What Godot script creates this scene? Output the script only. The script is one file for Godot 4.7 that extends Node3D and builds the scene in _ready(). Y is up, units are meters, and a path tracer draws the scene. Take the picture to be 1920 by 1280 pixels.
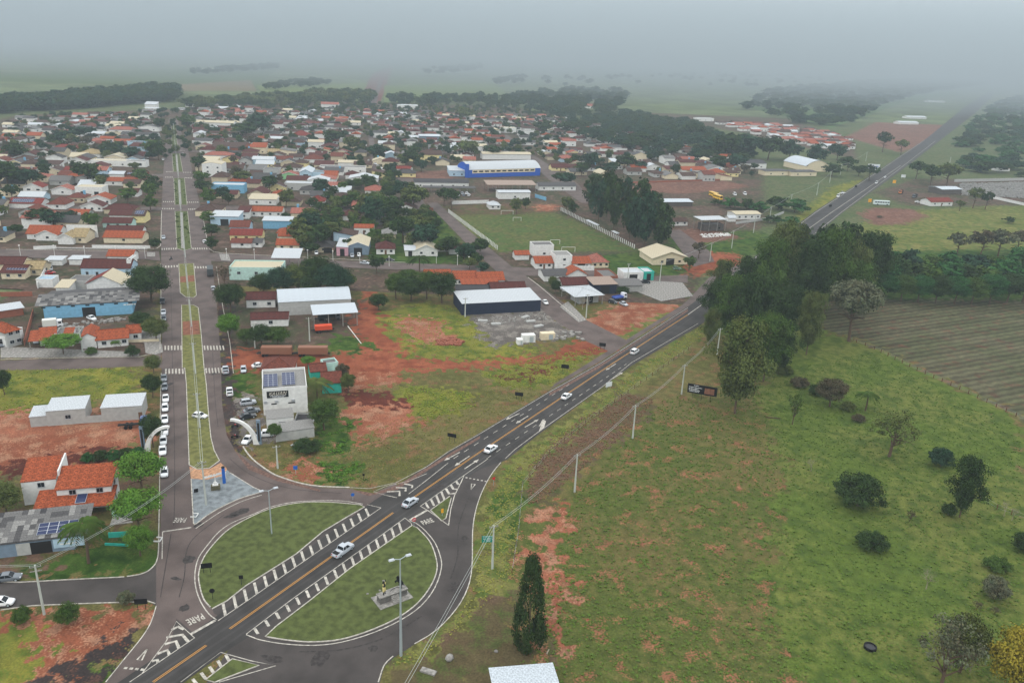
extends Node3D


func _ready() -> void:
	var cam := Camera3D.new()
	cam.name = "camera"
	cam.position = Vector3(0, 96, 0)
	cam.basis = Basis(Vector3.RIGHT, deg_to_rad(-20.0)) * Basis(Vector3.BACK, deg_to_rad(2.4))
	cam.fov = 45.68
	cam.near = 1.0
	cam.far = 20000.0
	add_child(cam)
	cam.current = true

	var env := Environment.new()
	env.background_mode = Environment.BG_SKY
	var sm := ProceduralSkyMaterial.new()
	sm.sky_top_color = Color(0.97, 0.985, 1.0)
	sm.sky_horizon_color = Color(0.76, 0.785, 0.795)
	sm.sky_curve = 0.15
	sm.sky_energy_multiplier = 1.45
	sm.ground_bottom_color = Color(0.42, 0.42, 0.38)
	sm.ground_horizon_color = Color(0.74, 0.77, 0.78)
	sm.sky_cover = cloud_cover()
	sm.sky_cover_modulate = Color(0.9, 0.95, 1, 0.06)
	var sky := Sky.new()
	sky.sky_material = sm
	env.sky = sky
	env.background_energy_multiplier = 1.0
	env.tonemap_mode = Environment.TONE_MAPPER_LINEAR
	env.tonemap_exposure = 0.74
	env.fog_enabled = true
	env.fog_density = 0.0002
	env.fog_light_color = Color(0.80, 0.86, 0.89)
	env.volumetric_fog_enabled = true
	env.volumetric_fog_density = 0.0
	env.sdfgi_enabled = true
	env.ssao_enabled = true
	env.ssil_enabled = true
	var we := WorldEnvironment.new()
	we.name = "world"
	we.environment = env
	add_child(we)

	var sun := DirectionalLight3D.new()
	sun.name = "sun"
	sun.light_energy = 0.45
	sun.light_color = Color(1.0, 0.97, 0.93)
	sun.light_angular_distance = 14.0
	sun.shadow_enabled = true
	sun.rotation = Vector3(deg_to_rad(-48), deg_to_rad(-28), 0)
	add_child(sun)

	var bank := FogVolume.new()
	bank.name = "mist_bank"
	bank.shape = RenderingServer.FOG_VOLUME_SHAPE_BOX
	bank.size = Vector3(24000, 400, 10400)
	bank.position = Vector3(0, 150, -6800)
	var fm := FogMaterial.new()
	fm.density = 0.0008
	fm.albedo = Color(0.89, 0.945, 0.965)
	bank.material = fm
	add_child(bank)
	tag(bank, "", "", "", "stuff")

	rng.seed = 77
	make_textures()
	make_materials()
	make_ground()
	make_roads()
	make_markings()
	make_buildings()
	make_town()
	make_trees()
	make_cars()
	make_street()
	make_small()


func cloud_cover() -> ImageTexture:   # faint billows in the overcast
	var nz := FastNoiseLite.new()
	nz.seed = 5
	nz.frequency = 0.012
	nz.fractal_octaves = 5
	var im := nz.get_seamless_image(512, 256)
	var d := im.get_data()
	var o := PackedByteArray()
	o.resize(512 * 256 * 4)
	for i in d.size():
		var a := clampf((d[i] - 90) / 120.0, 0, 1)
		for k in 3: o[i * 4 + k] = 255
		o[i * 4 + 3] = int(a * 255)
	return ImageTexture.create_from_image(Image.create_from_data(512, 256, false, Image.FORMAT_RGBA8, o))



# ---------------------------------------------------------------- helpers
var used := {}
var M := {}
var T := {}
var meshes := {}
var rng := RandomNumberGenerator.new()


func numbered(called: String) -> String:
	var k: int = used.get(called, 0)
	used[called] = k + 1
	return called if k == 0 else "%s_%03d" % [called, k]


func tag(o: Node3D, label: String, category := "", group := "", kind := "") -> Node3D:
	if label: o.set_meta("label", label)
	if category: o.set_meta("category", category)
	if group: o.set_meta("group", group)
	if kind: o.set_meta("kind", kind)
	return o


func thing(called: String, label: String, category: String, at := Vector3.ZERO, yaw := 0.0, group := "") -> Node3D:
	var o := Node3D.new()
	o.name = numbered(called)
	add_child(o)
	o.position = at
	o.rotation.y = yaw
	return tag(o, label, category, group)


func put(called: String, mesh: Mesh, m: Material, parent: Node = null, xf := Transform3D.IDENTITY) -> MeshInstance3D:
	var o := MeshInstance3D.new()
	o.mesh = mesh
	o.material_override = m
	o.transform = xf
	if parent == null:
		o.name = numbered(called)
		add_child(o)
	else:
		o.name = called
		parent.add_child(o, true)
	return o


func struct(called: String, mesh: Mesh, m: Material, label := "") -> MeshInstance3D:
	var o := put(called, mesh, m)
	tag(o, label, "", "", "structure")
	return o


func dup(o: Node3D, at: Vector3, yaw: float, label: String, group := "") -> Node3D:
	var r: Node3D = o.duplicate()
	r.name = numbered(String(o.name).rstrip("0123456789").rstrip("_"))
	add_child(r)
	r.position = at
	r.rotation.y = yaw
	r.set_meta("label", label)
	if group: r.set_meta("group", group)
	return r


func L(a: Array) -> PackedVector2Array:
	var r := PackedVector2Array()
	for i in range(0, a.size(), 2):
		r.append(Vector2(a[i], a[i + 1]))
	return r


func S(r: int, g: int, b: int) -> Color:
	return Color8(r, g, b)


class MB:
	var v := PackedVector3Array()
	var n := PackedVector3Array()
	var uv := PackedVector2Array()
	var c := PackedColorArray()
	var ix := PackedInt32Array()
	var tint := Color.WHITE
	var colored := false

	func vert(p: Vector3, nn: Vector3, t := Vector2.ZERO) -> int:
		v.append(p); n.append(nn); uv.append(t); c.append(tint)
		return v.size() - 1

	func tri(i: int, j: int, k: int) -> void:   # i j k anticlockwise as seen from outside
		ix.append(i); ix.append(k); ix.append(j)

	# a b c d anticlockwise from outside; u runs a->b, v runs a->d, both in metres
	func quad(a: Vector3, b: Vector3, cc: Vector3, d: Vector3) -> void:
		var nn := (b - a).cross(d - a)
		if nn.length_squared() < 1e-12: nn = (cc - a).cross(d - a)
		nn = nn.normalized()
		var wu := a.distance_to(b)
		var hv := a.distance_to(d)
		var i := vert(a, nn, Vector2(0, 0))
		vert(b, nn, Vector2(wu, 0)); vert(cc, nn, Vector2(d.distance_to(cc), hv)); vert(d, nn, Vector2(0, hv))
		tri(i, i + 1, i + 2); tri(i, i + 2, i + 3)

	func tri3(a: Vector3, b: Vector3, cc: Vector3) -> void:
		var nn := (b - a).cross(cc - a).normalized()
		var x := (b - a).normalized()
		var y := nn.cross(x)
		var i := vert(a, nn)
		vert(b, nn, Vector2((b - a).dot(x), 0)); vert(cc, nn, Vector2((cc - a).dot(x), (cc - a).dot(y)))
		tri(i, i + 1, i + 2)

	func hexa(p: Array) -> void:   # p: 4 bottom corners (anticlockwise from above), 4 top corners
		quad(p[4], p[5], p[6], p[7])
		quad(p[3], p[2], p[1], p[0])
		for k in 4:
			var j := (k + 1) % 4
			quad(p[k], p[j], p[j + 4], p[k + 4])

	func box(ctr: Vector3, size: Vector3, yaw := 0.0) -> void:   # ctr: middle of the base
		var h := size * 0.5
		var b := Basis(Vector3.UP, yaw)
		var p := []
		for y in [0.0, size.y]:
			for k in [[-1, 1], [1, 1], [1, -1], [-1, -1]]:
				p.append(ctr + b * Vector3(k[0] * h.x, y, k[1] * h.z))
		hexa(p)

	func bar(a: Vector3, b: Vector3, w: float, h: float) -> void:   # a beam from a to b, w wide, h high
		var d := (b - a).normalized()
		var s := d.cross(Vector3.UP)
		if s.length() < 0.01: s = Vector3.RIGHT
		s = s.normalized() * w * 0.5
		var u := s.cross(d).normalized() * h * 0.5
		hexa([a - s - u, a + s - u, b + s - u, b - s - u, a - s + u, a + s + u, b + s + u, b - s + u])

	func tube(a: Vector3, b: Vector3, r0: float, r1: float, sides := 8, caps := true) -> void:
		var d := (b - a).normalized()
		var s := d.cross(Vector3(0.13, 0.97, 0.2) if absf(d.y) < 0.9 else Vector3(1, 0.1, 0)).normalized()
		var t := s.cross(d)
		var i0 := v.size()
		var slope := d * (r0 - r1) / maxf(a.distance_to(b), 0.001)
		for k in sides + 1:
			var an := TAU * k / sides
			var o := s * cos(an) + t * sin(an)
			var nn := (o + slope).normalized()
			vert(a + o * r0, nn, Vector2(float(k) / sides, 0))
			vert(b + o * r1, nn, Vector2(float(k) / sides, a.distance_to(b)))
		for k in sides:
			var q := i0 + k * 2
			tri(q, q + 1, q + 2); tri(q + 2, q + 1, q + 3)
		if caps:
			for e in 2:
				var ctr := b if e else a
				var nn2 := d if e else -d
				var ci := vert(ctr, nn2)
				for k in sides + 1:
					var an2 := TAU * k / sides
					vert(ctr + (s * cos(an2) + t * sin(an2)) * (r1 if e else r0), nn2)
				for k in sides:
					if e: tri(ci, ci + 2 + k, ci + 1 + k)
					else: tri(ci, ci + 1 + k, ci + 2 + k)

	func path(pts: Array, r0: float, r1: float, sides := 6) -> void:
		for k in pts.size() - 1:
			var a := float(k) / (pts.size() - 1)
			var b := float(k + 1) / (pts.size() - 1)
			tube(pts[k], pts[k + 1], lerpf(r0, r1, a), lerpf(r0, r1, b), sides, k == 0 or k == pts.size() - 2)

	func blob(ctr: Vector3, r: Vector3, seg := 8, rings := 5) -> void:
		var i0 := v.size()
		for j in rings + 1:
			var th := PI * j / rings
			for k in seg + 1:
				var ph := TAU * k / seg
				var d := Vector3(sin(th) * cos(ph), cos(th), sin(th) * sin(ph))
				vert(ctr + d * r, (d / r).normalized(), Vector2(float(k) / seg, float(j) / rings))
		for j in rings:
			for k in seg:
				var q := i0 + j * (seg + 1) + k
				tri(q, q + 1, q + seg + 1); tri(q + 1, q + seg + 2, q + seg + 1)

	# a flat sheet with the outline pts (x, z) at height y
	func sheet(pts: PackedVector2Array, y: float) -> void:
		var t := Geometry2D.triangulate_polygon(pts)
		var i0 := v.size()
		for p in pts: vert(Vector3(p.x, y, p.y), Vector3.UP, p)
		for k in range(0, t.size(), 3):
			var a := pts[t[k]]; var b := pts[t[k + 1]]; var cc := pts[t[k + 2]]
			if (b - a).cross(cc - a) > 0: tri(i0 + t[k], i0 + t[k + 2], i0 + t[k + 1])
			else: tri(i0 + t[k], i0 + t[k + 1], i0 + t[k + 2])

	# a solid with the outline pts from y0 to y1
	func prism(pts: PackedVector2Array, y0: float, y1: float) -> void:
		sheet(pts, y1)
		var p := pts.duplicate()
		var area := 0.0
		for k in p.size(): area += p[k].cross(p[(k + 1) % p.size()])
		if area > 0: p.reverse()
		for k in p.size():
			var a := p[k]; var b := p[(k + 1) % p.size()]
			quad(Vector3(a.x, y0, a.y), Vector3(b.x, y0, b.y), Vector3(b.x, y1, b.y), Vector3(a.x, y1, a.y))

	# a strip w wide along pts; h > 0 makes it a kerb of that height standing on y
	func strip(pts: PackedVector2Array, w: float, y: float, h := 0.0, closed := false) -> void:
		var m := pts.size()
		var lft := PackedVector2Array(); var rgt := PackedVector2Array()
		for k in m:
			var a := pts[(k - 1 + m) % m] if k > 0 or closed else pts[k]
			var b := pts[(k + 1) % m] if k < m - 1 or closed else pts[k]
			var d := (b - a).normalized()
			var s := Vector2(-d.y, d.x) * w * 0.5
			lft.append(pts[k] - s); rgt.append(pts[k] + s)
		var along := 0.0
		for k in (m if closed else m - 1):
			var j := (k + 1) % m
			var a3 := Vector3(lft[k].x, y + h, lft[k].y); var b3 := Vector3(rgt[k].x, y + h, rgt[k].y)
			var c3 := Vector3(rgt[j].x, y + h, rgt[j].y); var d3 := Vector3(lft[j].x, y + h, lft[j].y)
			quad(b3, c3, d3, a3)
			if h > 0:
				var dn := Vector3(0, -h, 0)
				quad(b3 + dn, c3 + dn, c3, b3)
				quad(d3 + dn, a3 + dn, a3, d3)
				if not closed and k == 0: quad(a3 + dn, b3 + dn, b3, a3)
				if not closed and k == m - 2: quad(c3 + dn, d3 + dn, d3, c3)
			along += 1

	func done() -> ArrayMesh:
		var a := []
		a.resize(Mesh.ARRAY_MAX)
		a[Mesh.ARRAY_VERTEX] = v
		a[Mesh.ARRAY_NORMAL] = n
		a[Mesh.ARRAY_TEX_UV] = uv
		if colored: a[Mesh.ARRAY_COLOR] = c
		a[Mesh.ARRAY_INDEX] = ix
		var m := ArrayMesh.new()
		m.add_surface_from_arrays(Mesh.PRIMITIVE_TRIANGLES, a)
		return m


func curve(pts: PackedVector2Array, per := 5, closed := false) -> PackedVector2Array:   # a smooth line through pts
	var r := PackedVector2Array()
	var m := pts.size()
	for k in (m if closed else m - 1):
		var a := pts[(k - 1 + m) % m] if closed else pts[maxi(k - 1, 0)]
		var b := pts[k]
		var c := pts[(k + 1) % m]
		var d := pts[(k + 2) % m] if closed else pts[mini(k + 2, m - 1)]
		for i in per:
			r.append(b.cubic_interpolate(c, a, d, float(i) / per))
	if not closed: r.append(pts[m - 1])
	return r


# ---------------------------------------------------------------- materials
func noise_tex(freq: float, lo: float, hi: float, octaves := 4, normal := false, size := 512, kind := FastNoiseLite.TYPE_SIMPLEX_SMOOTH, seed_ := 1) -> ImageTexture:
	var nz := FastNoiseLite.new()
	nz.seed = seed_
	nz.noise_type = kind
	nz.frequency = freq
	nz.fractal_octaves = octaves
	var im := nz.get_seamless_image(size, size)
	if normal:
		im.convert(Image.FORMAT_RGBA8)
		im.bump_map_to_normal_map(4.0)
	else:
		var d := im.get_data()
		for i in d.size(): d[i] = int(clampf(lerpf(lo, hi, d[i] / 255.0), 0, 1) * 255)
		im = Image.create_from_data(size, size, false, Image.FORMAT_L8, d)
	return ImageTexture.create_from_image(im)


func make_textures() -> void:
	T.fine = noise_tex(0.06, 0.66, 1.10, 5)
	T.soft = noise_tex(0.012, 0.5, 1.2, 6, false, 512, FastNoiseLite.TYPE_SIMPLEX_SMOOTH, 3)
	T.stain = noise_tex(0.02, 0.66, 1.08, 6, false, 512, FastNoiseLite.TYPE_PERLIN, 5)
	T.wall = noise_tex(0.012, 0.88, 1.03, 5, false, 512, FastNoiseLite.TYPE_SIMPLEX_SMOOTH, 13)
	T.lawn = noise_tex(0.014, 0.72, 1.12, 6, false, 512, FastNoiseLite.TYPE_SIMPLEX_SMOOTH, 19)
	T.road = noise_tex(0.008, 0.82, 1.08, 6, false, 512, FastNoiseLite.TYPE_SIMPLEX_SMOOTH, 15)
	T.sheet = noise_tex(0.015, 0.74, 1.06, 6, false, 512, FastNoiseLite.TYPE_PERLIN, 17)
	T.bump = noise_tex(0.08, 0.0, 1.0, 4, false, 512, FastNoiseLite.TYPE_SIMPLEX_SMOOTH, 7)
	# clay tiles: a square of 2 m with 8 channels and 5 courses, each tile its own tone
	var nz := FastNoiseLite.new(); nz.seed = 11; nz.frequency = 0.03; nz.fractal_octaves = 4
	var spots := nz.get_seamless_image(256, 256).get_data()
	var r := RandomNumberGenerator.new(); r.seed = 4
	var tone := []
	for i in 40: tone.append(r.randf_range(0.74, 1.0))
	var d := PackedByteArray(); d.resize(65536)
	var hd := PackedByteArray(); hd.resize(65536)
	var cd := PackedByteArray(); cd.resize(65536)
	for y in 256:
		for x in 256:
			var fx := fmod(x / 32.0, 1.0); var fy := fmod(y / 51.2, 1.0)
			var s: float = tone[(x / 32) + 8 * mini(int(y / 51.2), 4)] * lerpf(0.42, 1.22, spots[y * 256 + x] / 255.0)
			if fy < 0.08: s *= 0.8
			d[y * 256 + x] = int(clampf(s, 0, 1) * 255)
			hd[y * 256 + x] = int((0.5 + 0.5 * cos(fx * TAU)) * 170 + fy * 80)
			cd[y * 256 + x] = int((0.5 + 0.5 * cos(x / 256.0 * TAU * 10)) * 255)
	T.tile = ImageTexture.create_from_image(Image.create_from_data(256, 256, false, Image.FORMAT_L8, d))
	T.tile_h = ImageTexture.create_from_image(Image.create_from_data(256, 256, false, Image.FORMAT_L8, hd))
	T.corr_h = ImageTexture.create_from_image(Image.create_from_data(256, 256, false, Image.FORMAT_L8, cd))


func mat(key: String, col: Color, rough := 0.9, look := "", metal := 0.0) -> StandardMaterial3D:
	if M.has(key): return M[key]
	var m := StandardMaterial3D.new()
	m.resource_name = key
	m.albedo_color = col
	m.roughness = rough
	m.metallic = metal
	m.metallic_specular = 0.3
	match look:
		"tile":
			m.albedo_texture = T.tile
			m.uv1_scale = Vector3(0.5, 0.5, 1)
			m.heightmap_enabled = true; m.heightmap_texture = T.tile_h; m.heightmap_scale = 5.0
		"corr":
			m.albedo_texture = T.sheet
			m.uv1_scale = Vector3(0.4, 0.4, 1)
			m.heightmap_enabled = true; m.heightmap_texture = T.corr_h; m.heightmap_scale = 4.0
		"wall":
			m.albedo_texture = T.wall
			m.uv1_triplanar = true; m.uv1_world_triplanar = true
			m.uv1_scale = Vector3(0.11, 0.11, 0.11)
		"stain":
			m.albedo_texture = T.stain
			m.uv1_triplanar = true; m.uv1_world_triplanar = true
			m.uv1_scale = Vector3(0.16, 0.16, 0.16)
		"road":
			m.albedo_texture = T.road
			m.uv1_triplanar = true; m.uv1_world_triplanar = true
			m.uv1_scale = Vector3(0.03, 0.03, 0.03)
			m.detail_enabled = true; m.detail_albedo = T.fine; m.detail_blend_mode = BaseMaterial3D.BLEND_MODE_MUL
			m.detail_uv_layer = BaseMaterial3D.DETAIL_UV_2
			m.uv2_triplanar = true; m.uv2_world_triplanar = true; m.uv2_scale = Vector3(0.35, 0.35, 0.35)
		"grass":
			m.albedo_texture = T.lawn
			m.uv1_triplanar = true; m.uv1_world_triplanar = true
			m.uv1_scale = Vector3(0.06, 0.06, 0.06)
			m.detail_enabled = true; m.detail_albedo = T.fine; m.detail_blend_mode = BaseMaterial3D.BLEND_MODE_MUL
			m.detail_uv_layer = BaseMaterial3D.DETAIL_UV_2
			m.uv2_triplanar = true; m.uv2_world_triplanar = true; m.uv2_scale = Vector3(0.3, 0.3, 0.3)
		"leaf":
			m.vertex_color_use_as_albedo = true
			m.metallic_specular = 0.08
			m.roughness = 1.0
			m.backlight_enabled = true; m.backlight = Color(0.16, 0.18, 0.06)
		"paint":
			m.clearcoat_enabled = true; m.clearcoat = 0.6; m.clearcoat_roughness = 0.1
	M[key] = m
	return m



func make_materials() -> void:
	mat("asphalt", S(73, 70, 68), 0.85, "road")
	mat("asphalt_red", S(112, 99, 94), 0.9, "road")
	mat("asphalt_dark", S(84, 78, 75), 0.85, "road")
	mat("paint_white", S(198, 192, 180), 0.8, "stain")
	mat("paint_yellow", S(196, 142, 70), 0.8)
	mat("kerb", S(196, 190, 178), 0.9, "stain")
	mat("lawn", S(96, 106, 58), 1.0, "grass")
	mat("lawn_dry", S(128, 128, 74), 1.0, "grass")
	mat("gravel", S(148, 155, 158), 1.0, "grass")
	mat("paving", S(196, 150, 116), 0.95, "stain")
	mat("concrete", S(156, 152, 146), 0.9, "stain")
	mat("concrete_dark", S(118, 114, 110), 0.9, "stain")
	mat("pole", S(178, 182, 174), 0.85)
	mat("steel", S(176, 186, 190), 0.5, "", 0.4)
	mat("wire", S(176, 180, 176), 0.6)
	mat("black", S(20, 20, 22), 0.6)
	mat("dark", S(34, 32, 32), 0.8)
	mat("glass", S(28, 34, 40), 0.12)
	mat("bark", S(92, 76, 62), 1.0)
	mat("bark_pale", S(150, 140, 122), 1.0)
	mat("wood", S(104, 74, 54), 0.9)
	mat("solar", S(44, 52, 84), 0.2)
	mat("solar_frame", S(190, 194, 198), 0.4, "", 0.6)



# ---------------------------------------------------------------- ground
# soil and grass kinds: two tones, then the tone of scattered patches and how common they are
var SOIL := {
	"town": [S(112, 92, 80), S(88, 90, 66), S(132, 108, 94), 0.30],
	"pasture": [S(108, 128, 54), S(126, 134, 66), S(84, 106, 46), 0.28],
	"worn": [S(104, 114, 56), S(124, 116, 68), S(178, 118, 90), 0.18],
	"olive": [S(112, 112, 62), S(130, 122, 74), S(150, 112, 80), 0.22],
	"brown": [S(130, 102, 84), S(112, 100, 70), S(98, 108, 60), 0.34],
	"dirt": [S(186, 118, 90), S(164, 98, 72), S(196, 146, 116), 0.40],
	"deep": [S(118, 62, 50), S(98, 54, 44), S(140, 80, 60), 0.25],
	"track": [S(184, 108, 78), S(162, 92, 66), S(150, 80, 58), 0.35],
	"lush": [S(80, 110, 44), S(96, 116, 52), S(50, 80, 30), 0.35],
	"yellow": [S(158, 154, 66), S(134, 136, 60), S(100, 118, 48), 0.40],
	"dry": [S(150, 146, 84), S(128, 134, 68), S(100, 120, 54), 0.42],
	"clay": [S(148, 106, 90), S(134, 96, 82), S(160, 124, 106), 0.3],
	"field": [S(126, 122, 94), S(114, 116, 84), S(136, 98, 80), 0.16],
	"gravel": [S(140, 132, 126), S(120, 112, 106), S(168, 160, 150), 0.4],
	"tar": [S(84, 74, 72), S(70, 62, 60), S(110, 80, 70), 0.3],
	"far": [S(104, 118, 74), S(118, 122, 84), S(84, 102, 62), 0.3],
	"pitch": [S(96, 118, 62), S(112, 120, 68), S(120, 116, 72), 0.3],
}


func raster(map: PackedByteArray, w: int, h: int, pts: PackedVector2Array, val: int, x0: float, z0: float, step: float) -> void:
	var lo := 1e9; var hi := -1e9
	for p in pts:
		lo = minf(lo, p.y); hi = maxf(hi, p.y)
	for j in range(maxi(0, int((lo - z0) / step)), mini(h, int((hi - z0) / step) + 1)):
		var z := z0 + (j + 0.5) * step
		var xs := []
		for k in pts.size():
			var a := pts[k]; var b := pts[(k + 1) % pts.size()]
			if (a.y <= z) != (b.y <= z): xs.append(a.x + (z - a.y) / (b.y - a.y) * (b.x - a.x))
		xs.sort()
		for k in range(0, xs.size() - 1, 2):
			for i in range(maxi(0, int((xs[k] - x0) / step)), mini(w, int((xs[k + 1] - x0) / step))):
				map[j * w + i] = val


func paint(x0: float, z0: float, wm: float, hm: float, pw: int, ph: int, base: String, areas: Array, wobble: float) -> ImageTexture:
	var kinds: Array = SOIL.keys()
	var mw := pw / 3; var mh := ph / 3
	var map := PackedByteArray()
	map.resize(mw * mh)
	map.fill(kinds.find(base))
	for a in areas: raster(map, mw, mh, a[1], kinds.find(a[0]), x0, z0, wm / mw)
	var nz := FastNoiseLite.new()
	var nn := []
	for k in 4:
		nz.seed = 20 + k
		nz.frequency = [0.012, 0.03, 0.06, 0.15][k]
		nz.fractal_octaves = 5
		nn.append(nz.get_seamless_image(1024, 1024).get_data())
	var n0: PackedByteArray = nn[0]; var n1: PackedByteArray = nn[1]; var n2: PackedByteArray = nn[2]; var n3: PackedByteArray = nn[3]
	var col := []
	for k in kinds: col.append(SOIL[k])
	var rows := []
	rows.resize(ph)
	var res := wm / pw
	var field := kinds.find("field")
	var make_row := func(y: int) -> void:
		var o := PackedByteArray()
		o.resize(pw * 3)
		var wy := int((y * res) / 0.2)
		for x in pw:
			var wx := int((x * res) / 0.2)
			var q := (wy & 1023) * 1024 + (wx & 1023)
			var q3 := ((wy * 3) & 1023) * 1024 + ((wx * 3) & 1023)
			var b := n1[q]
			var c := n2[((wy + 517) & 1023) * 1024 + ((wx + 211) & 1023)]
			var e := n3[q3]
			var mx := clampi(int((x + (b - 128) * wobble + (e - 128) * 0.05) / 3.0), 0, mw - 1)
			var my := clampi(int((y + (c - 128) * wobble + (n3[(q3 + 5000) & 1048575] - 128) * 0.05) / 3.0), 0, mh - 1)
			var kd := map[my * mw + mx]
			var k: Array = col[kd]
			var t := clampf((n0[((wy >> 1) & 1023) * 1024 + ((wx >> 1) & 1023)] - 90 + (c - 128) * 0.5) / 80.0, 0, 1)
			var cl: Color = k[0].lerp(k[1], t)
			var spot := (n1[(q + 330000) & 1048575] * 0.62 + e * 0.38) / 255.0
			var th: float = 0.70 - k[3] * 0.42
			if spot > th: cl = cl.lerp(k[2], clampf((spot - th) / 0.05, 0, 1) * 0.9)
			var g := 0.75 + (e - 128) / 128.0 * 0.20 + (c - 128) / 128.0 * 0.10
			if kd == field:
				var s := (x * res * 0.42 + y * res * 0.91) + (b - 128) * 0.005
				g *= 0.90 + 0.13 * sin(s * TAU / 3.1) + 0.06 * sin(s * TAU / 11.0)
			o[x * 3] = clampi(int(cl.r * 255 * g), 0, 255)
			o[x * 3 + 1] = clampi(int(cl.g * 255 * g), 0, 255)
			o[x * 3 + 2] = clampi(int(cl.b * 255 * g), 0, 255)
		rows[y] = o
	var job := WorkerThreadPool.add_group_task(make_row, ph)
	WorkerThreadPool.wait_for_group_task_completion(job)
	var all := PackedByteArray()
	for r in rows: all.append_array(r)
	return ImageTexture.create_from_image(Image.create_from_data(pw, ph, false, Image.FORMAT_RGB8, all))


func ground_sheet(called: String, x0: float, z0: float, wm: float, hm: float, y: float, tex: Texture2D, label: String) -> void:
	var b := MB.new()
	var i := b.vert(Vector3(x0, y, z0), Vector3.UP, Vector2(0, 0))
	b.vert(Vector3(x0 + wm, y, z0), Vector3.UP, Vector2(1, 0))
	b.vert(Vector3(x0 + wm, y, z0 + hm), Vector3.UP, Vector2(1, 1))
	b.vert(Vector3(x0, y, z0 + hm), Vector3.UP, Vector2(0, 1))
	b.tri(i, i + 3, i + 2); b.tri(i, i + 2, i + 1)
	var m := StandardMaterial3D.new()
	m.albedo_texture = tex
	m.roughness = 1.0
	m.metallic_specular = 0.15
	m.texture_repeat = false
	struct(called, b.done(), m, label)


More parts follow.
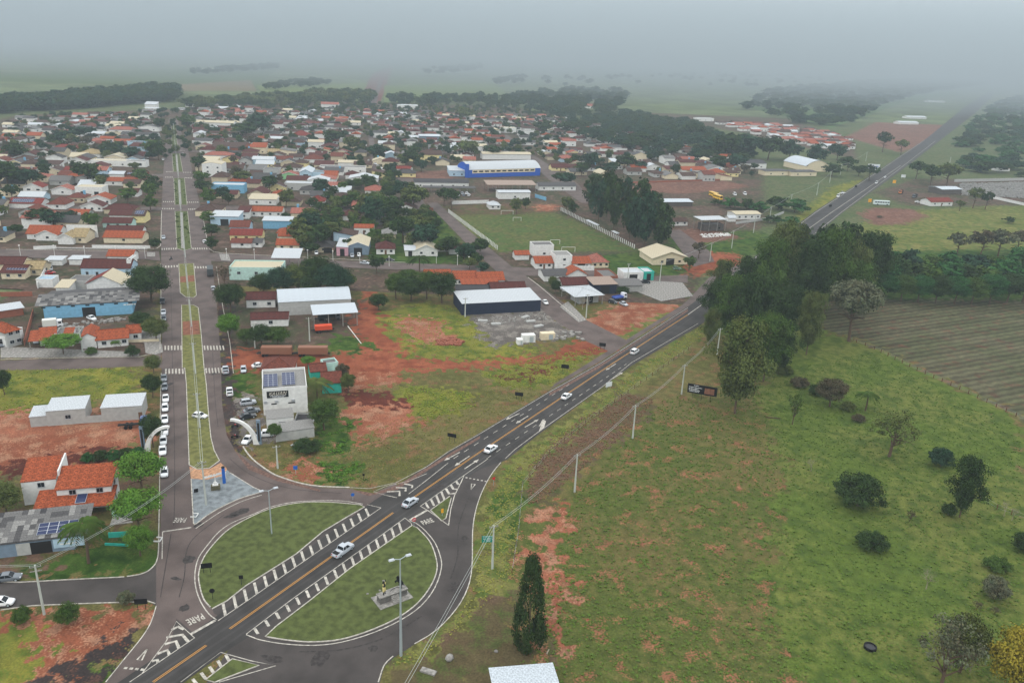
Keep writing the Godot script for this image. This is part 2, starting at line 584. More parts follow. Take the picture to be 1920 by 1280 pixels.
func make_ground() -> void:
	var near := [
		["pasture", L([75.53, -297.04, 107.64, -301.28, 129.88, -274.08, 148.79, -214.34, 92.31, -106.36, 46.94, -103.82, 50.29, -131.45, 67.16, -173.8, 73.61, -233.87, 64.39, -271.65])],
		["worn", L([1.49, -101.28, -1.08, -128.01, 2.72, -156.64, 16.54, -169.58, 30.69, -206.39, 46.85, -222.86, 74.73, -214.3, 67.82, -173.86, 51.34, -131.52, 47.81, -103.87])],
		["olive", L([39.86, -230.26, 70.75, -283.97, 87.93, -274.53, 74.2, -217.95, 55.12, -201.94, 43.4, -211.19])],
		["brown", L([4.52, -175.04, 20.17, -205.36, 35.78, -223.69, 44.1, -220.62, 35.08, -200.04, 19.56, -176.33, 8.06, -157.06, 4.5, -156.78])],
		["field", L([115.66, -334.79, 246.41, -353.72, 155.69, -208.09, 143.95, -241.4, 131.89, -274.32, 126.41, -285.04, 106.6, -297.9])],
		["brown", L([-17.73, -100.21, -13.12, -110.67, -3.85, -123.15, 1.9, -131.5, 6.94, -113.86, 6.13, -101.54])],
		["dirt", L([8.61, -154.91, 13.54, -159.75, 12.93, -146.91, 11.33, -135.58, 6.02, -131.78, 6.68, -142.55])],
		["dirt", L([7.32, -135.3, 12.48, -137.43, 13.6, -129, 11.18, -110.2, 8.45, -108.78, 7.94, -125.45])],
		["dry", L([-18.76, -106.57, -9.76, -113.24, -5.5, -126.13, -4.5, -153.89, -0.64, -173.27, 15.36, -198.17, 37.61, -238.67, 69.73, -288.7, 72.12, -281.17, 40.09, -231.97, 18.03, -194.55, 4.52, -172.41, 3.37, -146.2, 2.41, -131.53, -7.2, -115.7, -13.55, -106.88])],
		["lush", L([-0.89, -158.6, 4.51, -168.58, 3.93, -144.28, 0.06, -143.99])],
		["olive", L([-68.21, -176.85, -59.86, -171.07, -42.25, -161.3, -31.39, -161.72, -14.85, -181.05, 0.83, -205.56, 34.73, -260.01, 31.52, -264.91, 7.24, -249.22, -43.26, -236.37, -48.36, -212.98, -48.72, -182.91])],
		["lush", L([-84.74, -225.14, -78.52, -225.83, -72.71, -212.35, -78.35, -209.12])],
		["dirt", L([-45.23, -205.21, -39.45, -214.67, -28.44, -213.15, -22.82, -197.8, -28.45, -187.15, -35.99, -187.06, -43.16, -195.19])],
		["deep", L([-49.76, -215.91, -28.79, -215.78, -22.84, -211.1, -24.67, -207.27, -45.59, -206.97])],
		["dirt", L([-52.63, -233.07, -35.63, -235.87, -32.19, -223.36, -47.25, -215.01])],
		["yellow", L([-33.52, -221.59, -11.96, -219.49, -9.36, -209.54, -22.1, -197.87, -27.63, -206.98])],
		["yellow", L([9.02, -250.41, 31.38, -263.29, 32.88, -259.79, 13.51, -227.44, 0.63, -220.02, -9.53, -233.46])],
		["dirt", L([-53.47, -168.76, -48.44, -176.39, -40.27, -166.08, -42.58, -162.71, -50.47, -164.73])],
		["lush", L([-45.18, -172.61, -33.65, -174.15, -33.91, -163.42, -40.83, -163.09])],
		["lush", L([-50.9, -191.87, -46.83, -205.76, -41.25, -192.78, -40.91, -177.89, -46.07, -177.43])],
		["dirt", L([-40.83, -187.21, -33.77, -182.22, -35.49, -180.63, -40, -183.11])],
		["deep", L([7.13, -238.87, 14.46, -244.78, 7.05, -230.52, -2.76, -228.61])],
		["town", L([-110.85, -298.42, -57.58, -306.06, -49.17, -250, -92.35, -244.85])],
		["yellow", L([-52.03, -286.45, -34.33, -305.78, -15.74, -294.62, -10.11, -262.52, 12.8, -258.95, -1.45, -244.38, -34.42, -245.34, -46.17, -269.1])],
		["dirt", L([-44.05, -286.25, -24.94, -283.77, -19.91, -258.66, -30.84, -258.92, -39.7, -269.92])],
		["gravel", L([-19.03, -292.2, 13.04, -303.29, 24.67, -273.48, 9.26, -264.89, -7.11, -256.56, -11.59, -273.5])],
		["track", L([-94.01, -246.14, -69.31, -246.11, -44.7, -244.62, -13.46, -243, 12.62, -252.81, 26.43, -271.43, 44.29, -277.67, 36.58, -260.23, 15.95, -247.33, -13.05, -236.61, -41.97, -229.01, -65.29, -230.76, -86.37, -227.53])],
		["track", L([-58.56, -279.32, -57.58, -306.06, -73.3, -353.04, -55.74, -355.93, -54.49, -306.5, -44.88, -269.27, -33.75, -253.36, -39.96, -236.74, -48.53, -246.6])],
		["dirt", L([22.75, -290.06, 34.54, -298.12, 47.65, -321.13, 68.44, -320.35, 61.86, -295.23, 38.29, -267.36])],
		["dry", L([37.96, -272.86, 60.41, -304.98, 63.67, -302.04, 41.28, -268.82])],
		["lush", L([-59.33, -264.62, -48.82, -257.78, -45.29, -247.97, -64.59, -248.16])],
		["town", L([-240.31, -344, -161.64, -357.57, -109.7, -234.7, -165.59, -228.23])],
		["yellow", L([-160.86, -220.9, -111.76, -227.29, -102.04, -206.67, -109.87, -203.67, -139.7, -188.12])],
		["dirt", L([-142.27, -192.1, -98.86, -198.79, -88.92, -178.66, -93.74, -175.4, -122.59, -161.61])],
		["deep", L([-119.44, -164.38, -99.97, -174.84, -94.5, -177.59, -95.44, -168.25, -109.08, -163.51, -114.43, -156.31])],
		["dirt", L([-105.71, -166.33, -83.84, -173.53, -80.63, -165.93, -89.37, -159.56])],
		["brown", L([-121.1, -159.31, -110.32, -161.43, -99.38, -146.52, -107.34, -137.98])],
		["lush", L([-87, -128.4, -82.93, -134.23, -71.19, -143.6, -66.1, -131.56, -67.03, -127.12, -82.81, -124.44])],
		["brown", L([-103.94, -132.72, -88.5, -132.94, -84.07, -124.03, -95.82, -120.15])],
		["brown", L([-89.9, -161.92, -81.08, -166.4, -71.19, -143.6, -80.26, -142.91])],
		["dirt", L([-92.2, -114.54, -61.48, -118.37, -59.98, -111.1, -63.78, -105.51, -71.21, -97.22, -80.68, -96.69])],
		["yellow", L([-89.66, -110.59, -80.34, -113.2, -73.17, -105.2, -71.21, -97.22, -80.68, -96.69])],
		["tar", L([-60.3, -113.5, -65.38, -108.81, -71.21, -97.22, -61.27, -97.78, -59.59, -109.81])],
		["lush", L([-66.45, -97.49, -61.22, -104.69, -60.87, -97.8])],
		["tar", L([-130.46, -343.66, -125.14, -344.54, -83.81, -225.24, -64.97, -175.75, -69.01, -175.39, -90.09, -228.86])],
		["gravel", L([-77.4, -208.1, -72.37, -211.24, -60.1, -180.42, -65.01, -179.11])],
	]
	var t1 := paint(-190, -316, 430, 236, 2048, 1124, "olive", near, 0.24)
	ground_sheet("ground", -190, -316, 430, 236, 0.0, t1, "")
	var mid := [
		["town", L([-289.81, -335.46, -488.42, -585.61, -573.95, -945.48, -462.76, -1120.66, -411.54, -1300.64, -194.14, -1402, -16.57, -1419.46, 92.29, -1182.52, 171.23, -976.25, 228.42, -775.74, 153.36, -492.46, 98.13, -402.37, 67.1, -295.92, 7.4, -264.66, -192.74, -213.2])],
		["pasture", L([75.53, -297.04, 107.64, -301.28, 132.27, -279.97, 191, -287.16, 225.97, -259.49, 90.18, -244.48])],
		["field", L([115.66, -334.79, 275.81, -357.98, 199.35, -247.33, 99.87, -276])],
		["dry", L([168.92, -426.32, 239.96, -544.95, 382.51, -617.55, 404.01, -543.49, 344.51, -457.4, 196.63, -431.22])],
		["lush", L([159.81, -424.71, 349.65, -464.83, 272.62, -353.37, 128.69, -332.74])],
		["clay", L([228.99, -542.57, 250.31, -570.42, 279.63, -568.99, 275.08, -543.31, 246.63, -511.45, 223.08, -503.42])],
		["town", L([278.41, -639.54, 352, -727.72, 464.15, -758.38, 437.64, -653.83, 375.2, -604.93, 278.32, -582.89])],
		["yellow", L([176.32, -513.62, 251.73, -658.33, 316.62, -733.55, 259.96, -634.96, 184.91, -498.89])],
		["lush", L([80.03, -441.72, 142.07, -474.85, 144.77, -422.05, 117.95, -405.79, 80.62, -410.69])],
		["clay", L([86.67, -641.52, 165.84, -676.82, 182.68, -640.53, 128.29, -597.62, 84.44, -591.37])],
		["clay", L([86.64, -463.89, 113.09, -472.08, 129.65, -451.12, 91.53, -424.63])],
		["track", L([89.18, -412.21, 116.6, -411.23, 112.2, -383.49, 81.58, -359.36, 80.17, -378.23])],
		["lush", L([40.65, -394.64, 66.48, -408.19, 83.8, -383.9, 77.43, -363.31, 45.15, -360.97])],
		["pitch", L([-35.62, -480.32, 25.22, -503.6, 65.07, -407.94, -7.41, -392.88])],
		["brown", L([-53.82, -507.33, 27.87, -535.49, 25.15, -501.86, -35.5, -478.72])],
		["dry", L([-57.09, -506.58, -35.62, -480.32, -7.21, -395.15, -9.71, -390.26, -44.83, -483.27])],
		["dirt", L([11.86, -526.04, 25.87, -529.25, 26.71, -507.43, 13.24, -504.47])],
		["clay", L([-95.31, -640.88, -49.15, -666.15, -49.51, -617.94, -84.55, -608.36])],
		["town", L([214.17, -2275.21, 489.1, -2224.17, 428.25, -1075.87, 348.29, -852.01, 297.92, -1103.53, 168.3, -1464.05])],
		["clay", L([440.66, -1127.23, 587.69, -1400.54, 985.3, -2116.77, 1224.4, -2379.1, 1224.94, -2267.42, 517.13, -1060.19, 434.54, -948.83, 434.02, -1090.99])],
		["lush", L([-77.91, -418.15, -51.46, -517.14, -27.23, -415.12, -16.67, -372.2, -63.97, -354.58])],
		["deep", L([-328.16, -1691.69, -394.79, -2242.68, -358.4, -2209.37, -250.05, -1480.86, -241.83, -1345.34])],
		["track", L([-246.01, -1368.77, -236.62, -1374.79, -365.47, -2201.74, -370.16, -2196.68])],
		["lush", L([-1122.64, -1384.4, -663.34, -1616.95, -554.92, -1370.22, -719.12, -876.18])],
		["dirt", L([-540.19, -898.02, -563.35, -958.77, -535.84, -920.98, -495.6, -826.18])],
	]
	var t2 := paint(-620, -1420, 1500, 1120, 1800, 1344, "far", mid, 0.05)
	ground_sheet("ground", -620, -1420, 1500, 1120, -0.12, t2, "")
	var b := MB.new()
	b.sheet(L([-15000, 2000, 15000, 2000, 15000, -16000, -15000, -16000]), -0.5)
	var fm := mat("far ground", S(108, 120, 78), 1.0, "grass")
	fm.uv1_scale = Vector3(0.0012, 0.0012, 0.0012)
	fm.uv2_scale = Vector3(0.008, 0.008, 0.008)
	struct("terrain", b.done(), fm)
	# far fields of other tones
	var k := 0
	for a in [
		[S(96, 112, 70), L([-1125.16, -1650.23, -975.17, -2282.09, -783.6, -2714.24, -516.71, -1638.45, -1020.72, -1494.41])],
		[S(132, 118, 92), L([-676.94, -1650.62, -619.02, -1928.04, -491.63, -1557.88, -595.7, -1472.68])],
		[S(128, 84, 74), L([-308.56, -1589.91, -466.03, -2649.28, -534.36, -3472.87, -312.94, -1943.2, -233.92, -1389.99, -243.6, -1331.55])],
		[S(120, 136, 76), L([-544.47, -1727.62, -370.58, -2031.55, -272.31, -1392.42, -411.24, -1354.94])],
		[S(116, 132, 74), L([-317.19, -1939.24, -73.47, -2328.6, -18.58, -1559.69, -228.34, -1393.6])],
		[S(118, 126, 84), L([1912.87, -4661.13, 8352.54, -14366.66, 7174.61, -10341, 1737.63, -2473.32, 1339.94, -2455.27])],
		[S(92, 118, 62), L([452.01, -1700.97, 1722.13, -3838.02, 1630.11, -3104.94, 1013.3, -2239.94, 463.42, -1251.45])],
	]:
		var f := MB.new()
		f.sheet(a[1], -0.05 + 0.01 * k)
		struct("field", f.done(), mat("field %d" % k, a[0], 1.0, "grass"))
		k += 1



# ---------------------------------------------------------------- roads, islands and kerbs
func road(called: String, pts: PackedVector2Array, y: float, m: String) -> void:
	var b := MB.new()
	b.sheet(pts, y)
	struct(called, b.done(), M[m])


func island(label: String, pts: PackedVector2Array, m: String, kerb_w := 0.22, h := 0.13) -> void:
	var b := MB.new()
	b.prism(pts, 0.0, h)
	var o := struct("traffic_island", b.done(), M[m], label)
	var kb := MB.new()
	kb.strip(pts, kerb_w, 0.0, h + 0.03, true)
	put("kerb", kb.done(), M.kerb, o)


func kerb(pts: PackedVector2Array, w := 0.25, h := 0.14) -> void:
	var b := MB.new()
	b.strip(pts, w, 0.0, h)
	struct("kerb", b.done(), M.kerb)


func along(a: Vector2, b: Vector2, w: float) -> PackedVector2Array:
	var s := (b - a).normalized().orthogonal() * w * 0.5
	return PackedVector2Array([a - s, b - s, b + s, a + s])


func make_roads() -> void:
	# avenue: two carriageways meeting at the junctions
	var av := L([-70.38, -141.69, -95.26, -200.89, -113.05, -243.85, -134.78, -294.99, -167.11, -371.1, -205.5, -462.79, -251.66, -574.99, -305.5, -706.59, -355.57, -831.55, -415.34, -981.55, -407.5, -985.5, -342.69, -836.91, -287.73, -712.77, -232.23, -580.41, -184.47, -467.48, -145.65, -374.93, -114.78, -297.86, -95.01, -246.02, -79.05, -202.52, -71.9, -185.24, -66.94, -176.96, -59.86, -171.07, -54.66, -166.37, -52.04, -164.6, -42.25, -161.3, -34.98, -161.42, -27.24, -154.29, -35.31, -151.5, -52.38, -147.04, -62.02, -137.56])
	road("road", av, 0.02, "asphalt_red")
	# loop of the roundabout, west and east of the highway
	var west := L([-71.19, -143.6, -63.8, -142.18, -62.24, -149.41, -56.84, -157.55, -51.68, -164.63, -42.25, -161.3, -29.83, -159.73, -25.53, -164.85, -21.91, -154.71, -29.05, -148.82, -44.9, -152.9, -53.48, -146.96, -58.07, -137.85, -56.35, -127.53, -50.61, -117.19, -47.14, -115.29, -53.01, -100.59, -61.41, -99.77, -60.82, -105.69, -60.31, -110.42, -60.42, -114.18, -61.35, -118.53, -66.33, -130.17])
	road("road", west, 0.024, "asphalt_red")
	var east := L([-18.65, -154.97, -8.88, -171.27, 1.09, -187.45, -1.49, -176.13, -3.15, -171.5, -4.58, -166.34, -5.75, -160.05, -6.45, -153.31, -6.48, -145.86, -5.99, -134.2, -6.37, -127.18, -8.08, -120.93, -11.14, -115.05, -14.4, -111.51, -17.27, -108.27, -18.66, -105.97, -18.83, -101.27, -45.98, -99.74, -44.67, -110.72, -42.85, -113.49, -34.2, -112.01, -23.78, -114.68, -17.43, -122.26, -14.84, -133.76, -17.19, -144.67, -23.17, -151.37])
	road("road", east, 0.024, "asphalt_dark")
	road("road", L([-49.36, -115.01, -54.54, -120.6, -58.42, -128.21, -59.65, -134.11, -59.06, -140.6, -54.78, -151.05, -47.49, -156.02, -36.6, -157.57, -26.72, -155.44, -17.79, -149.68, -13.46, -143, -11.39, -134.87, -11.73, -129.74, -13.91, -121.29, -17.33, -116.18, -22.48, -112.6, -31.06, -109.21, -37.07, -109.36, -43.6, -111.57]), 0.02, "asphalt_dark")
	road("road", L([-18.68, -155.18, -11.82, -148.08, -9.81, -169.91, -17.63, -158.41]), 0.028, "asphalt_dark")
	road("road", L([-53.01, -100.59, -56.48, -115.4, -50.91, -110.99]), 0.028, "asphalt_dark")
	# highway
	var hw := L([-60.18, -98.94, -50.16, -115.94, -29.27, -156.57, -23.5, -166.25, -14.85, -181.05, -7.42, -192.49, 11.73, -221.97, 29.63, -247.94, 70.41, -313.34, 84.37, -338.23, 200.76, -545.74, 340.79, -780.62, 561.39, -1154.71, 1087.82, -2082.94, 1858.79, -3398.86, 1911.78, -3441.21, 1000.81, -1862.39, 567.83, -1129.97, 360.41, -779.32, 222.29, -550.48, 101.17, -340.72, 69.73, -288.7, 39.1, -245.23, 7.92, -192.67, -0.09, -178.16, -6.41, -172.78, -11.04, -166.05, -18.29, -153.9, -26.4, -140.15, -41.74, -112.89, -45.13, -108.12, -50.06, -99.51])
	road("highway", hw, 0.032, "asphalt")
	road("road_shoulder", L([29.72, -248.91, 70.83, -315.56, 84.37, -338.23, 71.83, -320.83, 39.37, -268.58, 30.62, -254.92, 13.51, -227.44, 11.75, -222.77]), 0.028, "asphalt_red")
	mat("track_light", S(82, 79, 77), 0.9, "road"); mat("tar_dark", S(70, 65, 63), 0.9, "stain"); mat("dust", S(118, 92, 82), 1.0, "stain")
	for q in [[0.9, 0.5], [2.6, 0.5], [-0.9, 0.5], [-2.6, 0.5]]:
		var cl := L([-55.87, -97.64, -41.25, -122.22, 33.61, -247.44, 68.38, -302.68])
		var sd := (cl[3] - cl[0]).normalized().orthogonal()
		var pp := PackedVector2Array()
		for k in 41: pp.append(cl[0].lerp(cl[3], k / 40.0) + sd * (q[0] + 0.12 * sin(k * 1.7 + q[0])))
		var wb := MB.new(); wb.strip(pp, q[1], 0.036)
		struct("wheel_track", wb.done(), M.track_light)
	for q in [[L([-108.41, -240.51, -91.9, -201.23, -75.64, -161.9, -68.51, -143.8]), 0.25], [L([-95.98, -241.98, -83.56, -209.33, -75.6, -189.52]), 0.22], [L([-66.84, -172.86, -59.43, -165.72, -49.31, -160.49, -36.93, -159.16]), 0.3], [L([-58.3, -121.1, -59.78, -127.29, -62.57, -135.7, -62.37, -141.32, -59.66, -148.56]), 0.35], [L([-150.21, -340.42, -131.31, -295.49, -110.31, -245.17]), 0.2], [L([-9.81, -129.87, -9.09, -137.71, -9.68, -148.24, -8.18, -160.31]), 0.5], [L([-33.3, -108.57, -26.39, -109.49, -19.77, -112.76, -14.09, -118.79]), 0.6], [L([-61.59, -120.89, -64.54, -130.3, -67.88, -140.91]), 0.3]]:
		var sb := MB.new(); sb.strip(curve(q[0], 5), q[1] * 0.5, 0.037)
		struct("tar_seam", sb.done(), M.tar_dark)
	rng.seed = 12
	for q in [L([-61.02, -132.26])[0], L([-60.93, -126.4])[0], L([-63.46, -144.18])[0], L([-58.13, -148.05])[0], L([-56.9, -149.82])[0], L([-8.21, -143.38])[0], L([-9.1, -127.48])[0], L([-21.15, -110.19])[0], L([-29.41, -107.17])[0], L([-98.76, -215.42])[0], L([-89.07, -224.66])[0], L([-37.19, -106.72])[0], L([-15.73, -163.24])[0], L([-56.22, -118.27])[0]]:
		var bl := PackedVector2Array()
		var sx := rng.randf_range(0.5, 1.4); var sy := rng.randf_range(0.8, 2.6); var tn := rng.randf() * TAU
		for k in 14: bl.append(q + Vector2(cos(TAU * k / 14) * sx, sin(TAU * k / 14) * sy).rotated(tn) * rng.randf_range(0.7, 1.15))
		var bb := MB.new(); bb.sheet(bl, 0.038)
		struct("road_stain", bb.done(), M.tar_dark)
	for q in [L([-35.53, -161.14, -29.83, -159.73, -24.99, -163.68, -14.49, -179.95, -7.33, -190.63, -7.25, -189.1, -14.58, -177.99, -24.71, -161.79, -30.81, -158.5]), L([-67.6, -177.75, -60.86, -170.2, -53.02, -165.01, -42.03, -160.38, -41.81, -159.46, -52.54, -163.34, -60.83, -168.13]), L([11.68, -220.38, 29.46, -246.02, 69.85, -310.43, 69.18, -306.86, 29.21, -243.18, 11.62, -218.43])]:
		var db := MB.new(); db.sheet(q, 0.0355)
		struct("road_dust", db.done(), M.dust)
	# side streets
	road("street", L([-173.52, -225.53, -155.44, -227.61, -137.98, -231.43, -114.06, -235.12, -111.59, -239.17, -105.99, -227.07, -111.82, -228.16, -130.53, -223.45, -151, -220.32, -168.61, -218.35]), 0.016, "asphalt_red")
	road("street", L([-260.13, -352.42, -225.93, -359.53, -188.58, -363.05, -165.95, -366.01, -158.17, -349.36, -164.88, -351.11, -217.47, -345.03, -251.73, -340.12]), 0.016, "asphalt_red")
	road("street", L([-142.73, -366.97, -138.52, -367.7, -80.11, -362.52, -50.74, -363.5, -16.27, -364.34, -15.59, -351.29, -49.07, -351.4, -82.56, -351.52, -128.32, -352.46, -136.88, -352.95]), 0.016, "asphalt_red")
	road("street", L([-97.54, -122.81, -78.21, -125.07, -70.63, -126.23, -68.08, -127.22, -66.33, -130.17, -61.35, -118.53, -63.49, -119.72, -65.68, -119.28, -74.23, -118.28, -82.6, -117.16, -92.55, -115.08]), 0.018, "asphalt_dark")
	road("street", L([-58.11, -515.6, -51.46, -517.14, -18.96, -416.67, -1.45, -364.84, 12.64, -331.62, 27.83, -290.74, 41.28, -268.82, 34.35, -256.37, 26.11, -266.96, 15.68, -289.13, 4.68, -318.72, -8.58, -356.09, -27.06, -412.69]), 0.012, "asphalt_red")
	road("street", L([-2.68, -364.63, 33.24, -365.68, 51.74, -354.68, 79.97, -363.71, 77.33, -349.8, 43.46, -344.62, 17.86, -351.17, -1.24, -349.95]), 0.014, "asphalt_red")
	road("street", L([73.02, -324.77, 89.16, -360.54, 115, -394.35, 144.77, -422.05, 140.99, -409.76, 116.2, -379.13, 99.59, -353.2, 79.29, -314.58, 67.1, -295.92, 55.62, -288.11]), 0.013, "asphalt_red")
	road("street", L([86.15, -460.9, 94.64, -465.47, 100.68, -414.24, 98.45, -391.56, 85.45, -379.1]), 0.011, "asphalt_red")
	road("street", L([-24.75, -939.3, -16.15, -960.58, 12.81, -783.67, 45.4, -617.56, 49.44, -540.48, 42.21, -538.81, 27.06, -612.74]), 0.02, "asphalt_red")
	road("street", L([-304.03, -452.04, -207.41, -467.33, -203.63, -458.34, -296.93, -440.84]), 0.01, "asphalt_red")
	road("street", L([-370.18, -556.53, -255.49, -584.12, -250.72, -572.74, -362.31, -544.11]), 0.01, "asphalt_red")
	road("street", L([-187.99, -478.53, -87.25, -487.44, -85.54, -477.73, -183.33, -466.09]), 0.01, "asphalt_red")
	road("street", L([-235.8, -589.7, -109.53, -614.64, -76.85, -610.47, -75.61, -600.55, -106.91, -599.69, -231.35, -578.13]), 0.01, "asphalt_red")
	road("street", L([-289.87, -715.88, -162.06, -748.43, -23.06, -796.29, -22.52, -779.91, -158.97, -733.87, -284.63, -702.49]), 0.01, "asphalt_red")
	road("street", L([-183.2, -991.59, -178.5, -993.73, -99.31, -591.68, -67.74, -486.64, -73.99, -485.27, -105.23, -590.1]), 0.01, "asphalt_red")
	road("road", L([-239.57, -1309.34, -229.04, -1315.78, -364.29, -2203, -370.16, -2196.68]), 0.02, "asphalt_red")
	road("street", L([-92.97, -598.39, -79.73, -601.97, -53.56, -489.76, -59.89, -488.37]), 0.012, "asphalt_red")

	# grass islands of the roundabout
	island("large grass island on the town side of the highway", curve(L([-51.3, -118.3, -53.6, -120.66, -55.76, -124.36, -57.44, -128.27, -58.31, -133.32, -57.87, -138.8, -56.73, -143.3, -54.22, -147.52, -51.11, -151.12, -47.19, -153.6, -42.48, -154.86, -37.24, -155.05, -31.86, -154.59]), 4) + L([-30.77, -153.8, -33.31, -150.17, -37.53, -143.75, -40.91, -135.62, -47.52, -125.07, -49.45, -120.63]), "lawn")
	island("grass island with the statues beyond the highway", curve(L([-39.86, -111.8, -35.77, -111.13, -31.49, -110.99, -26.9, -111.93, -22.36, -114.49, -18.25, -117.96, -15.27, -122.1, -13.39, -127.19, -12.7, -132.19, -13.35, -136.5, -15.21, -141.91, -18.31, -146.58]), 4) + L([-19.53, -147.29, -23.33, -141.32, -29.52, -131.54, -34.77, -121.59, -38.8, -114.43]), "lawn")
	island("small triangular grass island by the give way lane", L([-16.27, -153.62, -12.6, -159.73, -12.18, -159.07, -12.62, -150.71, -13.44, -149.6]), "lawn")
	island("wedge of grass at the foot of the roundabout", L([-43.6, -106.21, -38.86, -105.03, -44.59, -100.95, -46.19, -101.43]), "lawn")
	# median of the avenue
	island("long grass median at the mouth of the avenue", L([-124.43, -288.27, -100.09, -227.73, -99.37, -227.81, -94.19, -215.91, -75.1, -168.97, -72.63, -167.12, -69.9, -167.87, -68.85, -171.61, -71.89, -176.52, -74.98, -182.86, -79.71, -194.28, -88.63, -216.5, -93.69, -228.45, -107.04, -261.36, -117.27, -285.96, -120.18, -288.87]), "lawn_dry")
	island("short grass median with a bare strip", L([-148.37, -345.33, -130.96, -303.41, -126.77, -298.25, -123.58, -298.01, -123.62, -300.85, -132.16, -321.78, -142.49, -347.24]), "lawn_dry")
	island("planted median of the avenue, third block", L([-195.32, -456.97, -160.08, -372.35, -155.44, -368.92, -153.71, -373.49, -188.7, -458.42]), "lawn")
	island("planted median of the avenue, fourth block", L([-241.25, -567.96, -202.76, -475.16, -196.16, -476.67, -234.52, -569.8]), "lawn")
	island("planted median of the avenue, fifth block", L([-292.05, -688.96, -252.69, -595.47, -246.53, -597.25, -286.37, -690.88]), "lawn")
	island("planted median of the avenue, far end", L([-402.62, -958.46, -311.48, -736.19, -307.06, -737.79, -399.43, -960.01]), "lawn")
	for q in [L([-116.73, -269.86, -111.68, -271.71, -105.92, -257.66, -111.03, -255.94]), L([-139.84, -325.53, -135.25, -328.78, -131.37, -319.47, -136.41, -317.1])]:
		var sb := MB.new(); sb.sheet(q, 0.137)
		struct("bare_soil", sb.done(), mat("soil", S(150, 98, 76), 1.0, "grass"))
	# gravel plaza in front of the median, and its paved strip
	var pb := MB.new()
	pb.prism(L([-72.2, -162.67, -64.83, -144.88, -64.47, -144.51, -64.11, -144.73]) + curve(L([-63.19, -147.66, -61.83, -150.5, -60.01, -153.25, -58, -155.63, -56, -157.15]), 3) + L([-54.72, -158.41, -57.24, -160.17, -64.39, -166.05, -65.62, -167.47, -65.81, -164.44, -68.55, -162.49, -70.41, -162.58]), 0.0, 0.12)
	var pz := struct("plaza", pb.done(), M.gravel, "gravel triangle at the head of the median")
	var pk := MB.new()
	pk.strip(L([-72.2, -162.67, -64.83, -144.88, -64.39, -144.31, -64.11, -144.73]) + curve(L([-63.19, -147.66, -61.83, -150.5, -60.01, -153.25, -58, -155.63, -56, -157.15]), 3) + L([-54.49, -158.43, -57.24, -160.17, -64.39, -166.05]), 0.22, 0.0, 0.15)
	put("kerb", pk.done(), M.kerb, pz)
	var pv := MB.new()
	pv.prism(L([-74.75, -168.22, -72.05, -166.92, -69.57, -167.64, -68.24, -170.61, -66, -168.2, -65.62, -167.47, -65.81, -164.44, -68.55, -162.49, -72.22, -162.67]), 0.0, 0.11)
	struct("pavement", pv.done(), M.paving, "brown paved strip behind the gravel triangle")
	# kerbs along the outer edges
	kerb(curve(L([-65.75, -179.33, -63.15, -175.36, -60.02, -171.59, -55.24, -167.08, -52.18, -165.09, -47.25, -162.81, -42.36, -161.77, -35.68, -161.84]), 4), 0.35)
	kerb(curve(L([-70.22, -126.42, -68.08, -127.22, -66.83, -128.96, -67.1, -132.7, -71.1, -142.62, -78.99, -161.62, -95.4, -200.87, -104.5, -222.96]), 4), 0.2)
	kerb(L([-92.01, -123.34, -88.43, -123.42, -78.21, -125.07, -70.63, -126.23]), 0.2)
	kerb(L([-87.36, -115.7, -82.6, -117.16, -74.23, -118.28, -65.68, -119.28, -63.49, -119.72, -61.78, -119.09]), 0.2)
	kerb(L([-155.95, -228.45, -138.21, -231.86, -116.64, -235.29, -113.82, -238.44, -113.11, -242.37, -124.68, -270.59, -140.76, -308.67, -155.93, -344.07]), 0.22)
	kerb(L([-173.16, -370.01, -168.97, -370.76, -169.47, -376.1, -178.79, -398.78, -203.01, -456.87]), 0.3)
	kerb(L([-232.26, -357.89, -200.36, -362.01, -171.02, -365.12]), 0.3)
	kerb(L([-145.89, -374.89, -141.57, -369.26, -135.83, -367.14, -120.75, -366.66, -80.73, -365.4, -50.87, -364.47]), 0.3)
	kerb(L([-83.65, -225.26, -94.01, -252.24, -107.72, -285.32, -118.55, -312, -131.12, -343.55]), 0.2)
	kerb(L([-184.19, -467.54, -162.41, -414.67, -147.63, -378.95]), 0.3)
	kerb(L([5.9, -347.51, 10.43, -335.38, 23.96, -293.43, 24.78, -290.33]), 0.3)
	# pavements of pale concrete
	for p in [L([-119.92, -246.52, -114.45, -247.18, -111.17, -240.18, -112.62, -237.63, -116.11, -238.64]), L([-128.02, -258.69, -121.05, -260.69, -114.78, -247.14, -119.92, -246.52]), L([-170.17, -363.19, -166.74, -363.79, -163.5, -356.25, -166.88, -355.67]), L([-137.83, -365.75, -133.28, -365.52, -128.49, -354.36, -132.9, -354.59]), L([-213.56, -365.96, -173.16, -370.01, -172.3, -368.04, -211.99, -363.07]), L([-162.32, -238.91, -118.44, -239.32, -116.83, -235.73, -156.72, -229.71]), L([-82.18, -145.79, -78.58, -146.48, -77.18, -144.14, -81.32, -142.83]), L([21.94, -313.76, 27.83, -290.74, 24.62, -287.79, 18.39, -306.12]), L([54.83, -350.71, 74.88, -349.42, 75.63, -328.99, 60.57, -319.24, 51.42, -333.36])]:
		var b := MB.new()
		b.prism(p, 0.0, 0.1)
		struct("pavement", b.done(), M.concrete)



# ---------------------------------------------------------------- painted markings, each stroke a part
var marks: Node3D

func stroke(called: String, pts: PackedVector2Array, w := 0.15, col := "paint_white", y := 0.042) -> void:
	var b := MB.new()
	b.strip(pts, w, y)
	put(called, b.done(), M[col], marks)


func patch(called: String, pts: PackedVector2Array, y := 0.042, col := "paint_white") -> void:
	var b := MB.new()
	b.sheet(pts, y)
	put(called, b.done(), M[col], marks)


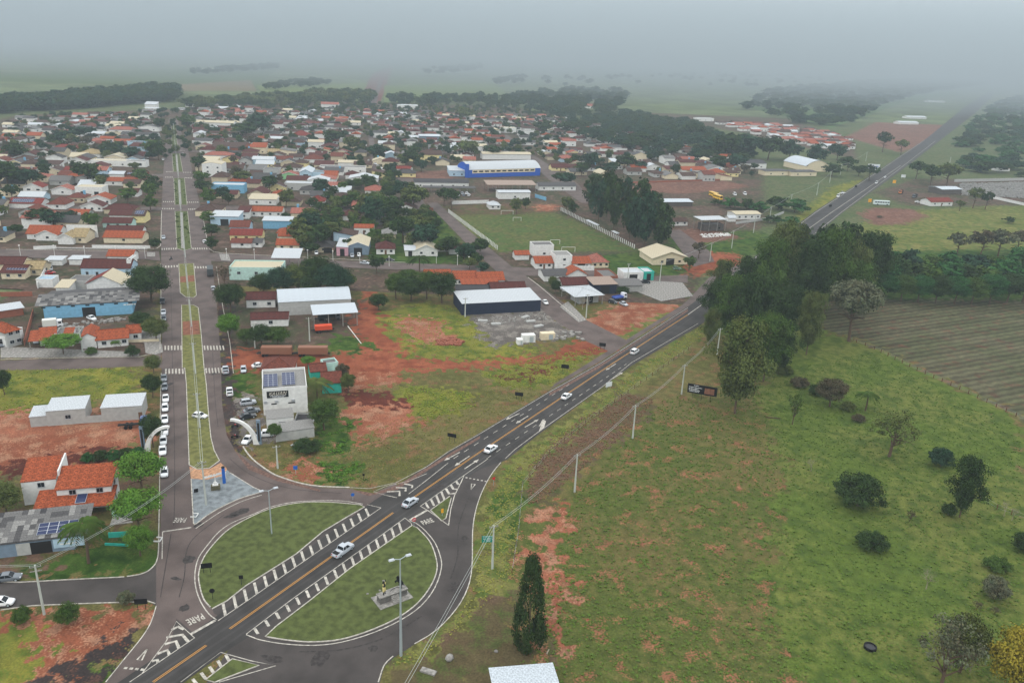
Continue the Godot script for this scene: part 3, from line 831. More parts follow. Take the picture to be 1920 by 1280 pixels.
func dashes(a: Vector2, b: Vector2, on: float, off: float, w := 0.15) -> void:
	var d := (b - a).normalized()
	var t := 0.0
	while t < a.distance_to(b) - 0.3:
		stroke("dash", PackedVector2Array([a + d * t, a + d * minf(t + on, a.distance_to(b))]), w)
		t += on + off


func bars(a0: Vector2, a1: Vector2, b0: Vector2, b1: Vector2, n: int, w: float) -> void:   # n bars between the line a0-a1 and the line b0-b1
	for k in n:
		var t := (k + 0.5) / n
		stroke("hatch_bar", PackedVector2Array([a0.lerp(a1, t), b0.lerp(b1, t)]), w)


func zebra(a: Vector2, b: Vector2, n: int, length: float) -> void:
	var o := marks
	marks = Node3D.new()
	marks.name = numbered("crosswalk")
	add_child(marks)
	tag(marks, "", "", "", "structure")
	var d := (b - a) / n
	var av := Vector2(-0.385, -0.923) * length * 0.5
	for k in n:
		var c := a + d * (k + 0.5)
		stroke("stripe", PackedVector2Array([c - av, c + av]), d.length() * 0.45)
	marks = o


func word(text: String, at: Vector2, up: Vector2, size: float, stretch: float) -> void:   # painted on the road, the tops of the letters towards up
	var t := TextMesh.new()
	t.text = text
	t.font = SystemFont.new()
	t.font.font_names = PackedStringArray(["Droid Sans"])
	t.font.font_weight = 700
	t.font_size = 64
	t.pixel_size = size / 64.0
	t.depth = 0.006
	t.curve_step = 2.0
	var u := up.normalized()
	var r := Vector2(-u.y, u.x)
	var xf := Transform3D(Basis(Vector3(r.x, 0, r.y), Vector3(u.x, 0, u.y) * stretch, Vector3.UP), Vector3(at.x, 0.044, at.y))
	put("lettering", t, M.paint_white, marks, xf)


func arrow(a: Vector2, b: Vector2, w := 0.25, head := 0.9) -> void:
	var d := (b - a).normalized()
	var s := d.orthogonal()
	var c := b - d * head * 1.6
	patch("arrow", PackedVector2Array([a - s * w * 0.5, c - s * w * 0.5, c - s * head * 0.5, b, c + s * head * 0.5, c + s * w * 0.5, a + s * w * 0.5]), 0.043)


func make_markings() -> void:
	marks = Node3D.new()
	marks.name = "road_markings"
	add_child(marks)
	tag(marks, "", "", "", "structure")
	# yellow centre lines, two side by side
	for seg in [[L([-54.15, -100.52, -48.96, -109.16]), 1.0], [L([-46.49, -113.4, -24.21, -152.14]), 1.0], [L([-20.65, -158.62, -9.17, -177.91, 33.61, -247.44, 68.38, -302.68]), 1.0], [L([68.38, -302.68, 250.01, -608.88]), 0.0]]:
		var p: PackedVector2Array = seg[0]
		var s := (p[1] - p[0]).normalized().orthogonal()
		for k in [-0.15, 0.15]:
			var q := PackedVector2Array()
			for v in p: q.append(v + s * k)
			if seg[1] > 0: stroke("centre_line", q, 0.11, "paint_yellow")
	stroke("centre_line", L([68.38, -302.68, 210.28, -542.21, 378.85, -821.48]), 0.3, "paint_white")
	# edge lines of the highway
	for p in [L([-57.75, -100.32, -51.56, -110.82]), L([-49.19, -115.3, -45.34, -121.95, -37.54, -135.68, -27.16, -153.86]), L([-18.68, -155.18, -10.04, -169.63, -4.71, -178.31]), L([-49.89, -100.76, -46.04, -107.68]), L([-43.28, -112.26, -37.92, -122.14, -26.59, -141.27, -21.4, -150.24]),
		L([-35.68, -161.84, -31.15, -161.74, -25.53, -164.85, -19.28, -172.99, -14.85, -181.05, -7.39, -191.87, 11.7, -221.17, 29.55, -246.98, 70.13, -311.88]), L([-21.93, -160.14, -18.57, -166.66, -14.34, -175.29]), L([-0.5, -178.68, 1.82, -183.69, 7.95, -194.24, 28.28, -227.36, 39.46, -248.11, 70.51, -292.54])]:
		stroke("edge_line", p, 0.16)
	stroke("edge_line", L([83.83, -335.72, 198.71, -539.69, 337.5, -772.65, 541.45, -1119.75]), 0.25)
	stroke("edge_line", L([102.29, -345.04, 217.27, -543.73, 351.24, -769.73, 551.3, -1110.46]), 0.25)
	dashes(L([-5.11, -178.27])[0], L([37.74, -246.96])[0], 2.0, 2.4)
	dashes(L([-13.23, -177.56])[0], L([17.89, -227.49])[0], 2.0, 2.4)
	# hatched strips beside the highway
	bars(L([-48.92, -115.6])[0], L([-28.59, -151.38])[0], L([-50.57, -118.93])[0], L([-29.81, -154.31])[0], 17, 0.5)
	bars(L([-42.96, -112.68])[0], L([-21.85, -149.37])[0], L([-41.92, -111.41])[0], L([-20.68, -145.8])[0], 17, 0.5)
	stroke("edge_line", L([-21.4, -150.24, -19.91, -148.49, -19.42, -147.3]), 0.16)
	stroke("edge_line", L([-30.39, -154.92, -27.16, -153.86]), 0.14)
	bars(L([-18.15, -155.67])[0], L([-14.2, -162.64])[0], L([-17.36, -153.97])[0], L([-12.96, -158.33])[0], 4, 0.5)
	for k in [[L([-13.76, -163.16, -12.82, -160.87, -11.52, -161.21])], [L([-12.81, -164.92, -12.03, -163.06, -11.06, -163.14])], [L([-11.71, -166.73, -11.1, -165.31, -10.61, -165.35])]]: stroke("chevron", k[0], 0.6)
	stroke("edge_line", L([-10.04, -169.63, -10.54, -166.09, -11.56, -160.27, -11.91, -154.4, -11.82, -148.08]), 0.2)
	stroke("edge_line", L([-18.68, -155.18, -16.85, -153.58, -11.82, -148.08]), 0.2)
	stroke("stop_line", L([-20.27, -149.49, -17.08, -153.56]), 0.55)
	stroke("stop_line", L([-52.53, -111.69, -49.69, -115.41]), 0.55)
	stroke("stop_line", L([-69.8, -141.35, -64.67, -143.3]), 0.4)
	for k in 6:
		var a := L([-9.85, -168.64])[0].lerp(L([-4.36, -167.09])[0], (k + 0.25) / 6.0); var b := L([-9.85, -168.64])[0].lerp(L([-4.36, -167.09])[0], (k + 0.75) / 6.0)
		stroke("give_way_dash", PackedVector2Array([a, b]), 0.45)
	for k in 4:
		var a := L([-60.15, -103.31])[0].lerp(L([-56.44, -103.05])[0], (k + 0.15) / 4.0); var b := L([-60.15, -103.31])[0].lerp(L([-56.44, -103.05])[0], (k + 0.75) / 4.0)
		stroke("give_way_dash", PackedVector2Array([a, b]), 0.45)
	stroke("give_way_triangle", L([-8.04, -165.8, -7.16, -165.63, -8, -163.15, -8.04, -165.8]), 0.25)
	stroke("give_way_triangle", L([-58.23, -107.71, -58.77, -105.2, -57.96, -105.12, -58.23, -107.71]), 0.25)
	# gore with chevrons at the west mouth
	stroke("edge_line", L([-56.64, -102.34, -55.91, -109.77, -56.2, -114.72, -51.56, -110.82]), 0.16)
	for k in [L([-56.14, -112.54, -55.39, -113.4, -54.15, -112.79]), L([-56.28, -110.66, -53.89, -111.47, -52.27, -109.86]), L([-55.85, -109, -54.33, -109.87, -53.1, -108.15]), L([-56.12, -106.71, -54.85, -107.66, -54.05, -106.58]), L([-56.25, -104.98, -55.56, -105.39, -55.09, -104.69])]: stroke("chevron", k, 0.55)
	# gore at the north mouth
	for k in [L([-26.96, -160.66, -24.13, -161.13, -23.83, -159.06]), L([-25.21, -162.7, -22.88, -162.65, -22.81, -161.23]), L([-23.63, -164.52, -21.58, -163.96, -21.55, -162.76])]: stroke("chevron", k, 0.5)
	stroke("edge_line", L([-26.71, -159.06, -24.32, -158.33]), 0.2)
	stroke("edge_line", L([-26.71, -159.06, -29.95, -160.42, -27.7, -162.97, -22.7, -165.82, -18.91, -169.65]), 0.14)
	# gore at the foot
	stroke("edge_line", L([-49.89, -100.76, -46.04, -107.68, -40.48, -106.03, -36.14, -105.19, -43.97, -101.1]), 0.18)
	bars(L([-48.74, -100.83])[0], L([-44.61, -107.9])[0], L([-47.45, -99.66])[0], L([-43.42, -106.22])[0], 5, 0.5)
	# loop lines
	stroke("edge_line", curve(L([-49.56, -115.56, -51.53, -117.13, -54.15, -120.33, -56.53, -124.31, -58.31, -128.71, -59.32, -133.25, -59.11, -137.78, -58.54, -142.19, -56.98, -145.68, -53.31, -149.68, -51.09, -152.2, -47.08, -154.49, -42.41, -155.53, -36.27, -156.02, -31.36, -155.07]), 3), 0.2)
	stroke("edge_line", curve(L([-43.23, -112.13, -41.87, -111.54, -40.34, -110.98, -36.44, -110.3, -31.3, -110.23, -26.77, -111.28, -21.81, -113.98, -17.53, -117.58, -14.44, -121.71, -12.56, -126.93, -11.92, -132.75, -12.4, -136.57, -14.09, -141.61, -16.53, -145.71, -18.76, -148.37, -20.25, -149.29]), 3), 0.2)
	stroke("edge_line", curve(L([-1.5, -176.67, -3.17, -172.01, -4.59, -166.58, -5.76, -160.28, -6.47, -153.52, -6.6, -146.05, -6, -134.37, -6.38, -127.34, -8.09, -121.07, -11.15, -115.18, -14.42, -111.64]), 3), 0.2)
	stroke("edge_line", curve(L([-17.57, -108.5, -18.72, -106.33, -19.04, -102.52]), 3), 0.2)
	stroke("edge_line", curve(L([-61.35, -118.53, -60.42, -114.18, -60.31, -110.42, -60.82, -105.69, -61.41, -100.11]), 3), 0.18)
	stroke("edge_line", L([-69.8, -141.35, -66.08, -132.25]), 0.18)
	stroke("edge_line", curve(L([-63.66, -142.98, -62.38, -146.08, -61.09, -149.07, -59.35, -151.99, -57.3, -154.57, -54.31, -157.06]), 3), 0.18)
	for p in [[L([31.08, -232.7])[0], L([35.65, -239.35])[0]], [L([4.4, -196.8])[0], L([8.22, -202.14])[0]], [L([-10.13, -172.72])[0], L([-6.93, -177.84])[0]]]: arrow(p[0], p[1], 0.3, 1.1)
	for p in [[L([5.29, -203.91])[0], L([1.94, -198.86])[0]], [L([-9.39, -179.28])[0], L([-12.66, -173.83])[0]], [L([34.21, -246.56])[0], L([30.34, -240.56])[0]], [L([2.92, -205.41])[0], L([-0.85, -200.93])[0]], [L([-11.91, -181.03])[0], L([-15.47, -176.27])[0]]]: arrow(p[0], p[1], 0.3, 1.1)
	patch("arrow", L([8.24, -194.91, 8.74, -198.52, 8.14, -197.48, 9.39, -202.26, 10.24, -200.99, 9.91, -199.29, 9.56, -196.64]), 0.043)
	word("PARE", L([-68, -145.85])[0], Vector2(0.1, 1), 1.05, 2.4)
	word("PARE", L([-53.16, -115.47])[0], L([-50.93, -112.99])[0] - L([-54.56, -116.94])[0], 1.25, 2.0)
	word("PARE", L([-16.47, -149.16])[0], L([-18.61, -151.72])[0] - L([-14.93, -146.43])[0], 1.15, 2.0)
	# zebra crossings of the avenue
	for z in [[L([-112.56, -243.91])[0], L([-106.63, -244.62])[0], 6, 4.2], [L([-100.34, -245.38])[0], L([-93.51, -246.2])[0], 7, 4.2], [L([-104.34, -224.67])[0], L([-98.49, -225.32])[0], 6, 4.2], [L([-92.77, -226.39])[0], L([-86.53, -227.51])[0], 7, 4.2],
		[L([-166.69, -370.1])[0], L([-160.08, -372.35])[0], 7, 3.6], [L([-153.48, -373.53])[0], L([-146.36, -374.81])[0], 7, 3.6], [L([-153.69, -339.85])[0], L([-147.07, -341.85])[0], 6, 3.6], [L([-140.05, -341.18])[0], L([-134.56, -342.08])[0], 5, 3.6],
		[L([-205.5, -462.79])[0], L([-198.44, -464.37])[0], 6, 3.6], [L([-191.03, -464.37])[0], L([-184.47, -465.83])[0], 6, 3.6], [L([-213.46, -483.19])[0], L([-207.02, -484.69])[0], 6, 3.6], [L([-199.6, -484.63])[0], L([-192.8, -486.21])[0], 6, 3.6],
		[L([-248.78, -570.8])[0], L([-243.39, -572.29])[0], 5, 4.0], [L([-235.39, -572.02])[0], L([-229.44, -571.2])[0], 5, 4.0], [L([-257.7, -594.03])[0], L([-253.18, -595.33])[0], 5, 4.0], [L([-245.57, -594.84])[0], L([-239.96, -596.46])[0], 5, 4.0],
		[L([-305.5, -706.59])[0], L([-300.28, -708.4])[0], 5, 4.0], [L([-295.44, -710.09])[0], L([-290.17, -711.92])[0], 5, 4.0], [L([-359.3, -835.35])[0], L([-353.78, -837.66])[0], 5, 4.0]]:
		zebra(z[0], z[1], z[2], z[3])



# ---------------------------------------------------------------- buildings
func building_mats() -> void:
	for k in [["white", S(226, 226, 222)], ["cream", S(222, 208, 178)], ["lightblue", S(178, 204, 220)], ["blue", S(122, 176, 206)], ["gray", S(178, 178, 174)], ["slate", S(120, 138, 154)], ["green", S(150, 206, 150)], ["pink", S(206, 158, 168)],
		["teal", S(52, 176, 158)], ["brick", S(150, 92, 72)], ["yellow", S(232, 216, 158)], ["beige", S(200, 186, 158)], ["cement", S(172, 172, 168)], ["navy", S(38, 46, 66)], ["mint", S(190, 222, 212)], ["royal", S(36, 88, 180)], ["darkwall", S(90, 84, 80)]]:
		mat("wall " + k[0], k[1], 0.9, "wall")
	for k in [["orange", S(196, 100, 62)], ["red", S(158, 68, 56)], ["darkred", S(112, 60, 54)], ["brown", S(104, 78, 68)], ["pinktile", S(200, 124, 106)], ["creamtile", S(206, 182, 136)], ["graytile", S(98, 95, 94)], ["oldred", S(142, 78, 62)]]:
		mat("roof " + k[0], k[1], 0.85, "tile")
	for k in [["fibre", S(118, 116, 114)], ["fibredark", S(86, 84, 84)], ["metal", S(206, 214, 220)], ["white", S(204, 209, 212)], ["creamsheet", S(208, 196, 168)], ["tan", S(168, 148, 134)], ["black", S(70, 68, 70)], ["fibrelight", S(150, 148, 144)], ["blueroof", S(170, 196, 214)]]:
		mat("roof " + k[0], k[1], 0.75, "corr")


func slab(b: MB, p: Vector3, q: Vector3, r: Vector3, s: Vector3, th := 0.12) -> void:   # a roof slope, p-q the eave, r-s the top
	var dn := Vector3(0, -th, 0)
	b.quad(p, q, r, s)
	b.quad(s + dn, r + dn, q + dn, p + dn)
	b.quad(p + dn, q + dn, q, p); b.quad(q + dn, r + dn, r, q); b.quad(r + dn, s + dn, s, r); b.quad(s + dn, p + dn, p, s)


var win_frame: ArrayMesh
var win_pane: ArrayMesh
var unit_box: ArrayMesh

func window_at(t: Node3D, xf: Transform3D, w: float, h: float, fine: bool, called := "window") -> void:
	if win_frame == null:
		var f := MB.new()
		for s in [-1, 1]:
			f.box(Vector3(s * 0.47, 0, 0), Vector3(0.06, 1, 0.12))
			f.box(Vector3(0, 0.47 + s * 0.47, 0), Vector3(0.88, 0.06, 0.12))
		f.box(Vector3(0, 0.06, 0), Vector3(0.035, 0.88, 0.09))
		f.box(Vector3(0, -0.06, 0.03), Vector3(1.1, 0.058, 0.2))
		win_frame = f.done()
		var p := MB.new(); p.box(Vector3(0, 0.06, 0), Vector3(0.88, 0.88, 0.07)); win_pane = p.done()
		var u := MB.new(); u.box(Vector3.ZERO, Vector3.ONE); unit_box = u.done()
	var sc := xf * Transform3D(Basis.from_scale(Vector3(w, h, 1)), Vector3.ZERO)
	if fine:
		var o := put(called, win_frame, M["solar_frame"], t, sc)
		put("pane", win_pane, M.glass, o)
	else:
		put(called, win_pane, M.glass, t, sc)


# one block of a building with its front middle at (x, z); w wide, d deep, h to the eave
func wing(t: Node3D, x: float, z: float, yaw: float, w: float, d: float, h: float, roof: String, rh: float, wallm: String, roofm: String, win := "", o := {}) -> void:
	var lf: Transform3D = t.transform.affine_inverse() * Transform3D(Basis(Vector3.UP, yaw), Vector3(x, o.get("y0", 0.0), z))
	if roof in ["gx", "gz", "hip"] and z < -300.0:
		rh *= 1.3
		if roof != "gz": d *= 1.15
	var hw := w * 0.5
	var ov: float = o.get("over", 0.5)
	var open: bool = o.get("open", false)
	var fine: bool = o.get("fine", z > -330.0)
	var wl := MB.new()
	var rf := MB.new()
	var A := Vector3(-hw, 0, 0); var B := Vector3(hw, 0, 0); var C := Vector3(hw, 0, -d); var D := Vector3(-hw, 0, -d)
	var up := Vector3(0, h, 0)
	var par: float = o.get("parapet", 0.5) if roof == "flat" else 0.0
	if open:
		var n := maxi(2, int(w / 5.0) + 1)
		for k in n:
			for zz in [-0.25, -d + 0.25]:
				var pm := MB.new(); pm.box(Vector3(lerpf(-hw + 0.2, hw - 0.2, float(k) / (n - 1)), 0, zz), Vector3(0.25, h, 0.25))
				put("post", pm.done(), M["concrete"], t, lf)
	else:
		if roof == "flat":
			wl.hexa([A, B, C, D, A + up, B + up, C + up, D + up])
			for e in [[A, B], [B, C], [C, D], [D, A]]:
				var dir: Vector3 = (e[1] - e[0]).normalized() * 0.08
				var inw: Vector3 = Vector3.UP.cross(dir).normalized() * 0.09
				wl.bar(e[0] + up + dir + inw + Vector3(0, par * 0.5, 0), e[1] + up + dir + inw + Vector3(0, par * 0.5, 0), 0.18, par)
		else:
			wl.quad(A, B, B + up, A + up); wl.quad(B, C, C + up, B + up); wl.quad(C, D, D + up, C + up); wl.quad(D, A, A + up, D + up)
	var y := Vector3(0, h + 0.02, 0)
	match roof:
		"flat":
			rf.quad(A + up + Vector3(0.18, 0.03, -0.18), B + up + Vector3(-0.18, 0.03, -0.18), C + up + Vector3(-0.18, 0.03, 0.18), D + up + Vector3(0.18, 0.03, 0.18))
		"gx":
			var g := ov * rh / (d * 0.5)
			var r0 := Vector3(-hw - ov, h + rh + 0.02, -d * 0.5); var r1 := Vector3(hw + ov, h + rh + 0.02, -d * 0.5)
			slab(rf, Vector3(-hw - ov, h - g + 0.02, ov), Vector3(hw + ov, h - g + 0.02, ov), r1, r0)
			slab(rf, Vector3(hw + ov, h - g + 0.02, -d - ov), Vector3(-hw - ov, h - g + 0.02, -d - ov), r0, r1)
			if not open:
				wl.tri3(B + up, C + up, Vector3(hw, h + rh - 0.1, -d * 0.5)); wl.tri3(D + up, A + up, Vector3(-hw, h + rh - 0.1, -d * 0.5))
		"gz":
			var g := ov * rh / hw
			var r0 := Vector3(0, h + rh + 0.02, ov); var r1 := Vector3(0, h + rh + 0.02, -d - ov)
			slab(rf, Vector3(hw + ov, h - g + 0.02, ov), Vector3(hw + ov, h - g + 0.02, -d - ov), r1, r0)
			var rl := rf
			if o.has("roof2"): rl = MB.new()
			slab(rl, Vector3(-hw - ov, h - g + 0.02, -d - ov), Vector3(-hw - ov, h - g + 0.02, ov), r0, r1)
			if o.has("roof2"): put("roof", rl.done(), M["roof " + o.roof2], t, lf)
			if not open:
				wl.tri3(A + up, B + up, Vector3(0, h + rh - 0.1, 0)); wl.tri3(C + up, D + up, Vector3(0, h + rh - 0.1, -d))
			if o.get("fascia", false):
				var fb := MB.new()
				fb.bar(Vector3(-hw - ov, h - g - 0.05, ov + 0.03), Vector3(0, h + rh - 0.05, ov + 0.03), 0.05, 0.25); fb.bar(Vector3(hw + ov, h - g - 0.05, ov + 0.03), Vector3(0, h + rh - 0.05, ov + 0.03), 0.05, 0.25)
				put("fascia", fb.done(), M["wall white"], t, lf)
		"hip":
			var run := minf(hw, d * 0.5)
			var g := ov * rh / run
			var e := [Vector3(-hw - ov, h - g, ov), Vector3(hw + ov, h - g, ov), Vector3(hw + ov, h - g, -d - ov), Vector3(-hw - ov, h - g, -d - ov)]
			for k in 4: e[k] += Vector3(0, 0.02, 0)
			var r0: Vector3; var r1: Vector3
			if w >= d:
				r0 = Vector3(-hw + run, h + rh, -d * 0.5); r1 = Vector3(hw - run, h + rh, -d * 0.5)
				slab(rf, e[0], e[1], r1, r0); slab(rf, e[2], e[3], r0, r1)
				rf.tri3(e[1], e[2], r1); rf.tri3(e[3], e[0], r0)
			else:
				r0 = Vector3(0, h + rh, -run); r1 = Vector3(0, h + rh, -d + run)
				slab(rf, e[1], e[2], r1, r0); slab(rf, e[3], e[0], r0, r1)
				rf.tri3(e[0], e[1], r0); rf.tri3(e[2], e[3], r1)
			var hb := MB.new()
			for k in 4:
				var top: Vector3 = (r0 if (k == 0 or k == 3) else r1) if w >= d else (r0 if k < 2 else r1)
				hb.bar(e[k] + Vector3(0, 0.06, 0), top + Vector3(0, 0.06, 0), 0.22, 0.12)
			if r0.distance_to(r1) > 0.3: hb.bar(r0 + Vector3(0, 0.08, 0), r1 + Vector3(0, 0.08, 0), 0.24, 0.14)
			put("ridge_cap", hb.done(), M["roof " + roofm], t, lf)
		"shed":
			var g := ov * rh / d
			slab(rf, Vector3(-hw - ov, h - g + 0.02, ov), Vector3(hw + ov, h - g + 0.02, ov), Vector3(hw + ov, h + rh + g + 0.02, -d - ov), Vector3(-hw - ov, h + rh + g + 0.02, -d - ov))
			if not open:
				var r := Vector3(0, rh - 0.1, 0)
				wl.tri3(B + up, C + up, C + up + r); wl.tri3(D + up, A + up, D + up + r); wl.quad(C + up, D + up, D + up + r, C + up + r)
		"shedl":   # low on the right, high on the left
			slab(rf, Vector3(hw + ov, h + 0.02, ov), Vector3(hw + ov, h + 0.02, -d - ov), Vector3(-hw - ov, h + rh + 0.02, -d - ov), Vector3(-hw - ov, h + rh + 0.02, ov))
			if not open:
				var r := Vector3(0, rh - 0.1, 0)
				wl.tri3(A + up, B + up, A + up + r); wl.tri3(C + up, D + up, D + up + r); wl.quad(D + up, A + up, A + up + r, D + up + r)
		"arch", "archz":
			var n := 10
			var zed := roof == "archz"
			var span := w if zed else d
			var lng := d if zed else w
			var prev := Vector3.ZERO; var prevn := 0.0
			for k in n + 1:
				var u := -1.0 + 2.0 * k / n
				var yy := h + rh * (1.0 - u * u)
				var off := (span * 0.5 + ov) * u
				var p0: Vector3; var p1: Vector3
				if zed: p0 = Vector3(off, yy + 0.02, ov); p1 = Vector3(off, yy + 0.02, -d - ov)
				else: p0 = Vector3(-hw - ov, yy + 0.02, -d * 0.5 - off); p1 = Vector3(hw + ov, yy + 0.02, -d * 0.5 - off)
				if k > 0:
					var q0 := prev; var q1 := q0 + (p1 - p0)
					if zed: slab(rf, p0, p1, q1, q0, 0.08)
					else: slab(rf, q0, q1, p1, p0, 0.08)
					if not open:
						if zed:
							wl.quad(Vector3(q0.x, h, 0), Vector3(p0.x, h, 0), Vector3(p0.x, p0.y - 0.1, 0), Vector3(q0.x, q0.y - 0.1, 0))
							wl.quad(Vector3(p0.x, h, -d), Vector3(q0.x, h, -d), Vector3(q0.x, q0.y - 0.1, -d), Vector3(p0.x, p0.y - 0.1, -d))
						else:
							for s in [-hw, hw]: wl.quad(Vector3(s, h, q0.z), Vector3(s, h, p0.z), Vector3(s, p0.y - 0.1, p0.z), Vector3(s, q0.y - 0.1, q0.z))
				prev = p0
	if wl.v.size() > 0: put("wall", wl.done(), M["wall " + wallm], t, lf)
	if rf.v.size() > 0: put("roof", rf.done(), M["roof " + roofm], t, lf)
	if roof == "gx" and fine and not roofm in ["fibre", "white", "metal"]:
		var rc := MB.new(); rc.bar(Vector3(-hw - ov, h + rh + 0.08, -d * 0.5), Vector3(hw + ov, h + rh + 0.08, -d * 0.5), 0.26, 0.14)
		put("ridge_cap", rc.done(), M["roof " + roofm], t, lf)
	# openings: f2 l1 r3 windows on the front, left and right, d a door, g a garage door
	var re := RegEx.create_from_string("([flrdgs])(\\d*)")
	var storeys := int(o.get("st", 1))
	for m in re.search_all(win):
		var n := int(m.get_string(2)) if m.get_string(2) else 1
		for s in storeys:
			var sill: float = o.get("sill", 1.0) + s * 2.9
			var wh: float = o.get("wh", 1.15)
			var ww: float = o.get("ww", 1.4)
			match m.get_string(1):
				"f":
					for k in n: window_at(t, lf * Transform3D(Basis.IDENTITY, Vector3(lerpf(-hw, hw, (k + 0.5) / n) + 0.4, sill, 0.0)), minf(ww, w / n * 0.7), wh, fine)
				"l":
					for k in n: window_at(t, lf * Transform3D(Basis(Vector3.UP, -PI / 2), Vector3(-hw, sill, -d * (k + 0.5) / n)), minf(ww, d / n * 0.7), wh, fine)
				"r":
					for k in n: window_at(t, lf * Transform3D(Basis(Vector3.UP, PI / 2), Vector3(hw, sill, -d * (k + 0.5) / n)), minf(ww, d / n * 0.7), wh, fine)
		if m.get_string(1) == "d" or m.get_string(1) == "g":
			var dw := 0.95 if m.get_string(1) == "d" else minf(4.2, w * 0.4)
			var dh := 2.1 if m.get_string(1) == "d" else minf(3.4, h - 0.5)
			if unit_box == null: window_at(t, lf, 0.01, 0.01, false)
			put("door", unit_box, M.wood if m.get_string(1) == "d" else M.dark, t, lf * Transform3D(Basis.from_scale(Vector3(dw, dh, 0.1)), Vector3(lerpf(-hw, hw, o.get("door", 0.5)), 0.0, 0.0)))


func b(label: String, x: float, z: float, yaw: float, w: float, d: float, h: float, roof: String, rh: float, wallm: String, roofm: String, win := "", o := {}) -> Node3D:
	var cat: String = o.get("cat", "house")
	var t := thing(o.get("name", cat.replace(" ", "_")), label, cat, Vector3(x, 0, z), yaw, o.get("group", ""))
	wing(t, x, z, yaw, w, d, h, roof, rh, wallm, roofm, win, o)
	return t


func panels(t: Node3D, x: float, z: float, yaw: float, _w: float, dx: float, y: float, dz: float, tilt: float, cols: int, rows: int, pw: float, ph: float) -> void:   # solar panels on a slope, each one a part
	if not meshes.has("panel"):
		var p := MB.new(); p.box(Vector3(0, 0, 0), Vector3(0.96, 0.05, 0.96)); meshes.panel = p.done()
		var f := MB.new()
		for s in [-1, 1]:
			f.box(Vector3(s * 0.485, 0, 0), Vector3(0.03, 0.07, 1.0)); f.box(Vector3(0, 0, s * 0.485), Vector3(0.94, 0.07, 0.03))
		meshes.panel_frame = f.done()
	var lf: Transform3D = t.transform.affine_inverse() * Transform3D(Basis(Vector3.UP, yaw), Vector3(x, 0, z)) * Transform3D(Basis(Vector3.RIGHT, tilt), Vector3(dx, y, dz))
	for c in cols:
		for r in rows:
			var o := put("solar_panel", meshes.panel, M.solar, t, lf * Transform3D(Basis.from_scale(Vector3(pw, 1, ph)), Vector3((c - cols * 0.5 + 0.5) * pw, 0.0, -(r + 0.5) * ph)))
			put("frame", meshes.panel_frame, M["solar_frame"], o)


func sheets(t: Node3D, x: float, z: float, yaw: float, _w: float, w: float, h: float, run: float, rise: float, cols: int, rows: int) -> void:   # lapped fibre cement sheets, one by one
	var lf: Transform3D = t.transform.affine_inverse() * Transform3D(Basis(Vector3.UP, yaw), Vector3(x, 0, z))
	var sl := atan2(rise, run)
	var len := Vector2(run, rise).length() / rows
	var mb := MB.new(); mb.box(Vector3.ZERO, Vector3(w / cols * 0.985, 0.05, len * 1.04))
	var ms := mb.done()
	for r in rows:
		for c in cols:
			var a := (r + 0.5) / rows
			var pos := Vector3(lerpf(-w * 0.5, w * 0.5, (c + 0.5) / cols), h + rise * a + 0.06 + rng.randf() * 0.05, -run * a)
			var m: String = ["fibre", "fibre", "fibrelight", "fibredark", "fibre"][rng.randi() % 5] if rng.randf() > 0.06 else "black"
			put("sheet", ms, M["roof " + m], t, lf * Transform3D(Basis(Vector3.RIGHT, sl + rng.randf_range(-0.012, 0.012)) * Basis(Vector3.UP, rng.randf_range(-0.012, 0.012)), pos))


func text_on(t: Node3D, text: String, xf: Transform3D, size: float, m: String, slant := 0.0) -> void:
	var x := TextMesh.new()
	x.text = text
	x.font = SystemFont.new()
	x.font.font_names = PackedStringArray(["Droid Sans"])
	x.font.font_weight = 700
	x.font_size = 48
	x.pixel_size = size / 48.0
	x.depth = 0.03
	x.curve_step = 2.0
	put("lettering", x, M[m], t, xf * Transform3D(Basis(Vector3(1, 0, 0), Vector3(slant, 1, 0), Vector3(0, 0, 1)), Vector3.ZERO))


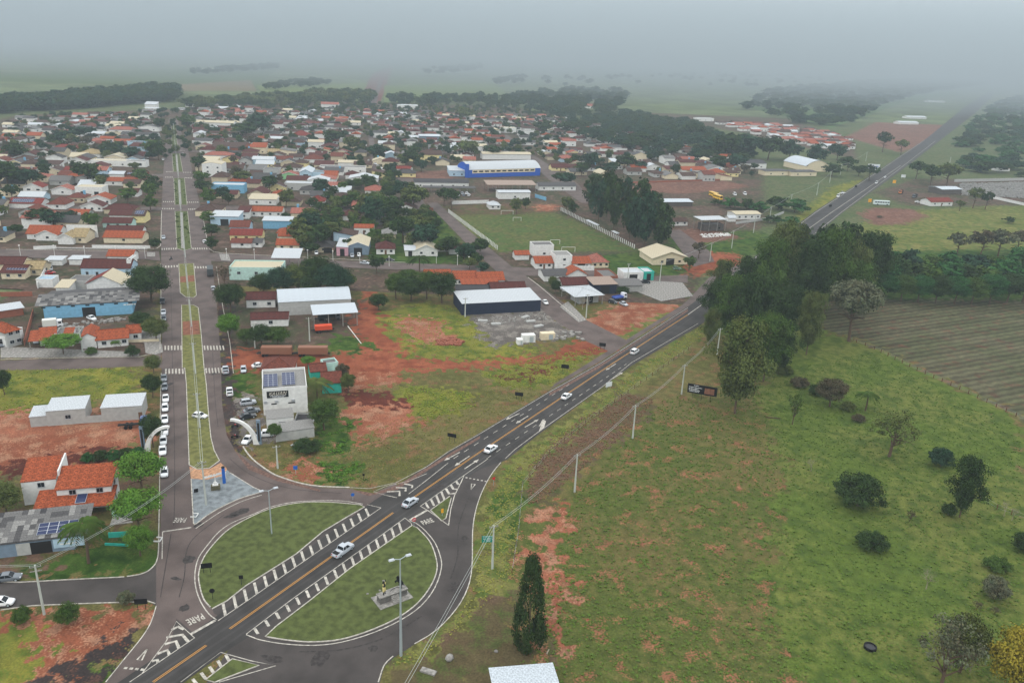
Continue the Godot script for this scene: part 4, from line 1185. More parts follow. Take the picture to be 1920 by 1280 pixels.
func make_buildings() -> void:
	building_mats()
	mat("sign white", S(214, 218, 220), 0.6)
	var t: Node3D
	# --- bottom left corner
	t = b("two storey white house under orange tiles with a blue solar heater", -99.3, -150, 0.32, 6.6, 8, 5.6, "shed", 1.5, "white", "orange", "f1l2", {"st": 2, "over": 0.1})
	wing(t, -89.1, -148.8, 0.25, 10.5, 6.5, 5.2, "shed", 1.7, "white", "orange", "f2r1", {"sill": 3.6, "over": 0.35})
	wing(t, -89.6, -144.8, 0.25, 14.6, 5.5, 2.7, "shed", 1.3, "white", "orange", "", {"open": true, "over": 0.3})
	wing(t, -93.1, -145.3, 0.27, 8.8, 4, 2.5, "flat", 0.0, "white", "white", "f2", {"parapet": 0.05})
	panels(t, -89.6, -144.8, 0.25, 14.6, 1.2, 3.05, -0.9, 0.23, 1, 1, 2.0, 2.8)
	var pb := MB.new(); pb.box(Vector3(0, 0, 0), Vector3(0.3, 7.4, 8.4))
	put("parapet", pb.done(), M["wall white"], t, Transform3D(Basis.IDENTITY, Vector3(4.0, 0, -4.1)))
	t = b("low workshop with patched grey sheet roof and painted blue front", -91.8, -131.8, 0.3, 16.7, 8.5, 3.1, "shed", 1.6, "slate", "fibredark", "g", {"cat": "workshop", "door": 0.63, "over": 0.2})
	sheets(t, -91.8, -131.8, 0.3, 16.7, 21.5, 3.15, 8.7, 1.65, 20, 6)
	panels(t, -91.8, -131.8, 0.3, 16.7, 5.2, 3.55, -0.9, 0.187, 4, 3, 1.75, 1.1)
	var sg := MB.new(); sg.box(Vector3.ZERO, Vector3(5.6, 2.0, 0.08))
	put("sign_panel", sg.done(), M["wall lightblue"], t, Transform3D(Basis.IDENTITY, Vector3(7.4, 0.8, 0.06)))
	text_on(t, "Móveis  Móveis", Transform3D(Basis.IDENTITY, Vector3(7.4, 2.3, 0.12)), 0.55, "paint_white")
	strokes_on(t, [[7.2, 1.45, 3.0]], 0.4, "wall white", 0.12)
	var pl := MB.new(); pl.box(Vector3.ZERO, Vector3(2.4, 2.6, 0.08))
	put("wall_panel", pl.done(), M["wall gray"], t, Transform3D(Basis.IDENTITY, Vector3(-0.6, 0.1, 0.06)))
	t = b("raw block building of three sheds under white sheet roofs", -119.8, -185.5, 0.33, 4, 6, 2.9, "shed", 0.35, "cement", "white", "", {"cat": "building", "name": "block_building", "over": 0.12})
	wing(t, -113.6, -187.2, 0.3, 9, 7.5, 4.2, "shed", 0.4, "cement", "white", "f1", {"over": 0.12, "sill": 1.6})
	wing(t, -101, -190.8, 0.26, 9.8, 7.5, 4.0, "shed", 0.4, "cement", "white", "d", {"over": 0.12, "door": 0.95})
	wing(t, -107.5, -189, 0.27, 3.7, 0.25, 1.9, "flat", 0.0, "cement", "fibre", "", {"parapet": 0.05})
	# --- first block, town side of the side street
	t = b("long orange tiled house with three gabled roofs behind the corner lawn", -128.4, -243, 0.41, 8.8, 8, 3.0, "gx", 1.7, "white", "orange", "f3", {"over": 0.6})
	wing(t, -134.9, -240.7, 0.35, 4.3, 9.5, 3.9, "gz", 1.3, "white", "orange", "", {"over": 0.3})
	wing(t, -124.2, -249, 0.39, 4, 7, 3.0, "gx", 1.5, "white", "orange", "f1", {"over": 0.4})
	t = b("orange roofed carport house with grey side walls behind spreading green trees", -149.6, -238.5, 0.39, 5.6, 7, 2.8, "shed", 1.2, "white", "orange", "", {"open": true, "over": 0.2})
	wing(t, -148.6, -242, 0.45, 4.8, 5, 3.2, "shed", 1.3, "white", "orange", "f1", {"over": 0.2})
	wing(t, -143.6, -244.1, 0.26, 7.2, 7, 3.0, "flat", 0.0, "gray", "fibre", "f2")
	wing(t, -142.1, -241.7, 0.31, 2.8, 5.5, 3.4, "shed", 1.2, "white", "orange", "", {"over": 0.1})
	t = b("grey two storey house with orange hip roof at the end of the side street", -158.4, -240.1, 1.03, 4.3, 8, 5.4, "hip", 1.6, "gray", "orange", "f2r2", {"st": 2})
	wing(t, -162.3, -238.7, 0.02, 5, 9, 3.2, "flat", 0.0, "white", "white", "f1g")
	b("white sheet roofed shed behind the grey two storey house", -176.2, -267.3, 0.72, 8.5, 6, 2.8, "shed", 0.4, "brick", "white", "", {"cat": "shed"})
	t = b("long sky blue workshop under a broken grey sheet roof", -150.4, -271.4, 0.35, 28.3, 19, 4.7, "gx", 1.5, "blue", "fibredark", "g1", {"cat": "workshop", "over": 0.15, "door": 0.5})
	sheets(t, -150.4, -271.4, 0.35, 28.3, 33.3, 4.72, 9.5, 1.5, 26, 7)
	for k in 7:
		var wb := MB.new(); wb.box(Vector3.ZERO, Vector3(1.3, 0.5, 0.1))
		put("vent_opening", wb.done(), M.dark, t, Transform3D(Basis.IDENTITY, Vector3(-14.0 + k * 4.6, 3.9, 0.0)))
	strokes_on(t, [[13.4, 3.4, 4.0]], 0.5, "wall white", 0.06)
	t = b("white chapel hall with dark red roof and arched windows", -167.3, -318.8, 0.12, 19.4, 8, 4.5, "gx", 2.0, "lightblue", "darkred", "f5", {"cat": "chapel", "ww": 1.1, "wh": 1.9, "over": 0.3})
	wing(t, -159.1, -322.1, 0.12, 1.6, 8, 7.0, "flat", 0.0, "white", "white", "")
	b("orange roof strip standing behind the white chapel", -173.3, -343.5, 0.12, 10.4, 7, 3.2, "gx", 1.4, "white", "orange", "")
	b("house with one brick red and one cream roof slope behind the blue workshop", -159.5, -301, 0.12, 12.8, 11, 3.4, "gz", 2.4, "white", "creamsheet", "", {"roof2": "red"})
	b("cream tiled house beside the walled asphalt yard", -197.3, -318.6, 0.12, 6.8, 8, 3.0, "gx", 1.6, "beige", "creamtile", "f1r1")
	t = b("dark red tiled house with a row of solar panels by the cream one", -201.9, -312.6, 0.12, 8.9, 8, 2.8, "gx", 1.5, "cream", "darkred", "f2")
	panels(t, -201.9, -312.6, 0.12, 8.9, 1, 3.45, -1.5, 0.36, 7, 1, 1.1, 1.9)
	b("red tiled house at the edge of town behind the solar panel one", -212.2, -324.6, 0.12, 13.4, 8, 2.8, "gx", 1.5, "cream", "darkred", "")
	b("white flat roofed annex at the corner of the asphalt yard", -183.8, -303, 0.12, 6.1, 6, 3.0, "flat", 0.0, "white", "blueroof", "")
	b("low white roofed lean-to on the street side of the asphalt yard", -188.7, -337.3, 0.12, 7, 5, 2.6, "shed", 0.3, "white", "white", "", {"cat": "shed"})
	b("white roofed gatehouse on the street side of the asphalt yard", -197.5, -334.9, 0.12, 6.2, 5, 2.6, "shed", 0.3, "white", "white", "", {"cat": "shed"})
	b("small white sheet roof at the left end of the blue workshop yard", -172.1, -294.2, 0.12, 4.5, 7, 3.2, "shed", 1.0, "white", "creamsheet", "")
	b("grey slab roofs between the white annex and the red and cream house", -170, -301.3, 0.12, 7.3, 9, 3.3, "flat", 0.0, "cement", "fibre", "")
	# --- second carriageway side, behind the dirt road
	t = b("white two storey shop with solar panels and the KAUAN signboard", -60.5, -199.2, 0.29, 11.6, 14, 7.0, "flat", 0.0, "white", "fibrelight", "", {"cat": "shop", "parapet": 0.7})
	var sw := MB.new(); sw.box(Vector3.ZERO, Vector3(5.6, 1.9, 0.1))
	put("signboard", sw.done(), M.black, t, Transform3D(Basis.IDENTITY, Vector3(-1.9, 4.9, 0.055)))
	text_on(t, "KAUAN", Transform3D(Basis.IDENTITY, Vector3(-1.8, 6.1, 0.13)), 1.35, "paint_white", 0.25)
	strokes_on(t, [[-1.8, 5.35, 4.2], [-1.8, 5.02, 3.0]], 0.2, "sign white", 0.13)
	panels(t, -60.5, -199.2, 0.29, 11.6, -3.6, 7.25, -2.2, 0.06, 3, 6, 1.25, 1.3)
	panels(t, -60.5, -199.2, 0.29, 11.6, 1.1, 7.25, -2.6, 0.06, 3, 6, 1.15, 1.3)
	for k in [[-3.0, 1.4], [1.6, 1.8]]:
		var vb := MB.new(); vb.box(Vector3.ZERO, Vector3(k[1], 0.35, 0.1))
		put("vent_opening", vb.done(), M.dark, t, Transform3D(Basis.IDENTITY, Vector3(k[0], 2.9, 0.0)))
	for k in [-5.2, -2.3, 2.0]:
		var ac := MB.new(); ac.box(Vector3.ZERO, Vector3(0.8, 0.55, 0.35))
		put("air_conditioner", ac.done(), M["solar_frame"], t, Transform3D(Basis.IDENTITY, Vector3(k, 3.5, 0.18)))
	wing(t, -59.2, -189.5, 0.33, 6.8, 5.0, 3.3, "shed", 0.3, "white", "fibrelight", "f1", {"over": 0.1, "wh": 0.4, "ww": 1.8, "sill": 1.8})
	wing(t, -54.1, -184.2, 0.4, 9.8, 4.6, 2.7, "shed", 0.3, "gray", "fibrelight", "", {"over": 0.15})
	wing(t, -54.2, -192.8, 0.1, 5, 6.0, 0.25, "flat", 0.0, "cement", "black", "", {"parapet": 0.6})
	t = b("turquoise walled house with ragged red tile roof below the dirt road", -51.3, -213.8, 0.25, 5.4, 8.5, 3.4, "gx", 1.6, "teal", "oldred", "", {"over": 0.35})
	wing(t, -57.2, -222.9, 0.38, 4.6, 6, 3.0, "gx", 1.3, "teal", "oldred", "", {"over": 0.3})
	wing(t, -54.5, -227.6, 0.51, 4.3, 4, 3.4, "flat", 0.0, "mint", "fibre", "")
	b("red hip roofed house hidden behind the KAUAN shop", -69.6, -223, 0.16, 9.2, 10, 3.0, "hip", 2.0, "white", "oldred", "")
	t = b("silver barrel roofed warehouse with an open loading canopy", -73.2, -284.6, 0.31, 26, 15, 5.2, "arch", 2.2, "metal" if false else "gray", "metal", "l2", {"cat": "warehouse", "over": 0.2})
	wing(t, -62.7, -271.3, 0.33, 15.4, 8.5, 5.0, "shed", 0.9, "gray", "metal", "", {"open": true, "over": 0.2})
	b("dark red roofed store left of the silver warehouse", -94.9, -289.4, 0.2, 10.4, 8, 3.4, "gx", 1.6, "white", "darkred", "f2")
	b("dark red roofed house half hidden by trees below the warehouse", -85.5, -268.7, 0.22, 12.6, 7, 2.8, "gx", 1.4, "white", "darkred", "f1", {"over": 0.3})
	t = b("pale blue shop on the avenue corner with cream roof", -108.2, -325.5, 0.12, 21.1, 12, 5.0, "flat", 0.0, "mint", "creamsheet", "f3", {"cat": "shop", "sill": 2.5})
	b("tilted white sheet canopy behind the pale blue corner shop", -100.4, -343.5, 0.12, 11.3, 10, 5.5, "shed", 1.6, "white", "white", "", {"cat": "canopy", "open": true})
	b("grey hip roofed house on the cross street with a white car outside", -92.1, -376.4, 0.12, 10, 9, 2.9, "hip", 1.6, "beige", "graytile", "f1g", {"door": 0.75})
	t = b("pink and blue workshop with big grey roof on the cross street", -74.9, -375.1, 0.12, 9.7, 18, 4.4, "gz", 1.4, "slate", "creamsheet", "g1", {"cat": "workshop", "fascia": true, "over": 0.3})
	wing(t, -81.7, -371.9, 0.12, 5.3, 18, 4.2, "shedl", 0.3, "pink", "white", "g1", {"over": 0.2})
	b("white house with dark red hip roof beside the blue workshop front", -62.3, -378.4, 0.17, 8.8, 9, 2.9, "hip", 1.8, "white", "darkred", "f2d")
	t = b("white house with cream cross gabled roof and one solar panel", -42.8, -378.1, 0.17, 10.9, 12, 3.0, "gz", 2.0, "white", "creamsheet", "f2", {"fascia": true})
	wing(t, -50.3, -376.8, 0.17, 4.7, 9, 3.0, "gx", 0.6, "white", "white", "g1")
	panels(t, -42.8, -378.1, 0.17, 10.9, -2, 4.0, -3, 0.0, 2, 2, 1.1, 1.7)
	t = b("orange tiled house with two stepped roofs on the cross street", -107.9, -378.4, 0.12, 13.1, 7, 2.8, "gx", 1.5, "cream", "orange", "f3d", {"over": 0.5})
	wing(t, -113.2, -396.1, 0.12, 10.5, 6, 3.0, "gx", 1.4, "cream", "orange", "")
	b("first of three orange roofed row houses by the big trees", -32.5, -330.9, 0.17, 10.8, 8, 3.0, "gx", 1.8, "white", "orange", "f2d", {"over": 0.4})
	b("middle one of three orange roofed row houses", -21, -330.6, 0.17, 9.9, 8, 3.0, "gx", 1.8, "white", "orange", "f2d", {"over": 0.4})
	b("last of three orange roofed row houses, nearest the field road", -9.8, -330.7, 0.24, 11.2, 8, 3.0, "gx", 1.8, "white", "orange", "f2d", {"over": 0.4})
	b("low orange and white annex in front of the row houses", -14, -324.1, 0.24, 15.1, 5, 2.6, "shed", 1.0, "white", "orange", "f2")
	t = b("navy blue warehouse with a bright white roof", -4.4, -294.9, 0.3, 31.2, 15, 4.6, "shed", 0.5, "navy", "white", "", {"cat": "warehouse", "over": 0.15})
	b("dark red roofed shed behind the navy warehouse", -2.2, -318.5, 0.24, 14.2, 7, 3.0, "gx", 1.3, "darkwall", "darkred", "")
	b("black patched roof shed left of the navy warehouse", -16.6, -313.4, 0.17, 12.5, 8, 2.8, "gx", 1.0, "darkwall", "black", "", {"cat": "shed"})
	t = b("white modern house with roof terrace beside the football field", 22.3, -364.9, 0.24, 8.1, 9, 6.0, "flat", 0.0, "white", "fibrelight", "f1", {"st": 2})
	wing(t, 13.6, -386.7, 0.24, 10.2, 8, 5.4, "flat", 0.0, "white", "fibre", "f1")
	b("orange roofed white house left of the modern one", 13.4, -363.9, 0.24, 8.1, 8, 2.9, "gx", 1.6, "white", "orange", "f2d")
	b("long narrow orange roof along the field corner", 3.2, -378.6, 0.24, 6.8, 5, 2.8, "gx", 1.0, "white", "orange", "")
	b("orange roofed house with white gate right of the modern one", 30.8, -365.8, 0.24, 8.7, 8, 3.0, "gx", 1.6, "white", "orange", "f2g")
	b("salmon hip roofed house at the end of the orange row", 39.7, -369.6, 0.24, 8.5, 9, 3.0, "hip", 2.0, "cream", "pinktile", "f3")
	b("big cream roofed hall by the field corner", 74.6, -381.3, 0.24, 18, 17, 3.6, "gz", 2.2, "cream", "creamsheet", "f2g", {"cat": "hall", "over": 0.8})
	b("orange gabled house on the street corner below the field", 27.4, -344.7, 0.24, 8.9, 8, 3.2, "gz", 1.8, "white", "orange", "f1")
	b("maroon roofed house beside the street below the field", 25.9, -329.6, 0.24, 11.1, 8, 2.9, "gx", 1.4, "white", "darkred", "f2")
	b("grey sheet roofed house on the street corner by leafless trees", 18.3, -343.3, 0.24, 11.1, 9, 2.8, "gx", 1.2, "white", "fibredark", "f2")
	t = b("white hip roofed fuel station shelter beside the highway lot", 30.1, -309.9, 0.37, 12.3, 12, 4.0, "hip", 1.0, "gray", "white", "", {"cat": "shelter", "open": true})
	wing(t, 30.3, -312.8, 0.46, 9, 7, 3.4, "flat", 0.0, "cement", "fibre", "f1g")
	b("dark blue repair garage with tan roof behind the shelter", 38.1, -327, 0.24, 10.1, 10, 4.2, "shed", 0.4, "navy", "tan", "g1", {"cat": "garage"})
	b("brick walled yard building between the garage and the shop", 41.7, -341.4, 0.24, 6.7, 12, 3.4, "flat", 0.0, "brick", "fibre", "")
	t = b("white and turquoise fronted shop facing the highway lot", 52.7, -348.6, 0.24, 9.3, 8, 3.6, "flat", 0.0, "white", "white", "g1", {"cat": "shop"})
	wing(t, 59.9, -351.1, 0.24, 4.9, 8, 3.6, "flat", 0.0, "teal", "white", "g1")
	b("grey sheet roofed sheds in front of the brick yard", 49.4, -331.5, 0.24, 10.3, 9, 3.0, "gx", 0.8, "cement", "fibre", "", {"cat": "shed"})
	# --- around the football field
	t = b("bright blue sports hall with white barrel roof", -10.7, -639.6, 0.45, 61.3, 24, 6.0, "arch", 4.5, "royal", "white", "", {"cat": "sports hall", "over": 0.2})
	for k in 11:
		var lf := Transform3D(Basis.IDENTITY, Vector3(-25.5 + k * 4.9, 3.2, 0.0))
		var fm := MB.new(); fm.box(Vector3.ZERO, Vector3(4.85, 2.7, 0.12))
		put("wall_panel", fm.done(), M["wall cream"], t, lf)
		window_at(t, lf * Transform3D(Basis.IDENTITY, Vector3(0, 0.7, 0.06)), 3.8, 1.3, false)
	wing(t, -47.5, -630.6, 0.17, 12.1, 22, 4.5, "shed", 0.5, "lightblue", "white", "f2")
	wing(t, -39.7, -625.9, 0.17, 2.9, 3, 9.5, "flat", 0.0, "royal", "white", "")
	t = b("white school wing with long dark sheet roof", -54.3, -574.8, 0.17, 38.3, 9, 4.0, "gx", 1.3, "white", "black", "f5", {"cat": "school building"})
	wing(t, -47.4, -558.6, 0.17, 35.4, 5, 3.0, "shed", 0.4, "darkwall", "fibredark", "", {"open": true})
	b("open tan roofed sports shelter with blue posts", -4.4, -570.4, 0.24, 34.7, 14, 5.0, "shed", 0.9, "gray", "tan", "", {"cat": "shelter", "open": true})
	b("plain white hall beside the sports shelter", -2.4, -542.3, 0.24, 21.7, 8, 4.6, "gx", 0.5, "white", "white", "f1", {"cat": "hall"})
	b("white pyramid roofed ticket house above the pitch", -14.1, -502.8, 0.24, 6.9, 8, 2.9, "hip", 1.2, "white", "white", "f2", {"cat": "ticket house"})
	b("dark roofed long shed behind the pine grove", 28, -584.2, 0.24, 27.6, 9, 3.4, "gx", 1.4, "white", "fibredark", "f4", {"cat": "shed"})
	b("little red roofed pavilion by the dirt court", -89.9, -638.1, 0.17, 11, 7, 3.2, "gx", 1.2, "white", "red", "f3", {"cat": "pavilion"})
	t = b("long cream hall with brown tile roof beyond the dirt court", -80.9, -706.6, 0.17, 27.5, 13, 6.0, "gx", 2.2, "yellow", "brown", "f3", {"cat": "hall"})
	wing(t, -111.7, -714.4, 0.17, 10.4, 10, 4.0, "gz", 1.5, "lightblue", "metal", "")
	b("pale roofed depot behind the sports hall", -11.6, -741.1, 0.24, 44.5, 10, 5.0, "gx", 1.0, "white", "creamsheet", "", {"cat": "depot"})
	# --- along the highway, beyond the groves
	t = b("cream warehouse with a tall arched grey roof", 270.2, -748, 0.3, 24.3, 34, 5.0, "archz", 5.0, "cream", "metal", "", {"cat": "warehouse"})
	b("cream office block joined to the arched warehouse", 222.3, -710.3, 0.3, 23.2, 10, 4.0, "shed", 0.4, "cream", "fibredark", "f2", {"cat": "office"})
	b("second cream office block next to the arched warehouse", 247.3, -714.2, 0.3, 25.7, 9, 3.8, "shed", 0.4, "cream", "fibredark", "f2", {"cat": "office"})
	t = b("unfinished two storey frame with a white slab roof", 113.4, -463.4, 0.3, 16.1, 9, 7.0, "shed", 0.2, "darkwall", "white", "", {"cat": "building", "name": "unfinished_building", "open": true})
	wing(t, 114.2, -465.7, 0.3, 13, 7, 3.2, "flat", 0.0, "darkwall", "fibre", "f2")
	b("white cottage with brown roof beside the unfinished frame", 96.9, -476.4, 0.24, 9.1, 7, 2.7, "gx", 1.2, "white", "brown", "f2")
	b("tiny white hut on the far side of the unfinished frame", 132.2, -495.3, 0.3, 4.8, 4, 2.6, "gx", 0.8, "white", "white", "", {"cat": "hut"})
	b("low white walled house with pale roof near the grove", 144.6, -505.3, 0.3, 17.5, 9, 3.4, "gx", 0.6, "white", "creamsheet", "f4")
	b("long low shed with pale roof on red ground", 107.2, -541.1, 0.24, 20.5, 8, 3.0, "shed", 0.6, "darkwall", "metal", "", {"cat": "shed"})
	b("long black roofed factory shed near the tree belt", 209.3, -748.8, 0.3, 34.5, 16, 5.0, "gx", 1.5, "white", "black", "f3", {"cat": "factory"})
	b("white roofed scrap dealer office beside the highway", 341.3, -645.2, 0.3, 19.4, 12, 4.0, "gx", 0.8, "darkwall", "metal", "", {"cat": "office"})
	b("red roofed white house beside the scrap yard", 305.5, -587, 0.3, 19.3, 9, 3.2, "gx", 1.5, "white", "red", "f3d")
	b("small orange roofed house among trees on the far side of the highway", 474.7, -808.9, 0.3, 13.1, 8, 3, "gx", 1.4, "white", "orange", "")
	b("long white poultry shed nearest the town edge", 643.9, -1397.1, 0.3, 38.9, 12, 3.0, "gx", 1.5, "white", "white", "", {"cat": "poultry shed"})
	b("long white poultry shed in the middle of three", 726.8, -1549.8, 0.3, 43.1, 12, 3.0, "gx", 1.5, "white", "white", "", {"cat": "poultry shed"})
	b("long white poultry shed farthest from the town", 1100.4, -2252.8, 0.3, 54.8, 14, 3.0, "gx", 1.5, "white", "white", "", {"cat": "poultry shed"})
	b("pale blue metal roof at the bottom edge of the pasture", 4.9, -96, 0.17, 9.4, 7.4, 3.5, "gx", 0.35, "gray", "metal", "", {"cat": "shed"})
	# --- left of the avenue, rows behind the cross street
	t = b("orange cross gabled white house with porch beside the street trees", -227.3, -379.5, 0.12, 14.5, 10, 2.9, "gx", 2.2, "white", "orange", "f2")
	wing(t, -224.3, -377.2, 0.12, 9.8, 5, 2.9, "gz", 1.7, "white", "orange", "f1", {"fascia": true})
	t = b("cream tiled house with two gables behind a white street wall", -207.7, -375.2, 0.12, 6.1, 10, 3.2, "gx", 2.2, "cream", "creamtile", "f1")
	wing(t, -212.2, -371.6, 0.12, 6.8, 9, 3.4, "gz", 1.4, "white", "creamtile", "", {"fascia": true})
	wing(t, -212, -387, 0.12, 14.2, 0.3, 6.0, "flat", 0.0, "white", "white", "", {"parapet": 0.05})
	b("mint walled house with maroon roof one row from the street", -206.1, -409.9, 0.12, 13.9, 7, 2.8, "gx", 1.5, "mint", "darkred", "f3")
	b("long maroon roof beside the cypress hedge", -194.6, -393.3, 0.12, 16.8, 6, 2.8, "gx", 1.4, "white", "darkred", "")
	b("long orange roof behind round clipped trees at the corner", -188.5, -378.7, 0.12, 17.5, 9, 2.9, "gx", 1.6, "cream", "orange", "f1")
	t = b("cream corner house with solar panels near the avenue", -200.9, -423.8, 0.12, 6, 8, 4.0, "gx", 1.6, "yellow", "brown", "")
	panels(t, -200.9, -423.8, 0.12, 6, 0, 4.5, -0.8, 0.38, 4, 2, 1.1, 1.7)
	b("white and wine roofed house next to the solar one", -212, -427.8, 0.12, 12.7, 8, 3.0, "gx", 1.4, "white", "darkred", "")
	b("long brown hip roof near the avenue trees", -220.8, -443.6, 0.12, 16.1, 8, 2.9, "hip", 1.6, "beige", "darkred", "")
	b("white gabled house with wine red roof and a garden wall", -238.2, -447.6, 0.12, 11.4, 9, 3.0, "gz", 1.7, "white", "darkred", "f3", {"fascia": true})
	t = b("red roofed house covered in grey solar panels", -276, -448.7, 0.12, 17.2, 9, 2.9, "gx", 1.6, "white", "red", "")
	panels(t, -276, -448.7, 0.12, 17.2, -1.5, 3.25, -0.4, 0.34, 11, 2, 1.05, 1.9)
	b("brown hip roofed house right of the solar covered roof", -258.7, -449.3, 0.12, 9.4, 11, 3.0, "hip", 2.2, "white", "oldred", "f1")
	b("white house with red gable and dark windows by a round tree", -298.9, -496.2, 0.12, 10.9, 9, 3.2, "gz", 1.8, "white", "red", "f2", {"fascia": true, "ww": 2.2})
	b("salmon gabled white house behind clipped trees", -278.4, -491.6, 0.12, 12.1, 9, 3.2, "gz", 1.6, "white", "pinktile", "f1", {"fascia": true})
	b("white modern box house with a large dark opening", -260.1, -488.5, 0.12, 15.7, 10, 5.6, "flat", 0.0, "white", "creamsheet", "f2", {"ww": 3.0, "wh": 2.4})
	b("long bright orange roof near the avenue", -260.7, -530.5, 0.12, 20.4, 7, 3.2, "gx", 1.4, "white", "orange", "f2")
	b("brown roofed white cottage below the long orange roof", -238.4, -494.7, 0.12, 9.6, 7, 2.8, "gx", 1.3, "white", "darkred", "f1")
	b("white gabled house with three windows and dark roof", -347.9, -610.6, 0.12, 11.7, 9, 4.5, "gz", 1.6, "white", "graytile", "f2d", {"fascia": true, "over": 0.3})
	b("little white house with two arched windows", -376.6, -648.5, 0.12, 7.2, 6, 3.2, "gz", 1.2, "white", "brown", "f2")
	b("brown roofed bungalow with deep porch", -321.9, -560.3, 0.12, 13, 11, 2.9, "gz", 1.8, "cream", "brown", "f2", {"fascia": true})
	b("pale blue two storey house with red roof", -304.8, -555.3, 0.12, 11, 8, 5.0, "gx", 1.4, "lightblue", "red", "f1")
	b("wine roofed gable house with white posts", -331.3, -611.3, 0.12, 12.9, 10, 3.0, "gz", 1.8, "white", "darkred", "f1", {"fascia": true})
	b("house with large pale cream hip roof", -340.9, -648.6, 0.12, 16.2, 12, 3.2, "hip", 2.2, "white", "creamtile", "")
	b("wide faded red roof on the left side of town", -374, -673.7, 0.12, 19.9, 10, 3.2, "hip", 1.8, "white", "red", "f1")
	b("grey roofed white house with columned porch", -409.7, -716.7, 0.12, 17.8, 10, 3.2, "gx", 1.6, "white", "graytile", "f4")
	b("orange roofed house far left among trees", -441.6, -747.7, 0.12, 12.2, 9, 3.2, "gx", 1.8, "cream", "orange", "f1")
	b("salmon roofed house beside dense dark trees", -374.6, -725.5, 0.12, 12.3, 9, 3.2, "hip", 1.8, "white", "pinktile", "f2")
	b("row of white flat roofed garages off the avenue", -305.8, -609, 0.12, 26.5, 9, 3.8, "flat", 0.0, "white", "creamsheet", "f3")
	b("white framed modern house with glazed front near the avenue", -286.9, -610.4, 0.12, 14.5, 8, 4.0, "flat", 0.0, "white", "fibre", "f1", {"ww": 9.0, "wh": 2.0})
	t = b("brown roofed house with solar panels by the avenue trees", -264.3, -558, 0.12, 14, 9, 3.2, "gx", 1.5, "brick", "brown", "")
	panels(t, -264.3, -558, 0.12, 14, 0, 3.4, -0.4, 0.32, 7, 2, 1.3, 1.9)
	b("white curved roof next to the brown solar house", -274.9, -555.1, 0.12, 9.2, 9, 3.4, "arch", 1.4, "white", "white", "")
	b("pale blue slatted two storey building near the avenue", -330, -709.5, 0.12, 16.2, 9, 5.5, "flat", 0.0, "lightblue", "brown", "f3")
	b("long white walled depot with grey roof near the avenue end", -361.5, -781.4, 0.12, 31.6, 12, 4.0, "gx", 1.2, "white", "graytile", "")
	b("cream walled house with battlements in the far rows", -385.4, -783.9, 0.12, 16.3, 8, 3.8, "flat", 0.0, "cream", "fibre", "f3")
	b("white and grey villa by the avenue in the far rows", -379.4, -843.2, 0.12, 20.8, 10, 4.5, "gz", 1.4, "white", "fibre", "f2")
	b("wide pale red roof behind the villa", -395.5, -820.2, 0.12, 24, 10, 3.4, "hip", 1.8, "white", "pinktile", "")
	b("white service station canopy at the avenue end", -464.8, -1044.8, 0.12, 17.5, 16, 5.5, "flat", 0.0, "white", "white", "", {"cat": "canopy", "open": true})
	b("white butterfly roofed building at the avenue end", -481.5, -1085.5, 0.12, 14.7, 10, 7, "shed", 2.5, "white", "white", "")
	# --- right of the avenue
	b("tall white apartment house with six small windows", -218.9, -581.6, 0.12, 13.8, 14, 9.0, "gz", 0.8, "white", "creamsheet", "f2", {"cat": "apartment house", "st": 2, "sill": 3.0, "over": 0.1})
	t = b("sky blue house with white flat roofs beside the avenue", -186.8, -519.9, 0.12, 20.4, 10, 5.0, "flat", 0.0, "blue", "white", "f1")
	b("wine roofed bungalow in front of the sky blue house", -182.6, -502.4, 0.12, 14.7, 8, 2.8, "gx", 1.4, "beige", "darkred", "f3")
	b("house with large cream sheet roof and deep veranda", -154, -486.3, 0.12, 15.9, 11, 3.6, "shed", 1.2, "white", "creamsheet", "f2")
	b("orange roofed long white house with two palms", -142.3, -452.8, 0.12, 17.9, 9, 3.2, "gx", 1.4, "white", "orange", "f4")
	b("white roofed shop with stone side and blue shutters on the avenue", -156.1, -426, 0.12, 14.4, 13, 5.0, "shed", 0.5, "lightblue", "white", "g1", {"cat": "shop"})
	b("wine roofed lean-to beside the blue shuttered shop", -152.2, -444.7, 0.12, 6, 9, 4.0, "shed", 1.4, "white", "darkred", "f1")
	b("pale blue shed with white roof by a palm", -127.1, -423, 0.12, 14.6, 8, 4.5, "shed", 0.6, "blue", "white", "", {"cat": "shed"})
	b("long bright red roofed cream house near the cross street", -134.4, -393.9, 0.12, 15.2, 8, 3.0, "gx", 1.6, "yellow", "red", "f3d")
	t = b("low house with mended red and grey roof on the corner", -131.8, -379.1, 0.12, 9.3, 7, 2.6, "gx", 1.0, "white", "oldred", "f1")
	wing(t, -125.3, -381.3, 0.12, 5.2, 7, 2.6, "gx", 0.9, "white", "fibredark", "f1")
	b("brown hip roofed house among dense garden trees", -137.1, -486.6, 0.12, 11.1, 10, 2.9, "hip", 1.7, "beige", "brown", "")
	b("small red hip roofed white house among dense trees", -122.3, -490, 0.12, 8.8, 9, 3.0, "hip", 2.0, "white", "red", "f1")
	b("grey and white modern house behind the garden trees", -146.7, -540.3, 0.12, 17.9, 10, 4.5, "flat", 0.0, "gray", "white", "f2")
	b("beige two gabled house left of the grey modern one", -159, -533, 0.12, 11, 9, 3.2, "gz", 1.8, "yellow", "brown", "f1", {"fascia": true})
	b("grey cubic house under construction three rows back", -177.2, -583, 0.12, 11.2, 10, 6.4, "flat", 0.0, "cement", "fibre", "f1", {"st": 2})
	b("light green gabled house with pink roof", -164.7, -584, 0.12, 13.1, 9, 3.2, "gz", 1.6, "green", "pinktile", "f1", {"fascia": true})
